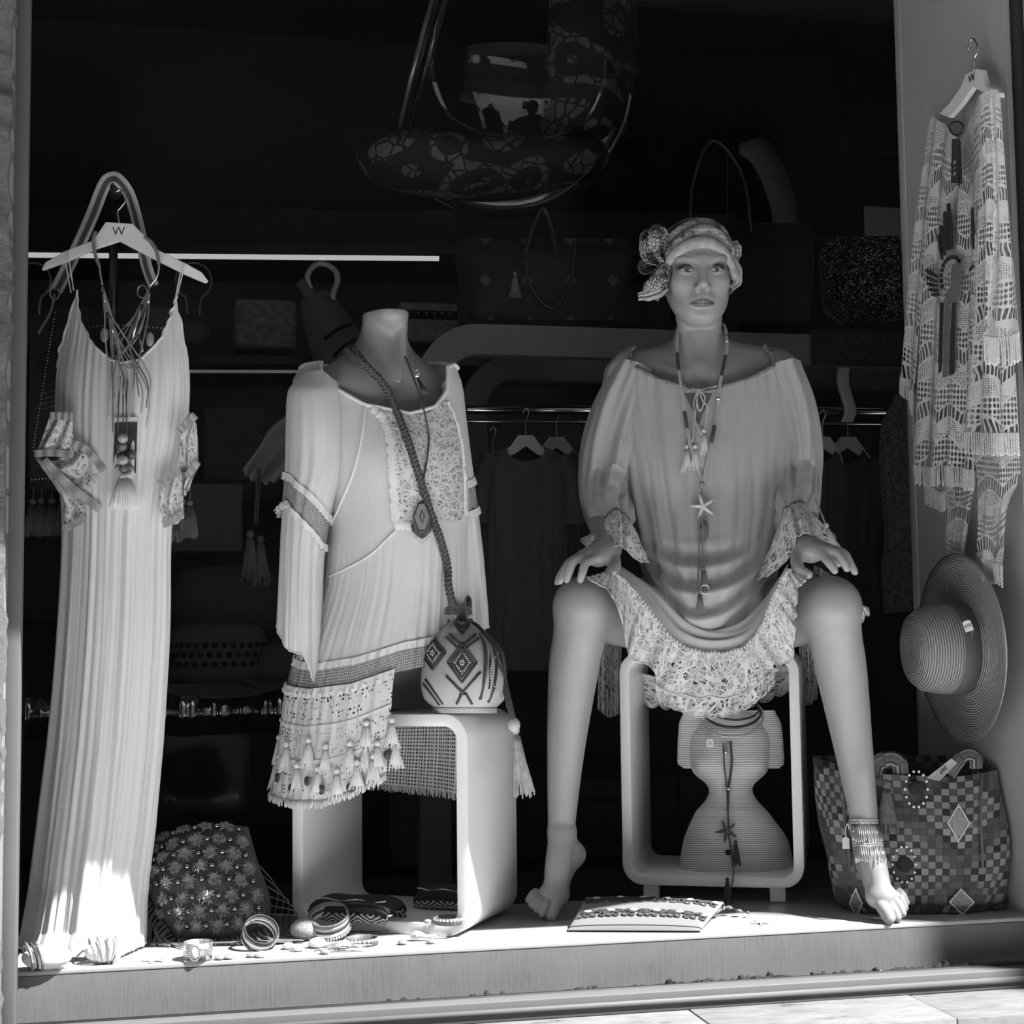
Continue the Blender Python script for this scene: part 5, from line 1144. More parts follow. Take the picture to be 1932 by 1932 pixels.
# hanger
HG = [(199, 418.5), (250, 422), (269, 441), (287, 466), (347, 495), (380, 513), (392, 529), (386, 533), (348, 517), (285, 486), (224, 454), (181, 468), (124, 493), (78, 509), (85, 495), (119, 475), (171, 455), (186, 438)]
def hanger_flat(name, label, pts, d, th_, m_, letter=None, hook=None):
    T_ = thing(name, label, 'hanger', D(pts[0][0], max(p[1] for p in pts), d), 'coat hangers')
    b0 = A([D(x, y, d) for x, y in pts]); k = len(b0); b1 = b0-E2*th_
    mb = MB().add(np.concatenate([b0, b1]), [tuple(range(k)), tuple(range(k, 2*k))[::-1]]+[((i+1) % k, i, k+i, k+(i+1) % k) for i in range(k)]); obj('bar', mb, m_, T_, smooth=False, bevel=.0015)
    if hook:
        mb = MB(); mb.tube(cr(A([D(x, y, d-.0+th_*.5) for x, y in hook]), 40), .0018, 6); obj('hook', mb, plain('chrome', .7, .15, metal=1), T_)
    if letter:
        cv = bpy.data.curves.new('letter', 'FONT'); cv.body = 'W'; cv.size = .024; cv.align_x = 'CENTER'; cv.align_y = 'CENTER'; cv.extrude = .0002
        put_text(cv, basis(E1, ZA, E2), D(letter[0], letter[1], d)+E2*.0006, T_, 'letter', M_dk)
    return T_
M_wood = plain('white_wood', .66, .45, var=.04, nscale=20)
hanger_flat('clothes_hanger', 'white wooden hanger marked W carrying the long white dress', HG, 2.94, .012, M_wood, (224, 437), [(225, 420), (222, 400), (227, 392), (236, 380), (236, 366), (228, 358), (219, 362)])
# stand behind
ST = thing('display_stand', 'chrome pole stand with a black knob behind the long white dress', 'stand', A([*D(215, 1000, 3.02)[:2], 0]))
pz = D(215, 372, 3.02); mb = MB(); mb.tube([A([pz[0], pz[1], .012]), pz], .0085, 14); obj('pole', mb, plain('chrome_dark', .35, .22, metal=1), ST)
mb = MB(); mb.lathe([(.0001, 0), (.09, 0), (.09, .006), (.012, .012)], A([pz[0], pz[1], .0]), n=28); obj('base', mb, plain('chrome_dark', .35), ST)
mb = MB(); mb.ball(D(222, 354, 3.0), (.016, .016, .016), 16); mb.tube([D(215, 372, 3.02), D(222, 352, 3.01)], .011, 10); obj('knob', mb, M_black, ST)
# handbag hung on the stand by a striped strap
m, t, b = nt('studded_leather'); b.inputs['Roughness'].default_value = .6
setcol(t, b, ramp(t, tex_noise(t, coord(t), 30, 4), [(.3, .008), (.7, .022)])); M_bagdark = m
m, t, b = nt('striped_webbing'); wv = coord(t, 'UV'); sx = t.nodes.new('ShaderNodeSeparateXYZ'); t.links.new(wv, sx.inputs[0]); setcol(t, b, ramp(t, sx.outputs[0], [(.0, .40), (.22, .40), (.27, .05), (.62, .05), (.68, .36), (1, .38)])); b.inputs['Roughness'].default_value = .85; M_web = m
HBG = thing('shoulder_bag', 'dark studded shoulder bag hung on the stand behind the long dress', 'bag', D(150, 930, 3.1))
rows = [[(62, 600), (130, 575), (215, 590), (290, 580), (330, 580)], [(56, 700), (130, 690), (215, 690), (300, 690), (345, 680)], [(56, 820), (130, 820), (215, 820), (310, 815), (352, 800)], [(56, 922), (130, 925), (215, 925), (310, 915), (348, 905)]]
Gf = net(rows, 3.09, .035, 60, 40, .002); Gb = net(rows, 3.12, -.03, 60, 40, .0); mb = MB().grid(Gf).grid(Gb, flip=True); obj('body', mb, M_bagdark, HBG)
mb = MB()
for k in range(44):
    f = k/43; mb.ball(D(104-42*f, 590+260*f, 3.045), .0022, 6); mb.ball(D(60+290*f, 905-8*math.sin(f*PI), 3.05), .0026, 6)
for r in range(4):
    for k in range(22): mb.ball(D(75+k*4+r*2, 745+r*9-k*1.2, 3.045), .0013, 5)
for k in range(26): mb.ball(D(120+k*8, 622-8*math.sin(k*.12), 3.05), .0018, 6)
obj('stud', mb, plain('silver_dark', .5, .25, metal=1), HBG, kind='stuff')
for pts, w in (([(290, 540, 3.03), (276, 500, 3.01), (262, 430, 3.0), (245, 370, 2.99), (226, 342, 2.98), (212, 336, 2.985), (196, 350, 2.99), (172, 410, 3.0), (140, 480, 3.03), (106, 548, 3.05)], .0125),):
    P = cr(A([D(*p) for p in pts]), 90); T, N, B = frames(P); s_ = nrm(np.cross(T, E2)*.85+E2*.35); k = np.linspace(-1, 1, 9); G = P[:, None]+s_[:, None]*(k[None, :, None]*w); obj('strap', MB().grid(G), M_web, HBG, solid=.002)
for x, y, d in ((268, 550, 3.03), (103, 553, 3.05)):
    mb = MB(); a = np.linspace(0, 2*PI, 24)[:-1]; mb.tube(D(x+9*np.cos(a), y+12*np.sin(a), d), .0022, 5, closed=True); obj('buckle', mb, plain('silver_dark', .5), HBG)
mb = MB(); mb.tube(cr(A([D(103, 556, 3.04), D(95, 590, 3.035), D(72, 630, 3.03)]), 12), .007, 6, flat=.3); obj('strap_end', mb, M_web, HBG)
for i, (x, y) in enumerate(((62, 920), (78, 918), (98, 918), (118, 915), (358, 922), (345, 920), (328, 930))):
    mb = MB(); rope(mb, [D(x+2, y-2, 3.05), D(x+1, y+10, 3.045), D(x, y+22, 3.04)], .0016, 100, 5); tassel(mb, D(x, y+20, 3.04), .062, .017, 26, seed=i, splay=.8); obj('tassel', mb, plain('tassel_brown', .09 if x < 200 else .2, .8, var=.3, nscale=80), HBG)
# collar necklace of leather strands over the hanger
CN = thing('strand_necklace', 'open collar necklace with leather strands hung over the hanger of the long dress', 'necklace', D(235, 790, 2.83))
coil = []
for pts in ([(180, 436), (176, 450), (180, 480), (187, 502)], [(272, 446), (286, 458), (296, 476), (300, 500)]):
    mb = MB(); P = cr(A([D(x, y, 2.925) for x, y in pts]), 90); mb.tube(P, .0036*(1+.18*np.sin(np.arange(90)*1.9)), 8); obj('coil', mb, plain('leather_wrap', .16, .5), CN)
for pts, d_, r_ in (([(187, 500), (190, 520), (193, 537)], 2.92, .0022), ([(300, 500), (297, 520), (283, 540)], 2.92, .0022), ([(206, 675), (222, 670), (245, 655), (262, 630), (275, 590)], 2.885, .0016)):
    mb = MB(); mb.tube(cr(A([D(x, y, d_) for x, y in pts]), 26), r_, 6); obj('wire', mb, plain('silver', .8, .2, metal=1), CN)
mb = MB(); mb2 = MB(); rg = np.random.default_rng(5)
ends = [(204, 790), (215, 752), (222, 770), (228, 700), (233, 742), (238, 760), (244, 790), (251, 735), (257, 700), (262, 748), (267, 778), (276, 770), (279, 762), (213, 815), (276, 806)]
for i, (x, y) in enumerate(ends):
    src = (193, 540) if i % 2 == 0 else (282, 545); mx_ = (226+rg.uniform(-22, 24), 655+rg.uniform(-20, 25)) if i % 3 else (src[0]+(x-src[0])*.45, 630)
    P = cr(A([D(*src, 2.915), D(src[0]+(mx_[0]-src[0])*.45+rg.uniform(-4, 4), 595, 2.885), D(*mx_, 2.855), D(x+rg.uniform(-3, 3), (mx_[1]+y)/2+10, 2.82), D(x, y, 2.805)]), 40)
    (mb if i % 2 else mb2).tube(P, .0016, 5)
obj('strand', mb, plain('leather_strand', .22, .6), CN, kind='stuff'); obj('pale_strand', mb2, plain('leather_pale', .42), CN, kind='stuff')
for k, (x0, y0, x1, y1) in enumerate(((193, 545, 198, 570), (283, 545, 279, 572), (203, 590, 214, 628), (268, 575, 250, 638), (262, 632, 270, 664), (216, 640, 229, 694))):
    mb = MB(); mb.tube([D(x0, y0, 2.88), D(x1, y1, 2.865)], .0026, 8); obj('silver_tube', mb, plain('silver', .8), CN)
for x, y in ((197, 632), (283, 640)):
    mb = MB().ball(D(x, y, 2.86), (.0078, .003, .014), 14, basis(E1, E2, ZA)); obj('disc', mb, plain('horn_disc', .2, .4), CN)
BN = thing('bead_necklace', 'cord with carved round beads and a thick white tassel on the long dress', 'necklace', D(236, 965, 2.80))
mb = MB()
for x0, x1 in ((226, 222), (232, 233), (239, 239)): mb.tube(cr(A([D(x0+2, 690, 2.85), D((x0+x1)/2, 760, 2.80), D(x1, 820, 2.795)]), 20), .0014, 5)
obj('cord', mb, plain('cord_dark', .07), BN)
for x, y, r, c, d in ((232, 827, 9.5, .30, 2.785), (230, 843, 9.5, .12, 2.79), (248, 858, 9.5, .06, 2.80), (226, 860, 7, .07, 2.80), (232, 868, 9.5, .34, 2.782), (234, 884, 10, .10, 2.79), (222, 882, 6, .2, 2.79), (246, 884, 7, .2, 2.80)):
    mb = MB().ball(D(x, y, d), r/F*d, 16); obj('bead', mb, plain('carved_bead_%d' % int(c*100), c, .35, var=.5, nscale=220, bstr=.6), BN)
for x, y, r in ((232, 902, 8.5), (243, 899, 7)):
    mb = MB().ball(D(x, y, 2.785), r/F*2.79, 12); obj('wound_ball', mb, M_wtrim, BN)
for i, x in enumerate((231, 241)):
    mb = MB(); tassel(mb, D(x, 903, 2.782), .054, .023, 70, seed=i, head=False, splay=.75, tr=.0010); obj('tassel', mb, M_wtrim, BN)
LC = thing('label_card', 'black card label clipped to the front of the long white dress', 'label', D(238, 893, 2.80))
b0 = A([D(x, y, 2.812) for x, y in ((217, 797), (259, 796), (256, 892), (212, 893))]); obj('card', MB().add(np.concatenate([b0, b0-E2*.0015]), [(0, 1, 2, 3), (7, 6, 5, 4), (1, 0, 4, 5), (2, 1, 5, 6), (3, 2, 6, 7), (0, 3, 7, 4)]), plain('card_black', .03, .6), LC, smooth=False)
b0 = A([D(x, y, 2.81) for x, y in ((216, 788), (258, 787), (259, 795), (216, 796))]); obj('clip', MB().add(np.concatenate([b0, b0-E2*.002]), [(0, 1, 2, 3), (7, 6, 5, 4), (1, 0, 4, 5), (2, 1, 5, 6), (3, 2, 6, 7), (0, 3, 7, 4)]), plain('clip_white', .6, .5), LC, smooth=False)

# ================================================================== studded cushion bag
SB = thing('fringed_bag', 'grey suede bag with frayed patches, round studs and long fringe beside the long dress', 'bag', atZ(400, 1775, 0))
m, t, b = nt('suede_grey'); setcol(t, b, ramp(t, tex_noise(t, coord(t), 60, 5, .7), [(.3, .055), (.7, .10)])); b.inputs['Roughness'].default_value = .95; bump(t, b, tex_noise(t, coord(t), 700, 2), .6, .001); M_suede = m
rows = A([[D(268, 1596, 2.96), D(330, 1568, 2.97), D(400, 1553, 2.975), D(468, 1560, 2.98)], [D(268, 1640, 2.93), D(340, 1630, 2.94), D(420, 1625, 2.945), D(488, 1630, 2.95)], [D(286, 1700, 2.90), D(355, 1700, 2.905), D(435, 1695, 2.91), D(510, 1695, 2.92)], [D(332, 1768, 2.865), D(390, 1770, 2.865), D(450, 1766, 2.87), D(508, 1748, 2.89)]])
Gm = surf(rows, 70, 60); u = np.linspace(0, 1, 70)[None]; v = np.linspace(0, 1, 60)[:, None]; bl = (np.sin(u*PI)**.55*np.sin(v*PI)**.55)
wr = .003*np.sin(u*16+v*9)+.002*np.sin(u*7-v*15)
Nf = nrm(E2*.9+ZA*.25); Gf = Gm+Nf*((.055+wr)*bl)[..., None]; Gb = Gm-Nf*(.05*bl)[..., None]; Gf[..., 2] = np.maximum(Gf[..., 2], .004); Gb[..., 2] = np.maximum(Gb[..., 2], .004)
obj('body', MB().grid(Gf).grid(Gb, flip=True), M_suede, SB)
NN = normals(Gf); NN = np.where((NN@E2)[..., None] < 0, -NN, NN)
stud_me = None; M_stud = plain('stud_chrome', .35, .12, metal=1)
def star_patch(c, n, r, sd):
    rg = np.random.default_rng(sd); x = nrm(np.cross(n, A([.2, .1, .97]))); y = np.cross(n, x); mb = MB(); k = 16
    a = np.arange(k)/k*2*PI; rr = r*rg.uniform(.55, .95, k); ctr = c+n*.003
    pts = c+n*.0035+(np.cos(a)*rr)[:, None]*x+(np.sin(a)*rr)[:, None]*y+n*rg.uniform(-.001, .002, k)[:, None]; inn = c+n*.004+(np.cos(a)*r*.25)[:, None]*x+(np.sin(a)*r*.25)[:, None]*y
    mb.add(np.concatenate([[ctr], inn, pts]), [(0, 1+i, 1+(i+1) % k) for i in range(k)]+[(1+i, 1+k+i, 1+k+(i+1) % k, 1+(i+1) % k) for i in range(0, k)])
    for i in range(44):
        a0 = rg.uniform(0, 6.28); q = c+n*.004+r*.5*(math.cos(a0)*x+math.sin(a0)*y); a1 = a0+rg.uniform(-.8, .8); e = c+n*rg.uniform(.002, .006)+r*rg.uniform(.95, 1.45)*(math.cos(a1)*x+math.sin(a1)*y); mb.tube([q, (q+e)/2+n*.003, e], .0006, 4)
    return mb
M_patch = plain('frayed_patch', .26, .55, var=.5, nscale=150); M_foil = plain('foil_patch', .5, .25, metal=.8, var=.5, nscale=120)
k = 0; stud_o = None
for j in range(8):
    for i in range(5):
        uu = (i+.3+(.5 if j % 2 else 0))/5.3; vv = (j+.5)/8.3
        if uu > .97: continue
        a, b_ = int(vv*59), int(uu*69); c = Gf[a, b_]; n = NN[a, b_]
        obj('frayed_patch', star_patch(c, n, .0105+.003*((k*7) % 5)/5, k), M_foil if (uu < .55 and .25 < vv < .85 and k % 2) else M_patch, SB, smooth=False); k += 1
        u2 = (i+.8+(.5 if j % 2 else 0))/5.3
        if u2 < .985:
            b2_ = int(u2*69); c = Gf[a, b2_]; n = NN[a, b2_]
            if stud_o is None:
                stud_o = obj('stud', MB().ball((0, 0, 0), .0056, 12), M_stud, SB); stud_o.data.transform(Matrix.Translation(Vector(LOC[SB.name].tolist()))); s_o = stud_o
            else:
                s_o = stud_o.copy(); COL.objects.link(s_o)
            s_o.location = tuple((c+n*.004-LOC[SB.name]).tolist())
M_fr = plain('suede_fringe', .13, .8, var=.3, nscale=30)
edge_pts = [Gm[int(q), 0] for q in np.linspace(34, 59, 16)]+[Gm[59, int(q)] for q in np.linspace(3, 66, 17)]
for i, p in enumerate(edge_pts):
    rg = np.random.default_rng(i); p = p+E2*.01
    if i < 16: q1 = p+A([-.012, -.01, -.35*(p[2])]); q2 = A([p[0]-.012+rg.uniform(-.01, .012), p[1]-.035+rg.uniform(-.01, .01), .006]); q3 = q2+A([rg.uniform(-.005, .035), -.020-rg.uniform(0, .02), -.002])
    else: q1 = p+A([.005, -.025, -.3*p[2]]); q2 = A([p[0]+.02+rg.uniform(-.01, .02), max(p[1]-.045, .045), .006]); q3 = q2+A([.05+rg.uniform(0, .05), rg.uniform(-.012, .006), -.001])
    P = cr(A([p, q1, q2, q3]), 24); P[:, 2] = np.maximum(P[:, 2], .0035); P[:, 1] = np.maximum(P[:, 1], .03)
    mb = MB(); mb.tube(P, .0032, 5, flat=.35); obj('fringe_strip', mb, M_fr, SB)
for i in range(6):
    rg = np.random.default_rng(90+i); p = Gm[int(20+i*6), 69]; q = A([p[0]+.03+.02*i*.3, p[1]-.02, .01]); e = A([q[0]+.06+.02*i, .12+.01*i, .006]); mb = MB(); mb.tube(cr(A([p, (p+q)/2+A([.02, 0, .01]), q, e]), 24), .003, 5, flat=.4); obj('fringe_strip', mb, M_fr, SB)

# ================================================================== jewellery and pebbles along the platform edge
def ring_mb(c, R_, r, nrm_v, n=40, m=8, flat=1., arc=1.0, e=1.0):
    nv_ = nrm(nrm_v); x = nrm(np.cross(nv_, A([.13, .9, .3]))); y = np.cross(nv_, x); a = np.linspace(0, 2*PI*arc, n, endpoint=arc < 1)
    P = c+R_*(np.cos(a)[:, None]*x+np.sin(a)[:, None]*y*e); mb = MB(); mb.tube(P, r, m, closed=arc >= 1, up=None); return mb, P
def band_mb(c, R_, w, th_, nv_, n=44):
    nv_ = nrm(nv_); x = nrm(np.cross(nv_, A([.13, .9, .3]))); y = np.cross(nv_, x); return MB().lathe([(R_-th_, -w/2), (R_, -w/2), (R_*1.01, 0), (R_, w/2), (R_-th_, w/2), (R_-th_, -w/2)], c, basis(x, y, nv_), n)
M_silverp = plain('silver_patterned', .55, .3, metal=.75, var=.7, nscale=260, bstr=.8); M_wht = plain('white_stone', .78, .5, var=.03); M_pearl = plain('pearl', .8)
# white oval stone wrapped in beaded bangles (far left)
ST1 = thing('wrapped_pebble', 'big white pebble wrapped in beaded bangles at the far left edge', 'pebble', atZ(82, 1838, 0)+A([0, .02, 0]))
c = atZ(86, 1836, 0)+A([0, .025, .022]); obj('pebble', MB().ball(c, (.042, .022, .021), 20), M_wht, ST1)
for i, dx in enumerate((-.030, -.022, -.014)):
    mb, P = ring_mb(c+A([dx, 0, .002]), .0225-.002*i*0, .0030, A([1., .35, .25]), 40, 6); 
    if i == 1:
        mb = MB(); [mb.ball(p, .0026, 6) for p in P]
    obj('bangle', mb, M_dk if i == 1 else M_silverp, ST1)
ST2 = thing('wrapped_pebble', 'white stone with a jewelled bracelet and round crystal before the dress hem', 'pebble', atZ(195, 1826, 0)+A([0, .02, 0]))
c = atZ(195, 1824, 0)+A([0, .028, .020]); obj('pebble', MB().ball(c, (.034, .02, .019), 16), M_wht, ST2)
for i in range(4):
    mb, P = ring_mb(c+A([-.02+.012*i, 0, .003]), .022, .0022, A([1., .2, .3-.15*i]), 40, 6); mb2 = MB(); [mb2.ball(p, .0021, 6) for p in P]; obj('bracelet', mb2 if i % 2 else mb, M_silverp, ST2)
cc = D(197, 1778, 2.74); obj('crystal', MB().lathe([(.0001, .004), (.006, .0035), (.0085, .001), (.0085, -.002)], cc, basis(E1, ZA, E2), 20), plain('crystal', .35, .08, metal=.6), ST2)
mb, P = ring_mb(cc, .0105, .002, E2); obj('bezel', mb, M_silverp, ST2)
# metal cuff with a stone
CB = thing('cuff_bracelet', 'engraved silver cuff bracelet with an oval white stone', 'bracelet', atZ(374, 1818, 0))
c = atZ(374, 1820, 0)+A([0, .042, .0165]); obj('cuff', band_mb(c, .0255, .030, .002, ZA), M_silverp, CB)
o_ = c+A([-.006, -.0262, 0]); obj('stone', MB().ball(o_, (.007, .004, .011), 14), plain('stone_cream', .6, .3), CB)
a = np.linspace(0, 2*PI, 24)[:-1]; mb = MB(); [mb.ball(o_+A([.009*math.cos(q), -.001, .0135*math.sin(q)]), .0016, 6) for q in a]; obj('bezel', mb, M_silverp, CB)
# bangle sets
def bangles(label, c, R_, items, par=None):
    T_ = thing('bangle_set', label, 'bangles', A([c[0], c[1], 0]))
    for i, (dz, w, m_, ax, kind) in enumerate(items):
        cc = c+nrm(ax)*dz
        if kind == 'bead':
            _, P = ring_mb(cc, R_, .002, ax, 46); mb = MB(); [mb.ball(p, w*.5, 6) for p in P]
        else: mb = band_mb(cc, R_, w, .002, ax)
        obj('bangle', mb, m_, T_)
    return T_
c = atZ(492, 1796, 0)+A([.0, .03, .026])
bangles('tilted set of five beaded bangles next to the fringe', c, .032, [(-.011, .005, M_silverp, A([.25, -.75, .62]), 'band'), (-.005, .0052, M_dk, A([.25, -.75, .62]), 'bead'), (.001, .005, M_wht, A([.22, -.72, .66]), 'band'), (.007, .0048, M_silverp, A([.2, -.7, .7]), 'bead'), (.013, .005, M_dk, A([.2, -.68, .72]), 'band')])
c = atZ(615, 1780, 0)+A([.01, .045, .034])
bangles('wide stack of leather and silver bangles leaning on a grey stone', c, .0385, [(-.016, .007, M_silverp, A([-.15, -.42, .9]), 'bead'), (-.009, .007, M_wht, A([-.15, -.42, .9]), 'band'), (-.002, .006, M_dk, A([-.15, -.42, .9]), 'band'), (.004, .007, plain('leather_pale', .42), A([-.15, -.42, .9]), 'band'), (.011, .006, M_md, A([-.15, -.42, .9]), 'band')])
def pebble(label, px, py, r, m_, nm='pebble', cat='pebble', flat=.6, dy=.0, grp=None):
    c = atZ(px, py, 0)+A([0, r+dy, r*flat]); c[1] = max(c[1], r+.006); mb = MB().ball(c, (r*1.1, r, r*flat), 16)
    n = RNG.normal(size=3)*.0; return obj(nm, mb, m_, label=label, cat=cat, group=grp)
pebble('round grey speckled stone under the bangle stack', 580, 1783, .026, plain('granite', .30, .8, var=.5, nscale=300), flat=.8, dy=.02)
M_gl = plain('glass_pebble', .35, .08, spec=.8, coat=1, var=.2, nscale=90)
for i, (x, y, lb) in enumerate(((415, 1813, 'clear glass nugget right beside the engraved cuff bracelet'), (433, 1818, 'clear glass nugget second from the engraved cuff bracelet'), (475, 1808, 'clear glass nugget in front of the tilted bangles'), (617, 1808, 'clear glass nugget below the twig near the platform edge'), (761, 1784, 'clear glass nugget alone left of the shell under the stool'), (815, 1782, 'clear glass nugget partly under the curled shell'), (808, 1744, 'clear glass nugget on the floor of the left stool'))):
    if i == 6:
        q = atZ(808, 1744, .024); c = q+A([0, .008, .004]); obj('glass_nugget', MB().ball(c, (.008, .008, .0045), 14), M_gl, label=lb, cat='glass nugget', group='glass nuggets')
    else: pebble(lb, x, y, .0085, M_gl, 'glass_nugget', 'glass nugget', .5, grp='glass nuggets')
for x, y, r, lb in ((545, 1793, .010, 'small white pebble left of the pebble cluster'), (563, 1797, .011, 'white pebble at the front of the pebble cluster'), (580, 1790, .009, 'white pebble touching the grey stone'), (600, 1791, .015, 'largest pale pebble below the bangle stack'), (494, 1812, .009, 'tiny white shell in front of the tilted bangles')):
    pebble(lb, x, y, r, M_wht, grp='small white pebbles')
pebble('brown flat pebble under the twig', 648, 1792, .015, plain('pebble_brown', .30, .7, var=.3, nscale=120), flat=.45)
# shell
mb = MB(); q = atZ(800, 1778, 0); P = cr(A([q+A([-.022, .02, .008]), q+A([-.008, .018, .011]), q+A([.008, .012, .008]), q+A([.024, .006, .010])]), 30); mb.tube(P, np.interp(np.linspace(0, 1, 30), [0, .25, .6, 1], [.004, .010, .005, .003]), 10, flat=.8); obj('sea_shell', mb, plain('shell', .6, .4, var=.3, nscale=80), label='pale curled sea shell in front of the left stool', cat='shell')
# twig with dried grass
mb = MB(); q = atZ(640, 1798, 0)
for k in range(16):
    rg = np.random.default_rng(k); a = A([rg.uniform(-.05, .0), rg.uniform(0, .03), .004]); b_ = A([rg.uniform(.0, .06), rg.uniform(-.004, .03), .004+rg.uniform(0, .012)]); mb.tube([q+a, q+(a+b_)/2+A([0, 0, .004]), q+b_], .0009, 4)
obj('dried_sprig', mb, plain('dry_grass', .42, .8), label='dried grass sprig lying among the pebbles', cat='sprig')
# dark beaded bracelets
for lb, px, py, R_, zz in (('dark beaded bracelet lying in front of the left stool', 687, 1788, .029, 0.), ('dark beaded bracelet with cord ends on the floor of the left stool', 851, 1748, .026, .024)):
    c = atZ(px, py, zz)+A([0, R_, .007]); T_ = thing('beaded_bracelet', lb, 'bracelet', c-A([0, 0, .007])); obj('band', band_mb(c, R_, .013, .0025, ZA), plain('bracelet_print', .10, .6, var=.9, nscale=220), T_)
    mb = MB(); [mb.ball(c+R_*1.03*A([math.cos(a), math.sin(a), 0])+A([0, 0, .003]), .0026, 6) for a in np.linspace(0, 2*PI, 25)[:-1]]; obj('pearls', mb, M_pearl, T_, kind='stuff')
# starfish lying flat
for px, py, r, lb in ((290, 1812, .024, 'small grey starfish lying flat left of the cuff bracelet'), (1434, 1741, .022, 'small grey starfish lying flat in the sun near the clutch')):
    mb = starfish(MB(), atZ(px, py, .0015), r, XA, YA, ZA, .0035, .3); obj('starfish', mb, plain('starfish_grey', .40, .7, var=.2, nscale=200), label=lb, cat='starfish')
# ================================================================== folded pouches inside the left stool
m, t, b = nt('kilim_print'); uv = coord(t, 'UV'); zz_ = tex_wave(t, uv, 5.5, 0, 'Y'); sx = t.nodes.new('ShaderNodeSeparateXYZ'); t.links.new(uv, sx.inputs[0])
tri = math_n(t, 'PINGPONG', math_n(t, 'MULTIPLY', sx.outputs[0], 38), 1.0); tri2 = math_n(t, 'PINGPONG', math_n(t, 'MULTIPLY', sx.outputs[1], 24), 1.0); st = math_n(t, 'FRACT', math_n(t, 'MULTIPLY', math_n(t, 'ADD', tri, tri2), 2.2))
setcol(t, b, ramp(t, st, [(.52, .012), (.58, .48)])); b.inputs['Roughness'].default_value = .85; M_kilim = m
m, t, b = nt('black_fur'); setcol(t, b, ramp(t, tex_noise(t, coord(t), 300, 3), [(.3, .006), (.8, .03)])); bump(t, b, tex_noise(t, coord(t), 500, 3), 1, .004); b.inputs['Roughness'].default_value = 1; M_fur = m
def pouch(label, c, ex, w, dpt, h, sd):
    ey = nrm(np.cross(ZA, ex)); T_ = thing('folded_pouch', label, 'pouch', c); n = 40
    U = np.linspace(-1, 1, n)
    def layer(z0, z1, inset, m_, nm, wob):
        mb = MB(); prof = [(-1, z0+.15*(z1-z0)), (-1.02, (z0+z1)/2), (-.97, z1), (0, z1+.004), (.97, z1), (1, z0)]
        G = np.zeros((n, 24, 3)); P = cr(A(prof), 24)
        for i, q in enumerate(U):
            tp = 1-.06*abs(q)**6; G[i] = c+ex*(w/2*q)+(P[:, :1]*(dpt/2)*tp*inset)*ey+ZA*(P[:, 1:]*(1-.35*abs(q)**8)+wob*math.sin(q*5+sd)*.5)
        mb.grid(G.transpose(1, 0, 2), w, .12); obj(nm, mb, m_, T_)
    layer(.0, h*.5, 1.0, M_kilim, 'panel', .001); layer(h*.45, h*.8, 1.03, M_fur, 'fur_trim', .003); layer(h*.7, h, .9, plain('beaded_black', .03, .95, spec=.05, var=.9, nscale=300), 'flap', .003)
    mb = MB(); [mb.ball(c+ex*(w/2*q*.9)-ey*dpt*.40+ZA*(h+.001+.002*math.sin(q*7+sd)), .0017, 6) for q in np.linspace(-1, 1, 36)]; obj('beading', mb, M_pearl, T_, kind='stuff')
    return T_
exx = nrm(e_); zf = .0245
c1_ = atZ(655, 1742, zf)+b2*.045; pouch('dark folded pouch with fur trim, the left one on the floor of the left stool', A([*c1_[:2], zf]), exx, .165, .09, .040, 0)
c2_ = A([.216, .285, 0])+e_*.265+b2*.175; pouch('dark folded pouch with zigzag print, the right one on the floor of the left stool', A([*c2_[:2], zf]), exx, .130, .09, .036, 2)

# ================================================================== linen clutch
CL = thing('linen_clutch', 'flat linen clutch with two rows of dark embroidery lying on the sunny platform', 'clutch', atZ(1200, 1764, 0))
m, t, b = nt('linen'); w1 = tex_wave(t, coord(t, 'UV'), 130, 1, 'X'); w2 = tex_wave(t, coord(t, 'UV'), 130, 1, 'Y'); setcol(t, b, ramp(t, math_n(t, 'ADD', math_n(t, 'MULTIPLY', w1, .5), math_n(t, 'MULTIPLY', w2, .5)), [(0, .15), (1, .26)])); b.inputs['Roughness'].default_value = .9; M_linen = m
fl_, fr_ = atZ(1074, 1761, 0)+A([0, .012, 0]), atZ(1330, 1765, 0)+A([0, .026, 0]); bl_, br_ = D(1106, 1697, 3.06), D(1366, 1706, 3.06)
nu_, nv_ = 60, 40; u = np.linspace(0, 1, nu_)[None, :, None]; v = np.linspace(0, 1, nv_)[:, None, None]
Pm = (fl_*(1-u)+fr_*u)*(1-v)+(bl_*(1-u)+br_*u)*v; bl = (np.sin(u*PI)**.35*np.sin(v*PI)**.45)
CT = Pm+ZA*.004+(ZA*.9+E2*.3)*(.019*bl); CB_ = Pm+ZA*.003-(ZA*.2)*(.004*bl); CB_[..., 2] = np.maximum(CB_[..., 2], .002)
obj('pocket', MB().grid(CT, .27, .2).grid(CB_, flip=True), M_linen, CL)
def ct(uu, vv, o=.002): return CT[int(np.clip(vv, 0, .999)*nv_), int(np.clip(uu, 0, .999)*nu_)]+(ZA*.8+E2*.5)*o
for r_, v0 in enumerate((.36, .80)):
    mb = MB(); q = np.linspace(.03, .97, 70)
    for k in (-1, 0, 1): mb.tube([ct(x, v0+.022*k+.018*math.sin(x*60+k*2)) for x in q], .0022, 5)
    obj('embroidered_band', mb, M_dk, CL)
    for i in range(17):
        x = .05+.90*i/16; P = ct(x, v0-.085-.02*(i % 2), .003); mb, _ = ring_mb(P, .0052, .0016, ZA*.8+E2*.5, 14, 5); obj('loop', mb, M_dk, CL)
        if i % 3 == 1:
            obj('mirror_disc', MB().ball(ct(x, v0+.01, .003), (.009, .006, .003), 12), plain('mirror_disc', .7, .25), CL)
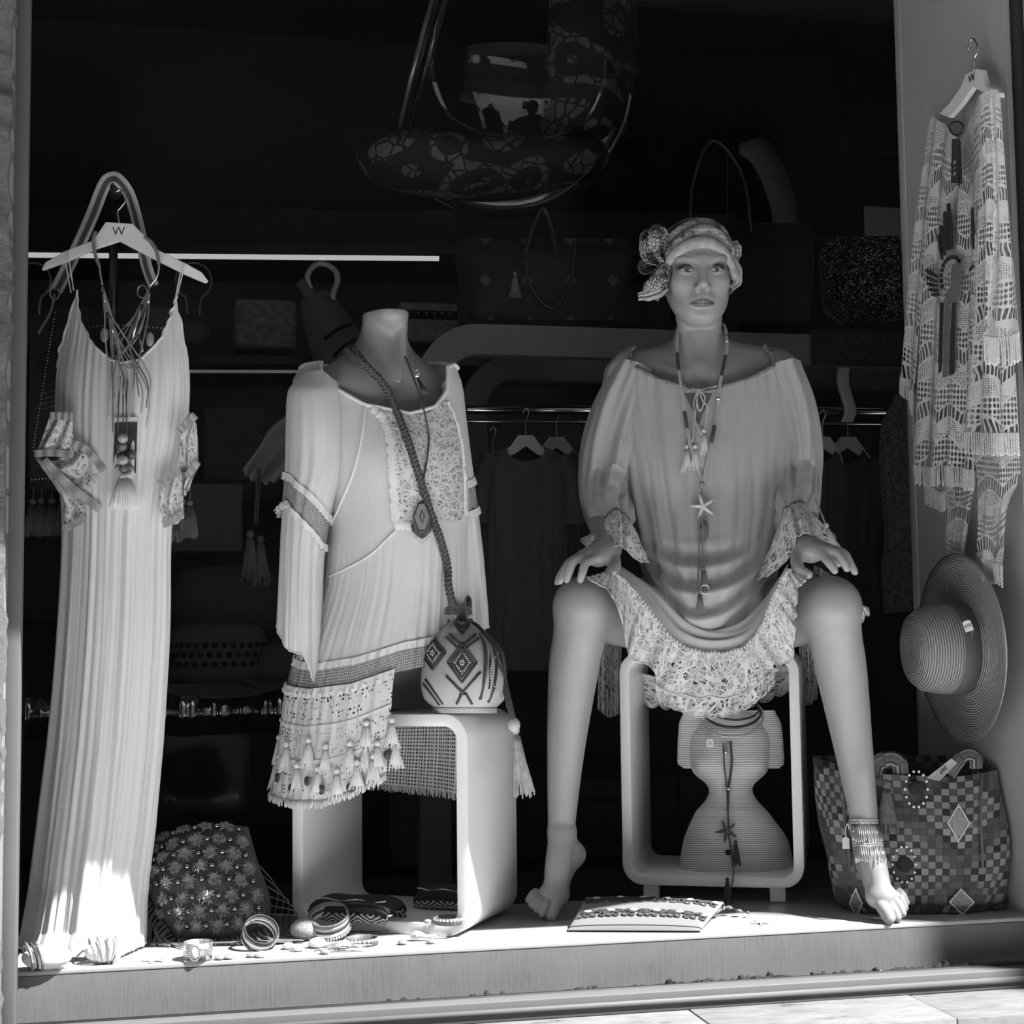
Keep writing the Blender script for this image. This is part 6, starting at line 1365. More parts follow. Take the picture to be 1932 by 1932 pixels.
mb = MB(); mb.tube([ct(x, .05, .001) for x in np.linspace(.01, .99, 50)], .001, 4); obj('stitching', mb, plain('thread_dark', .12, .8), CL)
mb = MB(); rr_ = [D(1330, 1750, 2.99), D(1348, 1722, 3.03), D(1372, 1712, 3.06), D(1392, 1718, 3.05), D(1412, 1722, 3.04)]; mb.tube(cr(A(rr_), 30), [.004+.004*math.sin(q*.9) for q in range(30)], 6, flat=.5); obj('handle_strap', mb, M_md, CL)
mb, _ = ring_mb(D(1362, 1708, 3.06), .008, .002, A([1, .2, .2]), 20, 6); obj('buckle', mb, plain('silver', .8), CL)

# ================================================================== anklet on the right foot
AK = thing('beaded_anklet', 'beaded fringe anklet with a price tag on the sunlit ankle', 'anklet', D(1632, 1630, 3.03))
def ank(u, y, o): 
    f = (y-1545)/90.; cx = 1632+8*f+6*f*f; hw = 27+3*f; th_ = 2*PI*u; return D(cx-hw*np.cos(th_), y, np.interp(y, [1545, 1560, 1600, 1640], [3.066, 3.060, 3.036, 3.012])-(.034+o)*np.sin(th_))
for y in (1546, 1551, 1556, 1590, 1594):
    a = np.linspace(0, 1, 50)[:-1]; mb = MB(); [mb.ball(ank(q, y+2*math.sin(6.28*q), .003), .0021, 6) for q in a]; obj('bead_row', mb, M_silverp if y != 1556 else M_dk, AK, kind='stuff')
mb = MB()
for k in range(22):
    q = .5*k/21+.0; 
    for y0, y1 in ((1558, 1588), (1596, 1626)):
        mb.tube([ank(q, y0, .004), ank(q, (y0+y1)/2, .006), ank(q, y1+random.uniform(-3, 3), .006)], .0011, 5)
obj('bead_fringe', mb, plain('silver_beads', .5), AK, kind='stuff')
obj('tag', MB().prism([(-.007, -.011), (.007, -.011), (.007, .009), (.003, .012), (-.003, .012), (-.007, .009)], D(1596, 1591, 3.05), E1, ZA, E2, .0006), m_tag, AK, smooth=False)
mb = MB(); mb.tube(cr(A([D(1596, 1580, 3.05), D(1595, 1566, 3.045), D(1599, 1555, 3.04), D(1602, 1565, 3.04)]), 20), .0008, 4); obj('tag_string', mb, m_tag, AK)

# ================================================================== patterned tote on the right
m, t, b = nt('mosaic_print'); uv = coord(t, 'UV'); sx = t.nodes.new('ShaderNodeSeparateXYZ'); t.links.new(uv, sx.inputs[0])
N_ = 66.; iu = math_n(t, 'FLOOR', math_n(t, 'MULTIPLY', sx.outputs[0], N_)); iv = math_n(t, 'FLOOR', math_n(t, 'MULTIPLY', sx.outputs[1], N_))
du = math_n(t, 'PINGPONG', math_n(t, 'ADD', iu, 1), 8.0); dv = math_n(t, 'PINGPONG', math_n(t, 'ADD', iv, 4), 9.0); dd = math_n(t, 'ADD', du, dv)
cmb = t.nodes.new('ShaderNodeCombineXYZ'); t.links.new(iu, cmb.inputs[0]); t.links.new(iv, cmb.inputs[1]); wn = t.nodes.new('ShaderNodeTexWhiteNoise'); wn.noise_dimensions = '2D'; t.links.new(cmb.outputs[0], wn.inputs[0])
par = math_n(t, 'MODULO', math_n(t, 'ADD', iu, iv), 2.0)
md = math_n(t, 'MODULO', dd, 9.0)
chk = math_n(t, 'ADD', math_n(t, 'MULTIPLY', par, .30), .05)
base = ramp(t, math_n(t, 'DIVIDE', md, 9.0), [(.0, .05), (.09, .05), (.20, .01), (.31, .26), (.42, .05), (.53, .22), (.64, .012), (.75, .16), (.86, .05)], 'CONSTANT')
mixv = t.nodes.new('ShaderNodeMix'); mixv.inputs[0].default_value = .16; t.links.new(base, mixv.inputs[2]); t.links.new(math_n(t, 'MULTIPLY', wn.outputs[0], .35), mixv.inputs[3])
fu = math_n(t, 'FRACT', math_n(t, 'MULTIPLY', sx.outputs[0], N_)); fv = math_n(t, 'FRACT', math_n(t, 'MULTIPLY', sx.outputs[1], N_))
grid_ = math_n(t, 'MULTIPLY', ramp(t, fu, [(.0, .55), (.08, 1), (.92, 1), (1, .55)]), ramp(t, fv, [(.0, .55), (.08, 1), (.92, 1), (1, .55)]))
setcol(t, b, math_n(t, 'MULTIPLY', mixv.outputs[0], grid_)); b.inputs['Roughness'].default_value = .85; bump(t, b, tex_noise(t, coord(t), 500, 2), .4, .001); M_mosaic = m
TT = Garment([(1425, 1532, 1945, .060, 3.22), (1450, 1530, 1950, .090, 3.20), (1540, 1545, 1945, .125, 3.185), (1640, 1562, 1935, .135, 3.175), (1700, 1580, 1915, .130, 3.17), (1722, 1602, 1885, .115, 3.165)], lambda u, py: .010*np.sin(2*PI*3*u+py*.02)*np.clip((1560-py)/150, 0, 1)+.004*np.sin(2*PI*7*u+py*.03), .62)
TB = thing('mosaic_tote', 'large tote bag with a checked mosaic pattern behind the sunlit foot', 'bag', D(1745, 1718, 3.165)*A([1, 1, 0]))
ttop = ip([0, .06, .13, .2, .27, .34, .40, .46, .5, .6, .75, .9, 1], [1428, 1432, 1440, 1458, 1466, 1452, 1432, 1432, 1436, 1430, 1425, 1425, 1428])
U = np.linspace(0, 1, 240)[None].repeat(70, 0); v = np.linspace(0, 1, 70)[:, None]; G = TT.pos(U, ttop(U[0])[None]*(1-v)+1724*v, 0); G[..., 2] = np.maximum(G[..., 2], .003); G[..., 0] = np.minimum(G[..., 0], 1.622)
mb = MB().grid(G, arc=True)
bt = G[-1][:-1]; obj('body', mb, M_mosaic, TB); obj('bottom', MB().add(bt, [tuple(range(len(bt)))[::-1]]), M_mosaic, TB)
def ttf(x, y, o=.003): return TT.front(x, y, o)
for x in (1600, 1851):
    mb = MB(); mb.tube(cr(A([ttf(x+dx, y, .003) for dx, y in ((0, 1460), (-2, 1540), (2, 1620), (3, 1715))]), 30), .0032, 6); obj('piping', mb, plain('piping_grey', .10, .7), TB)
def dia(cx, cy, w, h):
    T_pts = []
    q = [(cx, cy-h), (cx+w, cy), (cx, cy+h), (cx-w, cy), (cx, cy-h)]
    for (a0, b0), (a1, b1) in zip(q[:-1], q[1:]):
        for k in range(9): T_pts.append((a0+(a1-a0)*k/9, b0+(b1-b0)*k/9))
    mb = MB(); [mb.ball(ttf(x, y, .004), .0021, 6) for x, y in T_pts]; obj('bead_lozenge', mb, M_pearl, TB, kind='stuff')
    G = A([[ttf(cx+w*.9*s_*(1-abs(r_)), cy+h*.9*r_, .002) for s_ in (-1, 0, 1)] for r_ in np.linspace(-.98, .98, 9)]); obj('lozenge', MB().grid(G), plain('lozenge_grey', .22, .8, var=.6, nscale=250), TB)
dia(1807, 1553, 20, 34); dia(1812, 1702, 21, 24); dia(1618, 1705, 14, 28)
for x, y, r in ((1729, 1489, .016), (1707, 1631, .016)):
    obj('felt_disc', MB().ball(ttf(x, y, .001), (r, .007, r), 16, basis(E1, E2, ZA)), plain('felt_dark', .02, .95), TB)
    mb = MB(); [mb.ball(ttf(x+34*math.cos(a)*.62, y+34*math.sin(a), .004), .0032, 6) for a in np.linspace(0, 2*PI, 15)[:-1]]; obj('pearl_ring', mb, M_pearl, TB, kind='stuff')
for i, (x, y, l) in enumerate(((1672, 1488, .085),)):
    mb = MB(); tassel(mb, D(x, y-18, 3.06), l, .024, 40, seed=3); obj('tassel', mb, plain('tassel_wool', .10, .9, var=.4, nscale=90), TB)
for pts, w in (([(1648, 1462, 3.10), (1655, 1440, 3.09), (1680, 1432, 3.10), (1696, 1440, 3.11), (1700, 1462, 3.11)], .016), ([(1790, 1462, 3.08), (1805, 1440, 3.08), (1822, 1424, 3.09), (1840, 1428, 3.10), (1842, 1450, 3.10)], .013)):
    P = cr(A([D(*p) for p in pts]), 30); T, N, B = frames(P); k = np.linspace(-1, 1, 7); s_ = nrm(np.cross(T, E2)); obj('handle', MB().grid(P[:, None]+s_[:, None]*(k[None, :, None]*w)+E2*(.004*np.cos(k*2))[None, :, None], .12, .04), M_mosaic, TB, solid=.002)
# its paper tag
b0 = A([D(*p) for p in ((1748, 1468, 3.03), (1795, 1431, 3.06), (1806, 1440, 3.06), (1772, 1474, 3.03))]); PT = thing('price_tag', 'long white paper price tag on the mosaic tote', 'price tag', D(1772, 1474, 3.03))
obj('card', MB().add(np.concatenate([b0, b0-E2*.0008]), [(0, 1, 2, 3), (7, 6, 5, 4), (1, 0, 4, 5), (2, 1, 5, 6), (3, 2, 6, 7), (0, 3, 7, 4)]), plain('tag_grey', .42, .8), PT, smooth=False)
cv = bpy.data.curves.new('figures', 'FONT'); cv.body = '69€'; cv.size = .013; cv.align_x = 'CENTER'; cv.align_y = 'CENTER'; cv.extrude = .0001; exq = nrm(b0[1]-b0[0]); eyq = nrm(np.cross(E2, exq)); put_text(cv, basis(exq, eyq, nrm(np.cross(exq, eyq))), b0.mean(0)+E2*.002, PT, 'figures', M_black)

# ================================================================== lace poncho on the bay wall
M_pon = lace('guipure', .48, 62, .3, 'ladder')
LP = thing('lace_poncho', 'cream fringed lace poncho hanging on the white side wall', 'poncho', atX(1830, 1100, 1.58))
M_cordf = plain('cord_fringe', .50, .9, var=.15, nscale=300)
def wpanel(rows, X, fold=.010, nf=3, sd=0, nu=60, nv=70, ul=.4, vl=.8):
    R_ = A([[atX(x, y, X) for x, y in r] for r in rows]); G = surf(R_, nu, nv); u = np.linspace(0, 1, nu)[None]; v = np.linspace(0, 1, nv)[:, None]; rg = np.random.default_rng(sd); p = rg.uniform(0, 6, 3)
    d = fold*(np.abs(np.sin(u*PI*nf+p[0]+.5*v))+.4*np.sin(u*PI*nf*2.3+p[1]-v))*(.25+.75*v); G[..., 0] -= d; G[..., 0] = np.minimum(G[..., 0], XR-.004); return G
def wfringe(edge, ln, step=.0052):
    L_ = np.concatenate([[0], np.cumsum(np.linalg.norm(np.diff(edge, axis=0), axis=1))]); n = int(L_[-1]/step); mb = MB()
    for k in range(n):
        s_ = L_[-1]*(k+.5)/n; p = A([np.interp(s_, L_, edge[:, i]) for i in range(3)]); q = p+A([random.uniform(-.002, .002), random.uniform(-.002, .002), -ln*random.uniform(.9, 1.05)]); rope(mb, np.linspace(p+A([0, 0, .004]), q, 16), .0024, 110, 4)
    return mb
for rows, X, fo, nf, sd, ul, vl in (
    ([[(1752, 232), (1762, 220), (1774, 228)], [(1735, 350), (1745, 350), (1760, 350)], [(1718, 500), (1730, 500), (1748, 500)], [(1702, 700), (1714, 725), (1730, 752)]], 1.600, .008, 1.5, 1, .25, .5),
    ([[(1770, 226), (1790, 240), (1812, 262), (1832, 225), (1850, 180)], [(1758, 360), (1780, 362), (1806, 370), (1830, 360), (1856, 340)], [(1748, 560), (1775, 565), (1800, 570), (1825, 565), (1850, 560)], [(1734, 880), (1764, 885), (1790, 880), (1815, 885), (1846, 890)]], 1.588, .012, 3, 2, .45, .68),
    ([[(1848, 182), (1862, 172), (1886, 168)], [(1850, 360), (1870, 350), (1896, 345)], [(1842, 600), (1870, 600), (1914, 595)], [(1828, 818), (1872, 820), (1926, 820)]], 1.570, .010, 2.5, 3, .3, .65),
    ([[(1868, 186), (1880, 172), (1890, 186)], [(1876, 350), (1890, 350), (1904, 350)], [(1872, 500), (1896, 500), (1918, 490)], [(1858, 636), (1890, 640), (1931, 628)]], 1.552, .008, 1.5, 4, .25, .45),
    ([[(1832, 830), (1870, 835), (1926, 840)], [(1845, 900), (1880, 905), (1928, 900)], [(1848, 980), (1875, 985), (1905, 960)], [(1846, 1046), (1872, 1062), (1896, 1070)]], 1.582, .008, 2, 5, .2, .25),
    ([[(1784, 885), (1815, 890), (1846, 890)], [(1788, 960), (1812, 965), (1832, 955)], [(1786, 1030), (1805, 1040), (1822, 1040)], [(1790, 1080), (1806, 1090), (1823, 1078)]], 1.598, .006, 2, 6, .12, .25),
    ([[(1736, 890), (1770, 905), (1800, 900)], [(1740, 900), (1772, 916), (1802, 910)], [(1745, 912), (1775, 930), (1803, 922)]], 1.604, .004, 2, 7, .1, .05)):
    G = wpanel(rows, X, fo, nf, sd); obj('lace_panel', MB().grid(G, arc=True), M_pon, LP)
    obj('cord_fringe', wfringe(G[-1], .040 if X > 1.56 else .052), M_cordf, LP, kind='stuff')
# printed headdress motif
mb = MB()
def blob(pts, X=1.566): b0 = A([atX(x, y, X) for x, y in pts]); k = len(b0); mb.add(np.concatenate([b0, b0+A([.0012, 0, 0])]), [tuple(range(k))[::-1], tuple(range(k, 2*k))]+[(i, (i+1) % k, k+(i+1) % k, k+i) for i in range(k)])
for x0, y0, x1, y1, w in ((1789, 382, 1795, 470, 5), (1782, 398, 1788, 472, 5), (1775, 424, 1782, 482, 5), (1771, 440, 1777, 490, 4), (1743, 508, 1768, 522, 4), (1745, 522, 1768, 532, 4), (1746, 534, 1768, 540, 4), (1750, 546, 1770, 548, 4), (1756, 556, 1772, 556, 4), (1834, 390, 1836, 470, 3), (1828, 512, 1836, 500, 3)):
    d = nrm(A([x1-x0, y1-y0])); n = A([-d[1], d[0]])*w; p0, p1 = A([x0, y0]), A([x1, y1]); blob([p0, p0+d*4+n*.7, p0*.5+p1*.5+n, p1+n*.6, p1-n*.6, p0*.5+p1*.5-n, p0+d*4-n*.7])
for k in range(11):
    a = -2.0+k*.26; cx, cy = 1797+22*math.sin(a)*1., 530-50*math.cos(a*.9)*.9; blob([(cx-3, cy-4), (cx+3, cy-4), (cx+3, cy+4), (cx-3, cy+4)])
blob([(1773, 570), (1780, 572), (1776, 700), (1770, 705)]); blob([(1796, 572), (1803, 570), (1800, 705), (1790, 708)]); obj('feather_print', mb, plain('print_dark', .018, .8), LP, smooth=False, kind='stuff')
mb = MB(); blob([(1796, 500), (1811, 488), (1812, 540), (1806, 570), (1788, 572), (1782, 556), (1794, 540)]); blob([(1784, 574), (1792, 572), (1788, 710), (1778, 712)]); obj('face_print', mb, plain('print_grey', .12, .8), LP, smooth=False, kind='stuff')
# hanger and swing tag
HW = thing('clothes_hanger', 'white wooden hanger marked W carrying the lace poncho on the wall', 'hanger', atX(1838, 212, 1.60), 'coat hangers')
hp = [(1842, 130), (1852, 132), (1858, 160), (1885, 175), (1886, 184), (1850, 172), (1836, 164), (1810, 200), (1790, 222), (1772, 214), (1790, 196), (1812, 165), (1822, 140)]
b0 = A([atX(x, y, 1.590) for x, y in hp]); k = len(b0); obj('bar', MB().add(np.concatenate([b0, b0+A([.012, 0, 0])]), [tuple(range(k))[::-1], tuple(range(k, 2*k))]+[(i, (i+1) % k, k+(i+1) % k, k+i) for i in range(k)]), M_wood, HW, smooth=False, bevel=.001)
mb = MB(); mb.tube(cr(atX(A([1838, 1838, 1844, 1844, 1836, 1829, 1827.]), A([132, 112, 98, 84, 73, 80, 94.]), A([1.595, 1.597, 1.6, 1.604, 1.604, 1.60, 1.598])), 40), .0022, 6); obj('hook', mb, plain('chrome', .7), HW)
cv = bpy.data.curves.new('letter', 'FONT'); cv.body = 'W'; cv.size = .026; cv.align_x = 'CENTER'; cv.align_y = 'CENTER'; cv.extrude = .0002; put_text(cv, basis(-YA, ZA, -XA), atX(1833, 148, 1.5885), HW, 'letter', M_dk)
TG_ = thing('swing_tag', 'black swing tag with a ring at the neck of the lace poncho', 'label', atX(1803, 346, 1.55))
for pts, X in ([(1796, 262), (1810, 262), (1808, 345), (1794, 345)], 1.552), ([(1810, 265), (1812, 268), (1815, 345), (1808, 351)], 1.555):
    b0 = A([atX(x, y, X) for x, y in pts]); obj('card', MB().add(np.concatenate([b0, b0+A([.001, 0, 0])]), [(0, 1, 2, 3)[::-1], (4, 5, 6, 7), (0, 1, 5, 4), (1, 2, 6, 5), (2, 3, 7, 6), (3, 0, 4, 7)]), plain('card_black', .03), TG_, smooth=False)
for i, ch in enumerate('B I B'.split()):
    cv = bpy.data.curves.new('mark', 'FONT'); cv.body = ch; cv.size = .016; cv.align_x = 'CENTER'; cv.align_y = 'CENTER'; cv.extrude = .0001; put_text(cv, basis(ZA, YA, -XA), atX(1801, 306+i*11, 1.5512), TG_, 'mark', plain('print_pale', .5, .8))
mb = MB(); a = np.linspace(0, 2*PI, 24)[:-1]; mb.tube(atX(1805+13*np.cos(a), 242+13*np.sin(a), 1.556), .0020, 5, closed=True); obj('ring', mb, plain('leather_black', .02), TG_)
# ------------------------------------------------------------------ straw hat on the wall
m, t, b = nt('straw_braid'); uv = coord(t, 'UV'); sx = t.nodes.new('ShaderNodeSeparateXYZ'); t.links.new(uv, sx.inputs[0]); rgv = math_n(t, 'SINE', math_n(t, 'MULTIPLY', sx.outputs[1], 1150.)); nz = tex_noise(t, coord(t, 'UV', (14, 120, 1)), 4, 4, .7)
hh = math_n(t, 'ADD', math_n(t, 'MULTIPLY', math_n(t, 'ADD', rgv, 1.), .22), math_n(t, 'MULTIPLY', nz, .56)); setcol(t, b, ramp(t, hh, [(.2, .05), (.5, .24), (.8, .46)])); bump(t, b, rgv, .7, .0015); b.inputs['Roughness'].default_value = .6; M_straw = m
HT = thing('straw_hat', 'wide brimmed striped straw hat hung on the white side wall', 'hat', atX(1812, 1400, 1.60))
hc = atX(1826, 1222, 1.590); ax = nrm(A([-1, .07, -.02])); xx = nrm(np.cross(ax, ZA)); yy = np.cross(ax, xx); HBas = basis(xx, yy, ax)
obj('brim', MB().lathe([(.092, .012), (.11, .004), (.15, .0), (.19, .006), (.212, .018), (.213, .020), (.19, .0085), (.15, .0025), (.11, .0065), (.092, .0145)], hc, HBas, 64, 1., .92), M_straw, HT)
obj('crown', MB().lathe([(.093, .008), (.094, .035), (.092, .070), (.086, .100), (.072, .118), (.048, .126), (.02, .124), (.001, .121)], hc, HBas, 56), M_straw, HT)
obj('band', MB().lathe([(.0945, .014), (.0962, .016), (.0955, .046), (.0945, .048)], hc, HBas, 56), plain('hat_ribbon', .085, .6), HT)
bw = hc+HBas@A([-.055*0, 0, .03]); 
obj('bow', MB().box(atX(1826, 1182, 1.548), (.004, .045, .026), rotm((1, 0, 0), .6)), plain('hat_ribbon', .085), HT, bevel=.001)
tag_card('small white price tag pinned to the ribbon of the straw hat', atX(1826, 1181, 1.535), E1*.9+ZA*.3, ZA*.9-E1*.3, .017, .022, txt='45€')
# ================================================================== dim shop interior behind the display
Yp = lambda x, y, Y: atY(x, y, Y)
M_unit = plain('shelf_black', .012, .45, var=.1); M_gloss = plain('cabinet_gloss', .015, .08, coat=.6, var=.05)
M_rack = plain('rack_white', .12, .4, var=.03)
SU = thing('shelf_unit', 'black wall shelving with lit shelf edges at the back of the shop', 'shelf', (.3, 2.75, -.1))
obj('back_panel', MB().box((.55, 2.86, 1.0), (3.0, .03, 2.3)), plain('shelf_back', .06, .6, var=.2, nscale=4), SU, smooth=False)
for z, nm in ((1.86, 'shelf_board'), (1.475, 'shelf_board'), (1.02, 'shelf_board'), (.62, 'shelf_board')):
    obj(nm, MB().box((.45, 2.63, z+.03), (2.6, .44, .03)), M_unit, SU, smooth=False)
M_led = plain('led_strip', .8, .5, emit=.40); M_led2 = plain('led_strip_dim', .8, .5, emit=.05); M_led3 = plain('led_strip_bright', .8, .5, emit=.65)
lz = lz0 = float(Yp(500, 485, 2.41)[2]); obj('led_strip', MB().box((.21, 2.41, lz), (1.40, .012, .015)), M_led, SU, smooth=False)
lz = float(Yp(460, 700, 2.41)[2]); obj('led_strip', MB().box((.15, 2.41, lz), (1.10, .012, .009)), M_led2, SU, smooth=False)
q0, q1 = atZ(60, 481, lz0), atZ(855, 488, lz0); SU.rotation_euler[2] = math.atan2(q1[1]-q0[1], q1[0]-q0[0])
obj('wall_panel', MB().box((2.6, 2.9, 1.2), (2.0, .04, 2.6)), M_unit, kind='structure', smooth=False, label='black wall panel at the back right of the shop', cat='wall')
LB = thing('lit_rail', 'bright light bar glowing behind the clothes rack', 'light', Yp(1350, 705, 1.9))
p0, p1 = Yp(1040, 697, 1.9), Yp(1668, 703, 1.9); obj('tube', MB().box((p0+p1)/2, (np.linalg.norm(p1-p0), .012, .013)), M_led3, LB, smooth=False); obj('holder', MB().box((p0+p1)/2+A([0, .014, .012]), (np.linalg.norm(p1-p0)+.02, .02, .014)), M_unit, LB, smooth=False)
# clothes rack: two rounded white arches and chrome rails
CR = thing('clothes_rack', 'white arched clothes rack with chrome rails behind the mannequins', 'clothes rack', Yp(1200, 1500, 1.2)*A([1, 1, 0])-A([0, 0, .1]))
def arch(Y, x0p, ytop, x1, R_, w, dp, m_=M_rack):
    a = Yp(x0p, ytop, Y); x0, zt = a[0], a[2]; z0 = -.1
    path = [(x0, z0)]+[(x0, z0+(zt-R_-z0)*k/6) for k in range(1, 6)]+[(x0+R_-R_*math.cos(t_), zt-R_+R_*math.sin(t_)) for t_ in np.linspace(0, PI/2, 14)]+[(x0+R_+(x1-2*R_-x0)*k/6, zt) for k in range(1, 6)]+[(x1-R_+R_*math.sin(t_), zt-R_+R_*math.cos(t_)) for t_ in np.linspace(0, PI/2, 14)]+[(x1, z0)]
    P = A(path); T = nrm(np.gradient(P, axis=0)); N = np.stack([T[:, 1], -T[:, 0]], 1); I = P+N*w
    o3 = lambda q, y: np.stack([q[:, 0], np.full(len(q), y), q[:, 1]], 1); n = len(P)
    v = np.concatenate([o3(P, Y), o3(I, Y), o3(P, Y+dp), o3(I, Y+dp)]); f = []
    for i in range(n-1): f += [(i, i+1, n+i+1, n+i), (2*n+i+1, 2*n+i, 3*n+i, 3*n+i+1), (i+1, i, 2*n+i, 2*n+i+1), (n+i, n+i+1, 3*n+i+1, 3*n+i)]
    return obj('arch', MB().add(v, f), m_, CR, smooth=False)
arch(1.0, 786, 607, 2.35, .16, .078, .05); arch(1.42, 872, 668, 2.45, .15, .070, .05)
for Y_, y_, r_ in ((1.2, 773, .0125), (1.3, 795, .005)):
    p0, p1 = Yp(880, y_, Y_), Yp(1662, y_+3, Y_); mb = MB(); mb.tube([p0, (p0+p1)/2, p1+XA*.5], r_, 12); obj('rail', mb, plain('chrome_rail', .5, .15, metal=1), CR)
SG = thing('shop_sign', 'black sign reading NOUVELLE COLLECTION on the clothes rack', 'sign', Yp(1620, 690, .97))
q = [Yp(x, y, .97) for x, y in ((1533, 620), (1720, 624), (1720, 692), (1534, 689))]; obj('board', MB().add(A(q+[p+YA*.012 for p in q]), [(0, 1, 2, 3), (7, 6, 5, 4), (1, 0, 4, 5), (2, 1, 5, 6), (3, 2, 6, 7), (0, 3, 7, 4)]), plain('sign_black', .006, .5), SG, smooth=False)
for txt, x, y in (('NOUVELLE', 1630, 642), ('COLLECTION', 1634, 668)):
    cv = bpy.data.curves.new('lettering', 'FONT'); cv.body = txt; cv.size = .036; cv.align_x = 'CENTER'; cv.align_y = 'CENTER'; cv.extrude = .0003; put_text(cv, basis(XA, -YA*0+ZA, -YA), Yp(x, y, .969), SG, 'lettering', plain('sign_grey', .035, .6))
# garments on the rail
def blouse(label, px, py, w, h, Y, m_, sd, sleeve_=True, hang=True, neck=34):
    k = 1.0; d_ = float(((Yp(px, py, Y)-CAM)@FW)); T_ = thing('hanging_top', label, 'garment', Yp(px, py+h, Y), 'tops on the clothes rack')
    Gm_ = Garment([(py, px-neck, px+neck, .02, d_), (py+22, px-w*.42, px+w*.42, .035, d_), (py+60, px-w*.5, px+w*.5, .05, d_), (py+h*.5, px-w*.46, px+w*.46, .055, d_), (py+h, px-w*.52, px+w*.52, .07, d_)], waves(12, sd, .012, .1, py, py+h*.6, 1, .3))
    tp = ip([0, .12, .2, .25, .3, .38, .5, .6, .75, .9, 1], [py+34, py+6, py+30, py+36, py+30, py+6, py+34, py+10, py+8, py+10, py+34])
    mb = MB(); Gm_.panel(mb, 0, 1, tp, py+h, 120, 40); obj('cloth', mb, m_, T_)
    if sleeve_:
        for s in (-1, 1):
            mb = MB(); mb.tube(cr(A([D(px+s*w*.40, py+28, d_), D(px+s*w*.50, py+80, d_-.01), D(px+s*w*.54, py+150, d_)]), 20), np.linspace(.035, .045, 20), 12, flat=.7); obj('sleeve', mb, m_, T_)
    if hang:
        HH = thing('clothes_hanger', 'pale hanger holding the '+' '.join(label.split()[:9]), 'hanger', Yp(px, py+20, Y), 'coat hangers')
        b0 = A([D(x, y, d_-.02) for x, y in ((px-14, py-14), (px+14, py-14), (px+30, py+8), (px+w*.42, py+30), (px+w*.42, py+36), (px+22, py+22), (px, py+6), (px-22, py+22), (px-w*.42, py+36), (px-w*.42, py+30), (px-30, py+8))]); kk = len(b0)
        obj('bar', MB().add(np.concatenate([b0, b0-E2*.012]), [tuple(range(kk)), tuple(range(kk, 2*kk))[::-1]]+[((i+1) % kk, i, kk+i, kk+(i+1) % kk) for i in range(kk)]), plain('hanger_grey', .42, .5), HH, smooth=False)
        mb = MB(); mb.tube(cr(A([D(px, py-14, d_-.015), D(px, py-40, d_-.015), D(px+6, py-56, d_-.015), D(px, py-64, d_-.015), D(px-6, py-56, d_-.015)]), 20), .0018, 5); obj('hook', mb, plain('chrome', .7), HH)
    return T_
blouse('grey top with an embroidered neck on the clothes rack between the mannequins', 992, 835, 165, 430, 1.16, cloth('grey_knit', .08, .9, 300, .3, .0, .15), 71)
blouse('dark sleeveless top behind the grey embroidered top', 1050, 838, 120, 380, 1.26, cloth('dark_knit', .05, .9, 300, .3, .0, .1), 72, False)
blouse('plain dark top at the left end of the rail', 930, 870, 110, 360, 1.30, cloth('black_knit', .035, .9, 300, .3, .0, .1), 73, False)
blouse('black top with flared sleeve right of the seated mannequin', 1600, 838, 110, 330, 1.20, cloth('coal_knit', .03, .9, 300, .3, .0, .1), 74)
blouse('dark top next to the lace coat', 1552, 838, 90, 300, 1.10, cloth('dark_knit', .05), 75, False)
# lace coat
M_blkl = lace('dark_lace', .10, 60, .26, 'flower', ground=.2)
LCt = Garment([(745, 1690, 1760, .03, 4.05), (800, 1664, 1790, .06, 4.05), (900, 1662, 1790, .07, 4.05), (1000, 1672, 1790, .07, 4.05), (1080, 1668, 1790, .08, 4.05), (1160, 1672, 1790, .08, 4.05)], waves(8, 80, .012, .1, 800, 1100, 1, .3))
LK = thing('lace_coat', 'dark lace coat hanging deep in the shop left of the side wall', 'coat', D(1705, 1160, 4.05)); mb = MB(); LCt.panel(mb, 0, 1, 745, ip([0, .25, .5, .75, 1], [1160, 1152, 1140, 1150, 1160]), 90, 50); obj('lace', mb, M_blkl, LK); mb = MB(); LCt.panel(mb, 0, 1, 760, 1130, 60, 20, -.012); obj('lining', mb, plain('coat_lining', .03, .8), LK)
# hanging curved white strap
mb = MB(); P = cr(A([Yp(x, y, 1.12) for x, y in ((1592, 690), (1590, 720), (1598, 752), (1604, 775), (1598, 796))]), 30); T, N, B = frames(P); k = np.linspace(-1, 1, 5); obj('leather_strap', MB().grid(P[:, None]+XA*(k[None, :, None]*.016)), plain('strap_pale', .5, .4), solid=.012, label='pale curved strap hanging from the rail under the sign', cat='strap')
# bags on top of the rack
def soft_bag(label, sec, m_, handles, extra=None, e=.7):
    Gm_ = Garment(sec, lambda u, py: .006*np.sin(2*PI*4*u+py*.03), e); d_ = sec[-1][4]; T_ = thing('handbag', label, 'bag', D((sec[-1][1]+sec[-1][2])/2, sec[-1][0], d_), 'bags on top of the clothes rack')
    mb = MB(); Gm_.panel(mb, 0, 1, sec[0][0], sec[-1][0], 90, 40); obj('body', mb, m_, T_); bt = [Gm_.pos(u, sec[-1][0], 0) for u in np.linspace(0, 1, 60)[:-1]]; obj('bottom', MB().add(bt, [tuple(range(59))]), m_, T_)
    for pts, r in handles: mb = MB(); mb.tube(cr(A([D(*p) for p in pts]), 50), r, 8, flat=.5); obj('handle', mb, plain('handle_leather', .015, .4), T_)
    return T_, Gm_
dR = float((Yp(1000, 607, 1.05)-CAM)@FW)
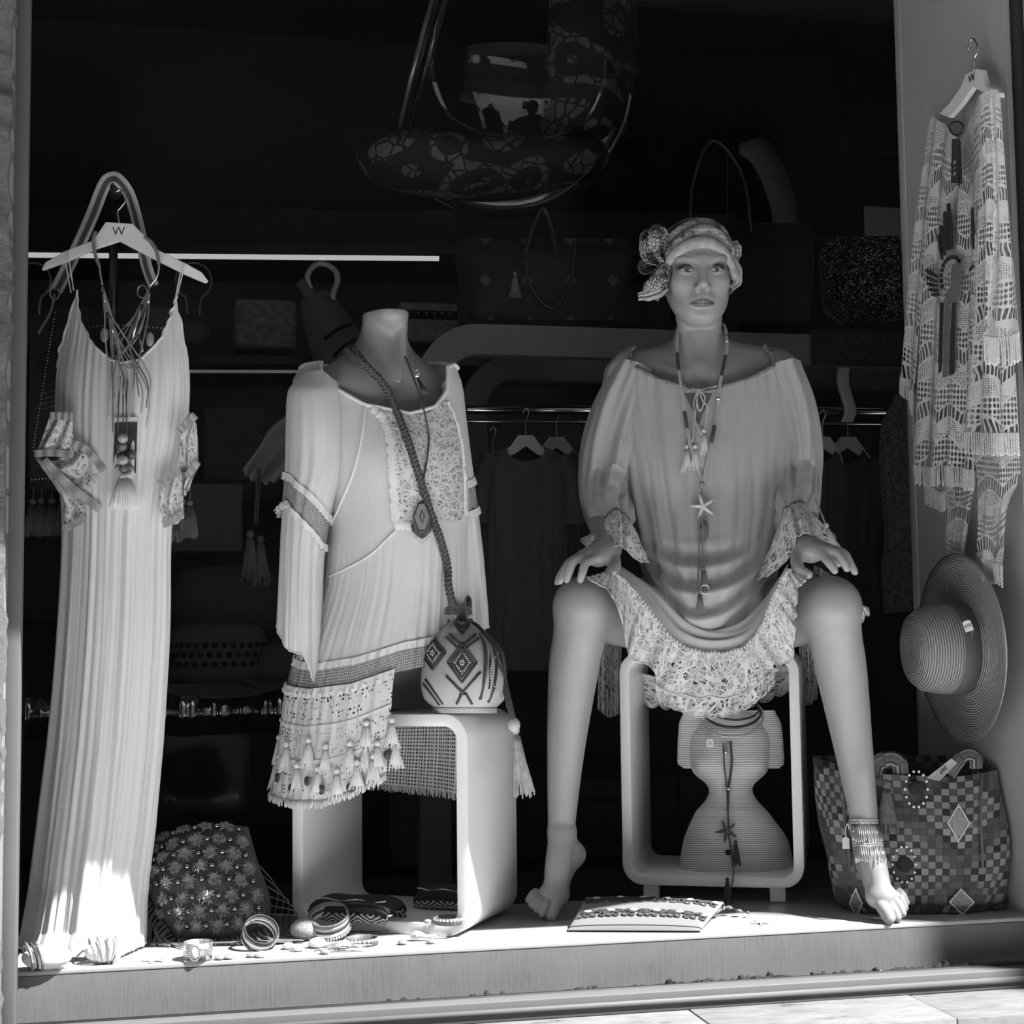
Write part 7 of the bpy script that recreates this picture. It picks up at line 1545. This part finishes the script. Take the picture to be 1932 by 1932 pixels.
m, t, b = nt('ikat_dark'); uv = coord(t, 'UV'); sx = t.nodes.new('ShaderNodeSeparateXYZ'); t.links.new(uv, sx.inputs[0]); zu = math_n(t, 'PINGPONG', math_n(t, 'MULTIPLY', sx.outputs[0], 9.), .5); zv = math_n(t, 'PINGPONG', math_n(t, 'MULTIPLY', sx.outputs[1], 9.), .5); setcol(t, b, ramp(t, math_n(t, 'ADD', zu, zv), [(.14, .06), (.17, .004), (.42, .004), (.45, .02), (.48, .004)])); b.inputs['Roughness'].default_value = .8
T_, Gq = soft_bag('dark woven handbag with pale lozenges on the clothes rack left of the head', [(450, 862, 1185, .03, dR+.06), (480, 862, 1190, .07, dR+.06), (540, 868, 1188, .09, dR+.06), (604, 880, 1180, .08, dR+.06)], m, [([(985, 500, dR-.03), (1002, 440, dR-.02), (1022, 395, dR), (1038, 430, dR+.01), (1048, 480, dR-.01)], .011), ([(990, 470, dR-.035), (1000, 540, dR-.05), (1040, 582, dR-.05), (1075, 540, dR-.05), (1086, 460, dR-.035)], .009)])
mb = MB(); tassel(mb, Gq.front(975, 512, .008), .055, .016, 16, seed=4); obj('tassel', mb, plain('tassel_mid', .16, .9), T_)
soft_bag('large black bag with tall loop handles behind the head of the seated mannequin', [(420, 1262, 1525, .04, dR+.12), (470, 1258, 1532, .09, dR+.12), (540, 1256, 1535, .10, dR+.12), (606, 1262, 1532, .09, dR+.12)], plain('bag_black', .004, .7, spec=.2, var=.2), [([(1300, 440, dR+.03), (1308, 340, dR+.04), (1345, 266, dR+.06), (1400, 330, dR+.06), (1418, 440, dR+.04)], .008), ([(1372, 440, dR+.2), (1372, 340, dR+.2), (1373, 280, dR+.2)], .003)])
m, t, b = nt('sequins'); v1 = tex_vor(t, coord(t), 160, out='Color'); b.inputs['Metallic'].default_value = 1; b.inputs['Roughness'].default_value = .25; setcol(t, b, ramp(t, v1, [(.5, .02), (.9, .35)])); nm_ = t.nodes.new('ShaderNodeBump'); nm_.inputs['Strength'].default_value = 1; nm_.inputs['Distance'].default_value = .01; t.links.new(tex_vor(t, coord(t), 160), nm_.inputs['Height']); t.links.new(nm_.outputs[0], b.inputs['Normal'])
soft_bag('glittering sequinned bag above the black sign', [(445, 1570, 1690, .03, dR+.18), (480, 1548, 1712, .07, dR+.18), (540, 1550, 1716, .08, dR+.18), (606, 1560, 1712, .07, dR+.18)], m, [([(1550, 560, dR+.1), (1560, 590, dR+.09), (1590, 612, dR+.08)], .006)])
# bubble chair
BC = thing('bubble_chair', 'hanging clear bubble chair with floral cushions above the bust', 'chair', Yp(955, 410, 1.35))
cB = Yp(950, 150, 1.35); rB = 258/F*float((cB-CAM)@FW)
m, t, b = nt('acrylic'); t.nodes.remove(b); tr = t.nodes.new('ShaderNodeBsdfTransparent'); tr.inputs[0].default_value = (.96, .96, .96, 1); gl = t.nodes.new('ShaderNodeBsdfGlossy'); gl.inputs['Roughness'].default_value = .03; lw = t.nodes.new('ShaderNodeLayerWeight'); lw.inputs[0].default_value = .25; mx = t.nodes.new('ShaderNodeMixShader'); t.links.new(math_n(t, 'MULTIPLY', lw.outputs['Fresnel'], .8), mx.inputs[0]); t.links.new(tr.outputs[0], mx.inputs[1]); t.links.new(gl.outputs[0], mx.inputs[2]); t.links.new(mx.outputs[0], t.nodes['Material Output'].inputs[0]); M_acr = m
ax = nrm(-E1*.95+ZA*.27+E2*.10); xx = nrm(np.cross(ax, ZA)); yy = np.cross(ax, xx); prof = [(rB*math.sin(a), rB*math.cos(a)) for a in np.linspace(.92, PI, 40)]
prof[-1] = (1e-6, -rB); obj('shell', MB().lathe(prof[::-1]+[], cB, basis(xx, yy, ax), 72), M_acr, BC)
mb, _ = ring_mb(cB+ax*rB*math.cos(.92), rB*math.sin(.92), .008, ax, 72, 10); obj('rim', mb, plain('acrylic_rim', .06, .1, coat=1.), BC)
m, t, b = nt('floral_print'); v1 = tex_vor(t, coord(t), 26, 'DISTANCE_TO_EDGE'); wv = tex_vor(t, coord(t), 7, 'SMOOTH_F1'); n = math_n(t, 'MULTIPLY', ramp(t, v1, [(.04, 0), (.12, 1)]), ramp(t, math_n(t, 'SINE', math_n(t, 'MULTIPLY', wv, 22.)), [(.35, .1), (.6, 1)])); setcol(t, b, ramp(t, n, [(.1, .006), (.6, .085)])); b.inputs['Roughness'].default_value = .8; M_flor = m
def cushion(rows, Y, th_, nm):
    R_ = A([[Yp(x, y, Y) for x, y in r] for r in rows]); G = surf(R_, 40, 30); u = np.linspace(0, 1, 40)[None]; v = np.linspace(0, 1, 30)[:, None]; bl = (np.sin(u*PI)**.4*np.sin(v*PI)**.5)[..., None]
    obj(nm, MB().grid(G-YA*th_*bl).grid(G+YA*th_*bl, flip=True), M_flor, BC)
cushion([[(682, 258), (800, 248), (960, 262), (1120, 250)], [(672, 300), (800, 300), (960, 310), (1150, 295)], [(700, 345), (820, 368), (960, 374), (1120, 340)]], 1.30, .16, 'seat_cushion')
cushion([[(1040, -60), (1120, -70), (1195, -60)], [(1030, 100), (1115, 110), (1200, 100)], [(1015, 260), (1090, 285), (1165, 245)]], 1.38, .10, 'back_cushion')
mb = MB(); mb.tube([cB+ZA*rB, cB+ZA*(rB+1.2)], .006, 6); obj('chain', mb, plain('chrome_dark', .35), BC)
# shelf goods
def boxy(name, label, cat, x0, y0, x1, y1, Y, dp, m_, bev=.01, grp=None):
    a, b_ = Yp(x0, y1, Y), Yp(x1, y0, Y); return obj(name, MB().box(((a[0]+b_[0])/2, Y+dp/2, (a[2]+b_[2])/2), (b_[0]-a[0], dp, b_[2]-a[2])), m_, label=label, cat=cat, bevel=bev, group=grp)
M_wov = plain('woven_box', .20, .8, var=.6, nscale=40, bstr=.8)
boxy('woven_basket', 'pale woven basket box on the shelf left of the bust', 'basket', 442, 566, 560, 652, 2.45, .2, M_wov, .015)
boxy('fringed_clutch', 'dark fringed clutch on the shelf behind the neck of the bust', 'bag', 668, 572, 752, 615, 2.45, .15, plain('clutch_dark', .03, .8, var=.5, nscale=80), .015)
FB = thing('studded_bag', 'fluffy bag with a studded band on the shelf right of the bust neck', 'bag', Yp(810, 640, 2.45))
for nm, y0, y1, m_ in (('top', 572, 585, plain('fur_pale', .25, .95, var=.4, nscale=60)), ('band', 585, 602, plain('bag_black', .012)), ('base', 602, 640, plain('fur_pale', .25))):
    a, b_ = Yp(755, y1, 2.42), Yp(865, y0, 2.42); obj(nm, MB().box(((a[0]+b_[0])/2, 2.5, (a[2]+b_[2])/2), (b_[0]-a[0], .15, b_[2]-a[2])), m_, FB, bevel=.008)
for k in range(6): obj('stud', MB().ball(Yp(790+k*15, 591, 2.415), .006, 10), plain('silver_dark', .5), FB)
# ring-handled cone bag on the shelf
RB = thing('cone_bag', 'pale cone shaped bag with a ring handle leaning on the shelf', 'bag', Yp(650, 690, 2.2))
mb = MB(); P = cr(A([Yp(x, y, 2.2) for x, y in ((592, 556), (602, 580), (622, 625), (655, 690))]), 30); mb.tube(P, np.interp(np.linspace(0, 1, 30), [0, .12, .15, 1], [.045, .05, .055, .10]), 18); obj('body', mb, plain('cone_grey', .16, .6), RB)
mb = MB(); mb.tube(cr(A([Yp(x, y, 2.17) for x, y in ((568, 530), (578, 545), (592, 566))]), 14), .022, 12); obj('spout', mb, plain('cone_grey', .16), RB)
mb = MB(); mb.tube(cr(A([Yp(x, y, 2.16) for x, y in ((585, 545), (580, 522), (592, 502), (612, 498), (632, 510), (637, 530), (630, 550), (628, 566))]), 50), .010, 10); obj('ring_handle', mb, plain('ring_white', .7, .15, coat=.5), RB)
for pts in ([(612, 640), (640, 620), (664, 612)], [(630, 672), (650, 652), (672, 640)]): mb = MB(); mb.tube(cr(A([Yp(x, y, 2.07) for x, y in pts]), 16), .014, 8, flat=.4); obj('stripe', mb, plain('bag_black', .012), RB)
# wire necklace stands
for i, (x, lb) in enumerate(((365, 'keyhole shaped wire necklace stand on the shelf right of the hanger'), (62, 'keyhole shaped wire necklace stand at the far left of the shelf'))):
    NS = thing('necklace_stand', lb, 'stand', Yp(x, 630, 2.3)); a = np.linspace(-1.05, PI+1.05, 40); pts = [(x-12, 640), (x-12, 580)]+[(x-34*math.cos(q), 530-34*math.sin(q)) for q in a]+[(x+12, 580), (x+12, 640)]
    mb = MB(); mb.tube(cr(A([Yp(*p, 2.3) for p in pts]), 90), .004, 6); obj('wire', mb, plain('wire_grey', .35, .3, metal=.5), NS); mb = MB(); mb.ball(Yp(x, 620, 2.3), (.06, .03, .05), 12); obj('beads', mb, plain('bead_heap', .06, .7, var=.6, nscale=120, bstr=1.), NS)
# pale shawl with tassels hanging by the shelf
SH = thing('tasselled_shawl', 'pale scalloped shawl with long tassels hanging beside the bust sleeve', 'shawl', Yp(495, 1010, 1.3))
rows = [[(560, 770), (580, 765), (600, 765)], [(510, 810), (550, 815), (590, 820)], [(485, 850), (530, 865), (580, 875)], [(458, 885), (500, 908), (560, 880)]]
G = surf(A([[Yp(x, y, 1.3) for x, y in r] for r in rows]), 60, 40); u = np.linspace(0, 1, 60)[None]; v = np.linspace(0, 1, 40)[:, None]; G = G-YA*(.03*np.sin(u*9+v*3))[..., None]-ZA*(.012*np.abs(np.sin(u*22))*v**4)[..., None]; obj('cloth', MB().grid(G), cloth('shawl_pale', .25, .9, 200, .3, 0, .1), SH, solid=.004)
mb = MB()
for x in (486, 491): mb.tube(cr(A([Yp(x, 885, 1.28), Yp(x-3, 940, 1.28), Yp(x-6, 990, 1.28)]), 12), .003, 6)
obj('cord', mb, plain('cord_grey', .08, .8), SH)
for i, (x, y) in enumerate(((472, 1000), (492, 1010))): mb = MB(); tassel(mb, Yp(x, y, 1.28), .11, .026, 18, seed=i, tr=.002); obj('tassel', mb, plain('tassel_mid', .16), SH)
# dark print behind, grey crate and hats
boxy('patterned_cloth', 'dark zigzag cloth hanging behind the pale shawl', 'cloth', 385, 770, 500, 905, 1.8, .02, m_ if False else M_kilim2 if 'M_kilim2' in globals() else plain('zigzag_dark', .02, .8, var=.9, nscale=14), .002)
boxy('grey_crate', 'plain grey display crate standing behind the long dress', 'crate', 250, 912, 458, 1040, 1.75, .4, plain('crate_grey', .085, .7), .004)
boxy('display_table', 'dark display table carrying the felt hats', 'table', 120, 1300, 560, 1312, 1.45, .6, M_unit, .004)
def cowboy(label, cx, cy, s, Y, c, perf):
    o = Yp(cx, cy, Y); T_ = thing('cowboy_hat', label, 'hat', o); k = s; n = 48; a = np.linspace(0, 2*PI, n)
    m_ = plain('felt_%d' % int(c*1000), c, .9, var=.15, nscale=60)
    R_ = A([.115, .15, .19, .225])*k; G = np.zeros((4, n, 3))
    for i, r in enumerate(R_): G[i] = o+np.stack([np.cos(a)*r*1.15, np.sin(a)*r*.8, .085*k*np.abs(np.cos(a))**3*((r/k-.11)/.115)**1.6-.03*k*np.abs(np.sin(a))**2*((r/k-.11)/.115)], -1)
    obj('brim', MB().grid(cr(G, 14)), m_, T_, solid=.004)
    prof = [(.118, 0), (.116, .05), (.108, .10), (.094, .135), (.06, .142), (.001, .118)]; obj('crown', MB().lathe(A(prof)*k, o, None, 40, 1.08, .8), m_, T_)
    if perf:
        for r_ in range(3):
            for q in range(17):
                th_ = PI+(q+.5*(r_ % 2))/17*PI; z = (.045+.022*r_)*k; R2 = np.interp(z/k, [0, .05, .10], [.118, .116, .108])*k+.001
                p = o+A([math.cos(th_)*R2*1.08, math.sin(th_)*R2*.8, z]); obj('eyelet', MB().ball(p, .0075*k, 8), M_black, T_)
    return T_
cowboy('cowboy hat with a perforated crown on the table behind the long dress', 412, 1288, 1.15, 1.55, .11, True)
cowboy('taller felt hat stacked behind the perforated cowboy hat', 440, 1205, 1.5, 1.80, .07, False)
cowboy('small dark hat at the right end of the hat table', 540, 1285, .7, 1.5, .09, False)
# chrome drum base and glossy cabinet under the hats
CHM = plain('chrome_mirror', .8, .14, metal=1, var=0)
DRM = thing('chrome_plinth', 'mirror polished curved plinth under the hat table', 'plinth', Yp(300, 1390, 1.4))
xs_ = np.linspace(40, 535, 200); zt, zb = float(Yp(300, 1312, 1.4)[2]), float(Yp(300, 1388, 1.4)[2]); P = Yp(xs_, np.full(200, 1350.), 1.4); wob = .05*np.sin(xs_*.03)+.022*np.sin(xs_*.083+1)+.008*np.sin(xs_*.2); P[:, 1] += wob; G = np.stack([P*A([1, 1, 0])+ZA*zt-YA*(zt-zb)*.115, P*A([1, 1, 0])+ZA*zb]); obj('mirror_band', MB().grid(G), CHM, DRM, solid=.01)
b0 = A([Yp(40, 1388, 1.46), Yp(472, 1390, 1.46)]); obj('glossy_door', MB().box(((b0[0][0]+b0[1][0])/2, 1.5, (zb-.1)/2), (b0[1][0]-b0[0][0], .06, zb+.1)), plain('black_gloss', .012, .10, coat=.5), DRM, smooth=False)
# drawer cabinets low in the middle
CBN = thing('drawer_cabinet', 'dark grey drawer cabinet low behind the stools', 'cabinet', (1.2, 1.9, -.1))
M_cab = plain('cabinet_grey', .028, .5, var=.05)
xa, xb = float(Yp(735, 1600, 1.75)[0]), float(Yp(1720, 1600, 1.75)[0]); ztop = float(Yp(900, 1466, 1.75)[2])
obj('carcass', MB().box(((xa+xb)/2, 2.0, (ztop-.1)/2), (xb-xa, .46, ztop+.1)), M_cab, CBN, smooth=False)
obj('side_panel', MB().box((xa+.05, 1.74, (ztop-.1)/2), (.10, .02, ztop+.1)), plain('cabinet_panel', .06, .5), CBN, smooth=False)
nd = 4; w_ = (xb-xa-.12)/nd
for i in range(nd):
    x = xa+.12+w_*(i+.5); DWo = obj('drawer', MB().box((x, 1.752, (ztop-.06)/2), (w_-.012, .02, ztop+.03)), M_cab, CBN, bevel=.002); obj('handle', MB().box((x, 1.735, ztop*.5+.0), (.18, .016, .014)), M_black, DWo, smooth=False)
obj('worktop', MB().box(((xa+xb)/2, 1.99, ztop+.012), (xb-xa+.04, .52, .024)), M_unit, CBN, smooth=False)
# pale panel imitating a lit bit of back wall; pale arc imitating a reflection
boxy('lit_wall_patch', 'pale square standing in for a lit part of the back wall left of the side wall', 'panel', 1637, 394, 1735, 500, 2.5, .02, plain('lit_wall_tone', .75, .6), .002)
MR = thing('arc_reflection', 'dark panel with a pale arc in place of an arched reflection behind the bag handles', 'reflection', Yp(1430, 440, 2.5)); a = np.linspace(0, 1, 24); o_ = cr(A([Yp(x, y, 2.6) for x, y in ((1395, 272), (1440, 262), (1475, 310), (1500, 380), (1506, 425))]), 24); i_ = cr(A([Yp(x, y, 2.6) for x, y in ((1395, 290), (1420, 310), (1440, 350), (1455, 395), (1460, 425))]), 24)
obj('arc', MB().grid(np.stack([o_, i_])), plain('arc_grey', .30, .6), MR, solid=.02); q = [Yp(x, y, 2.66) for x, y in ((1230, 100), (1580, 105), (1590, 450), (1230, 450))]; obj('panel', MB().add(A(q+[p+YA*.03 for p in q]), [(0, 1, 2, 3), (7, 6, 5, 4), (1, 0, 4, 5), (2, 1, 5, 6), (3, 2, 6, 7), (0, 3, 7, 4)]), M_unit, MR, smooth=False)
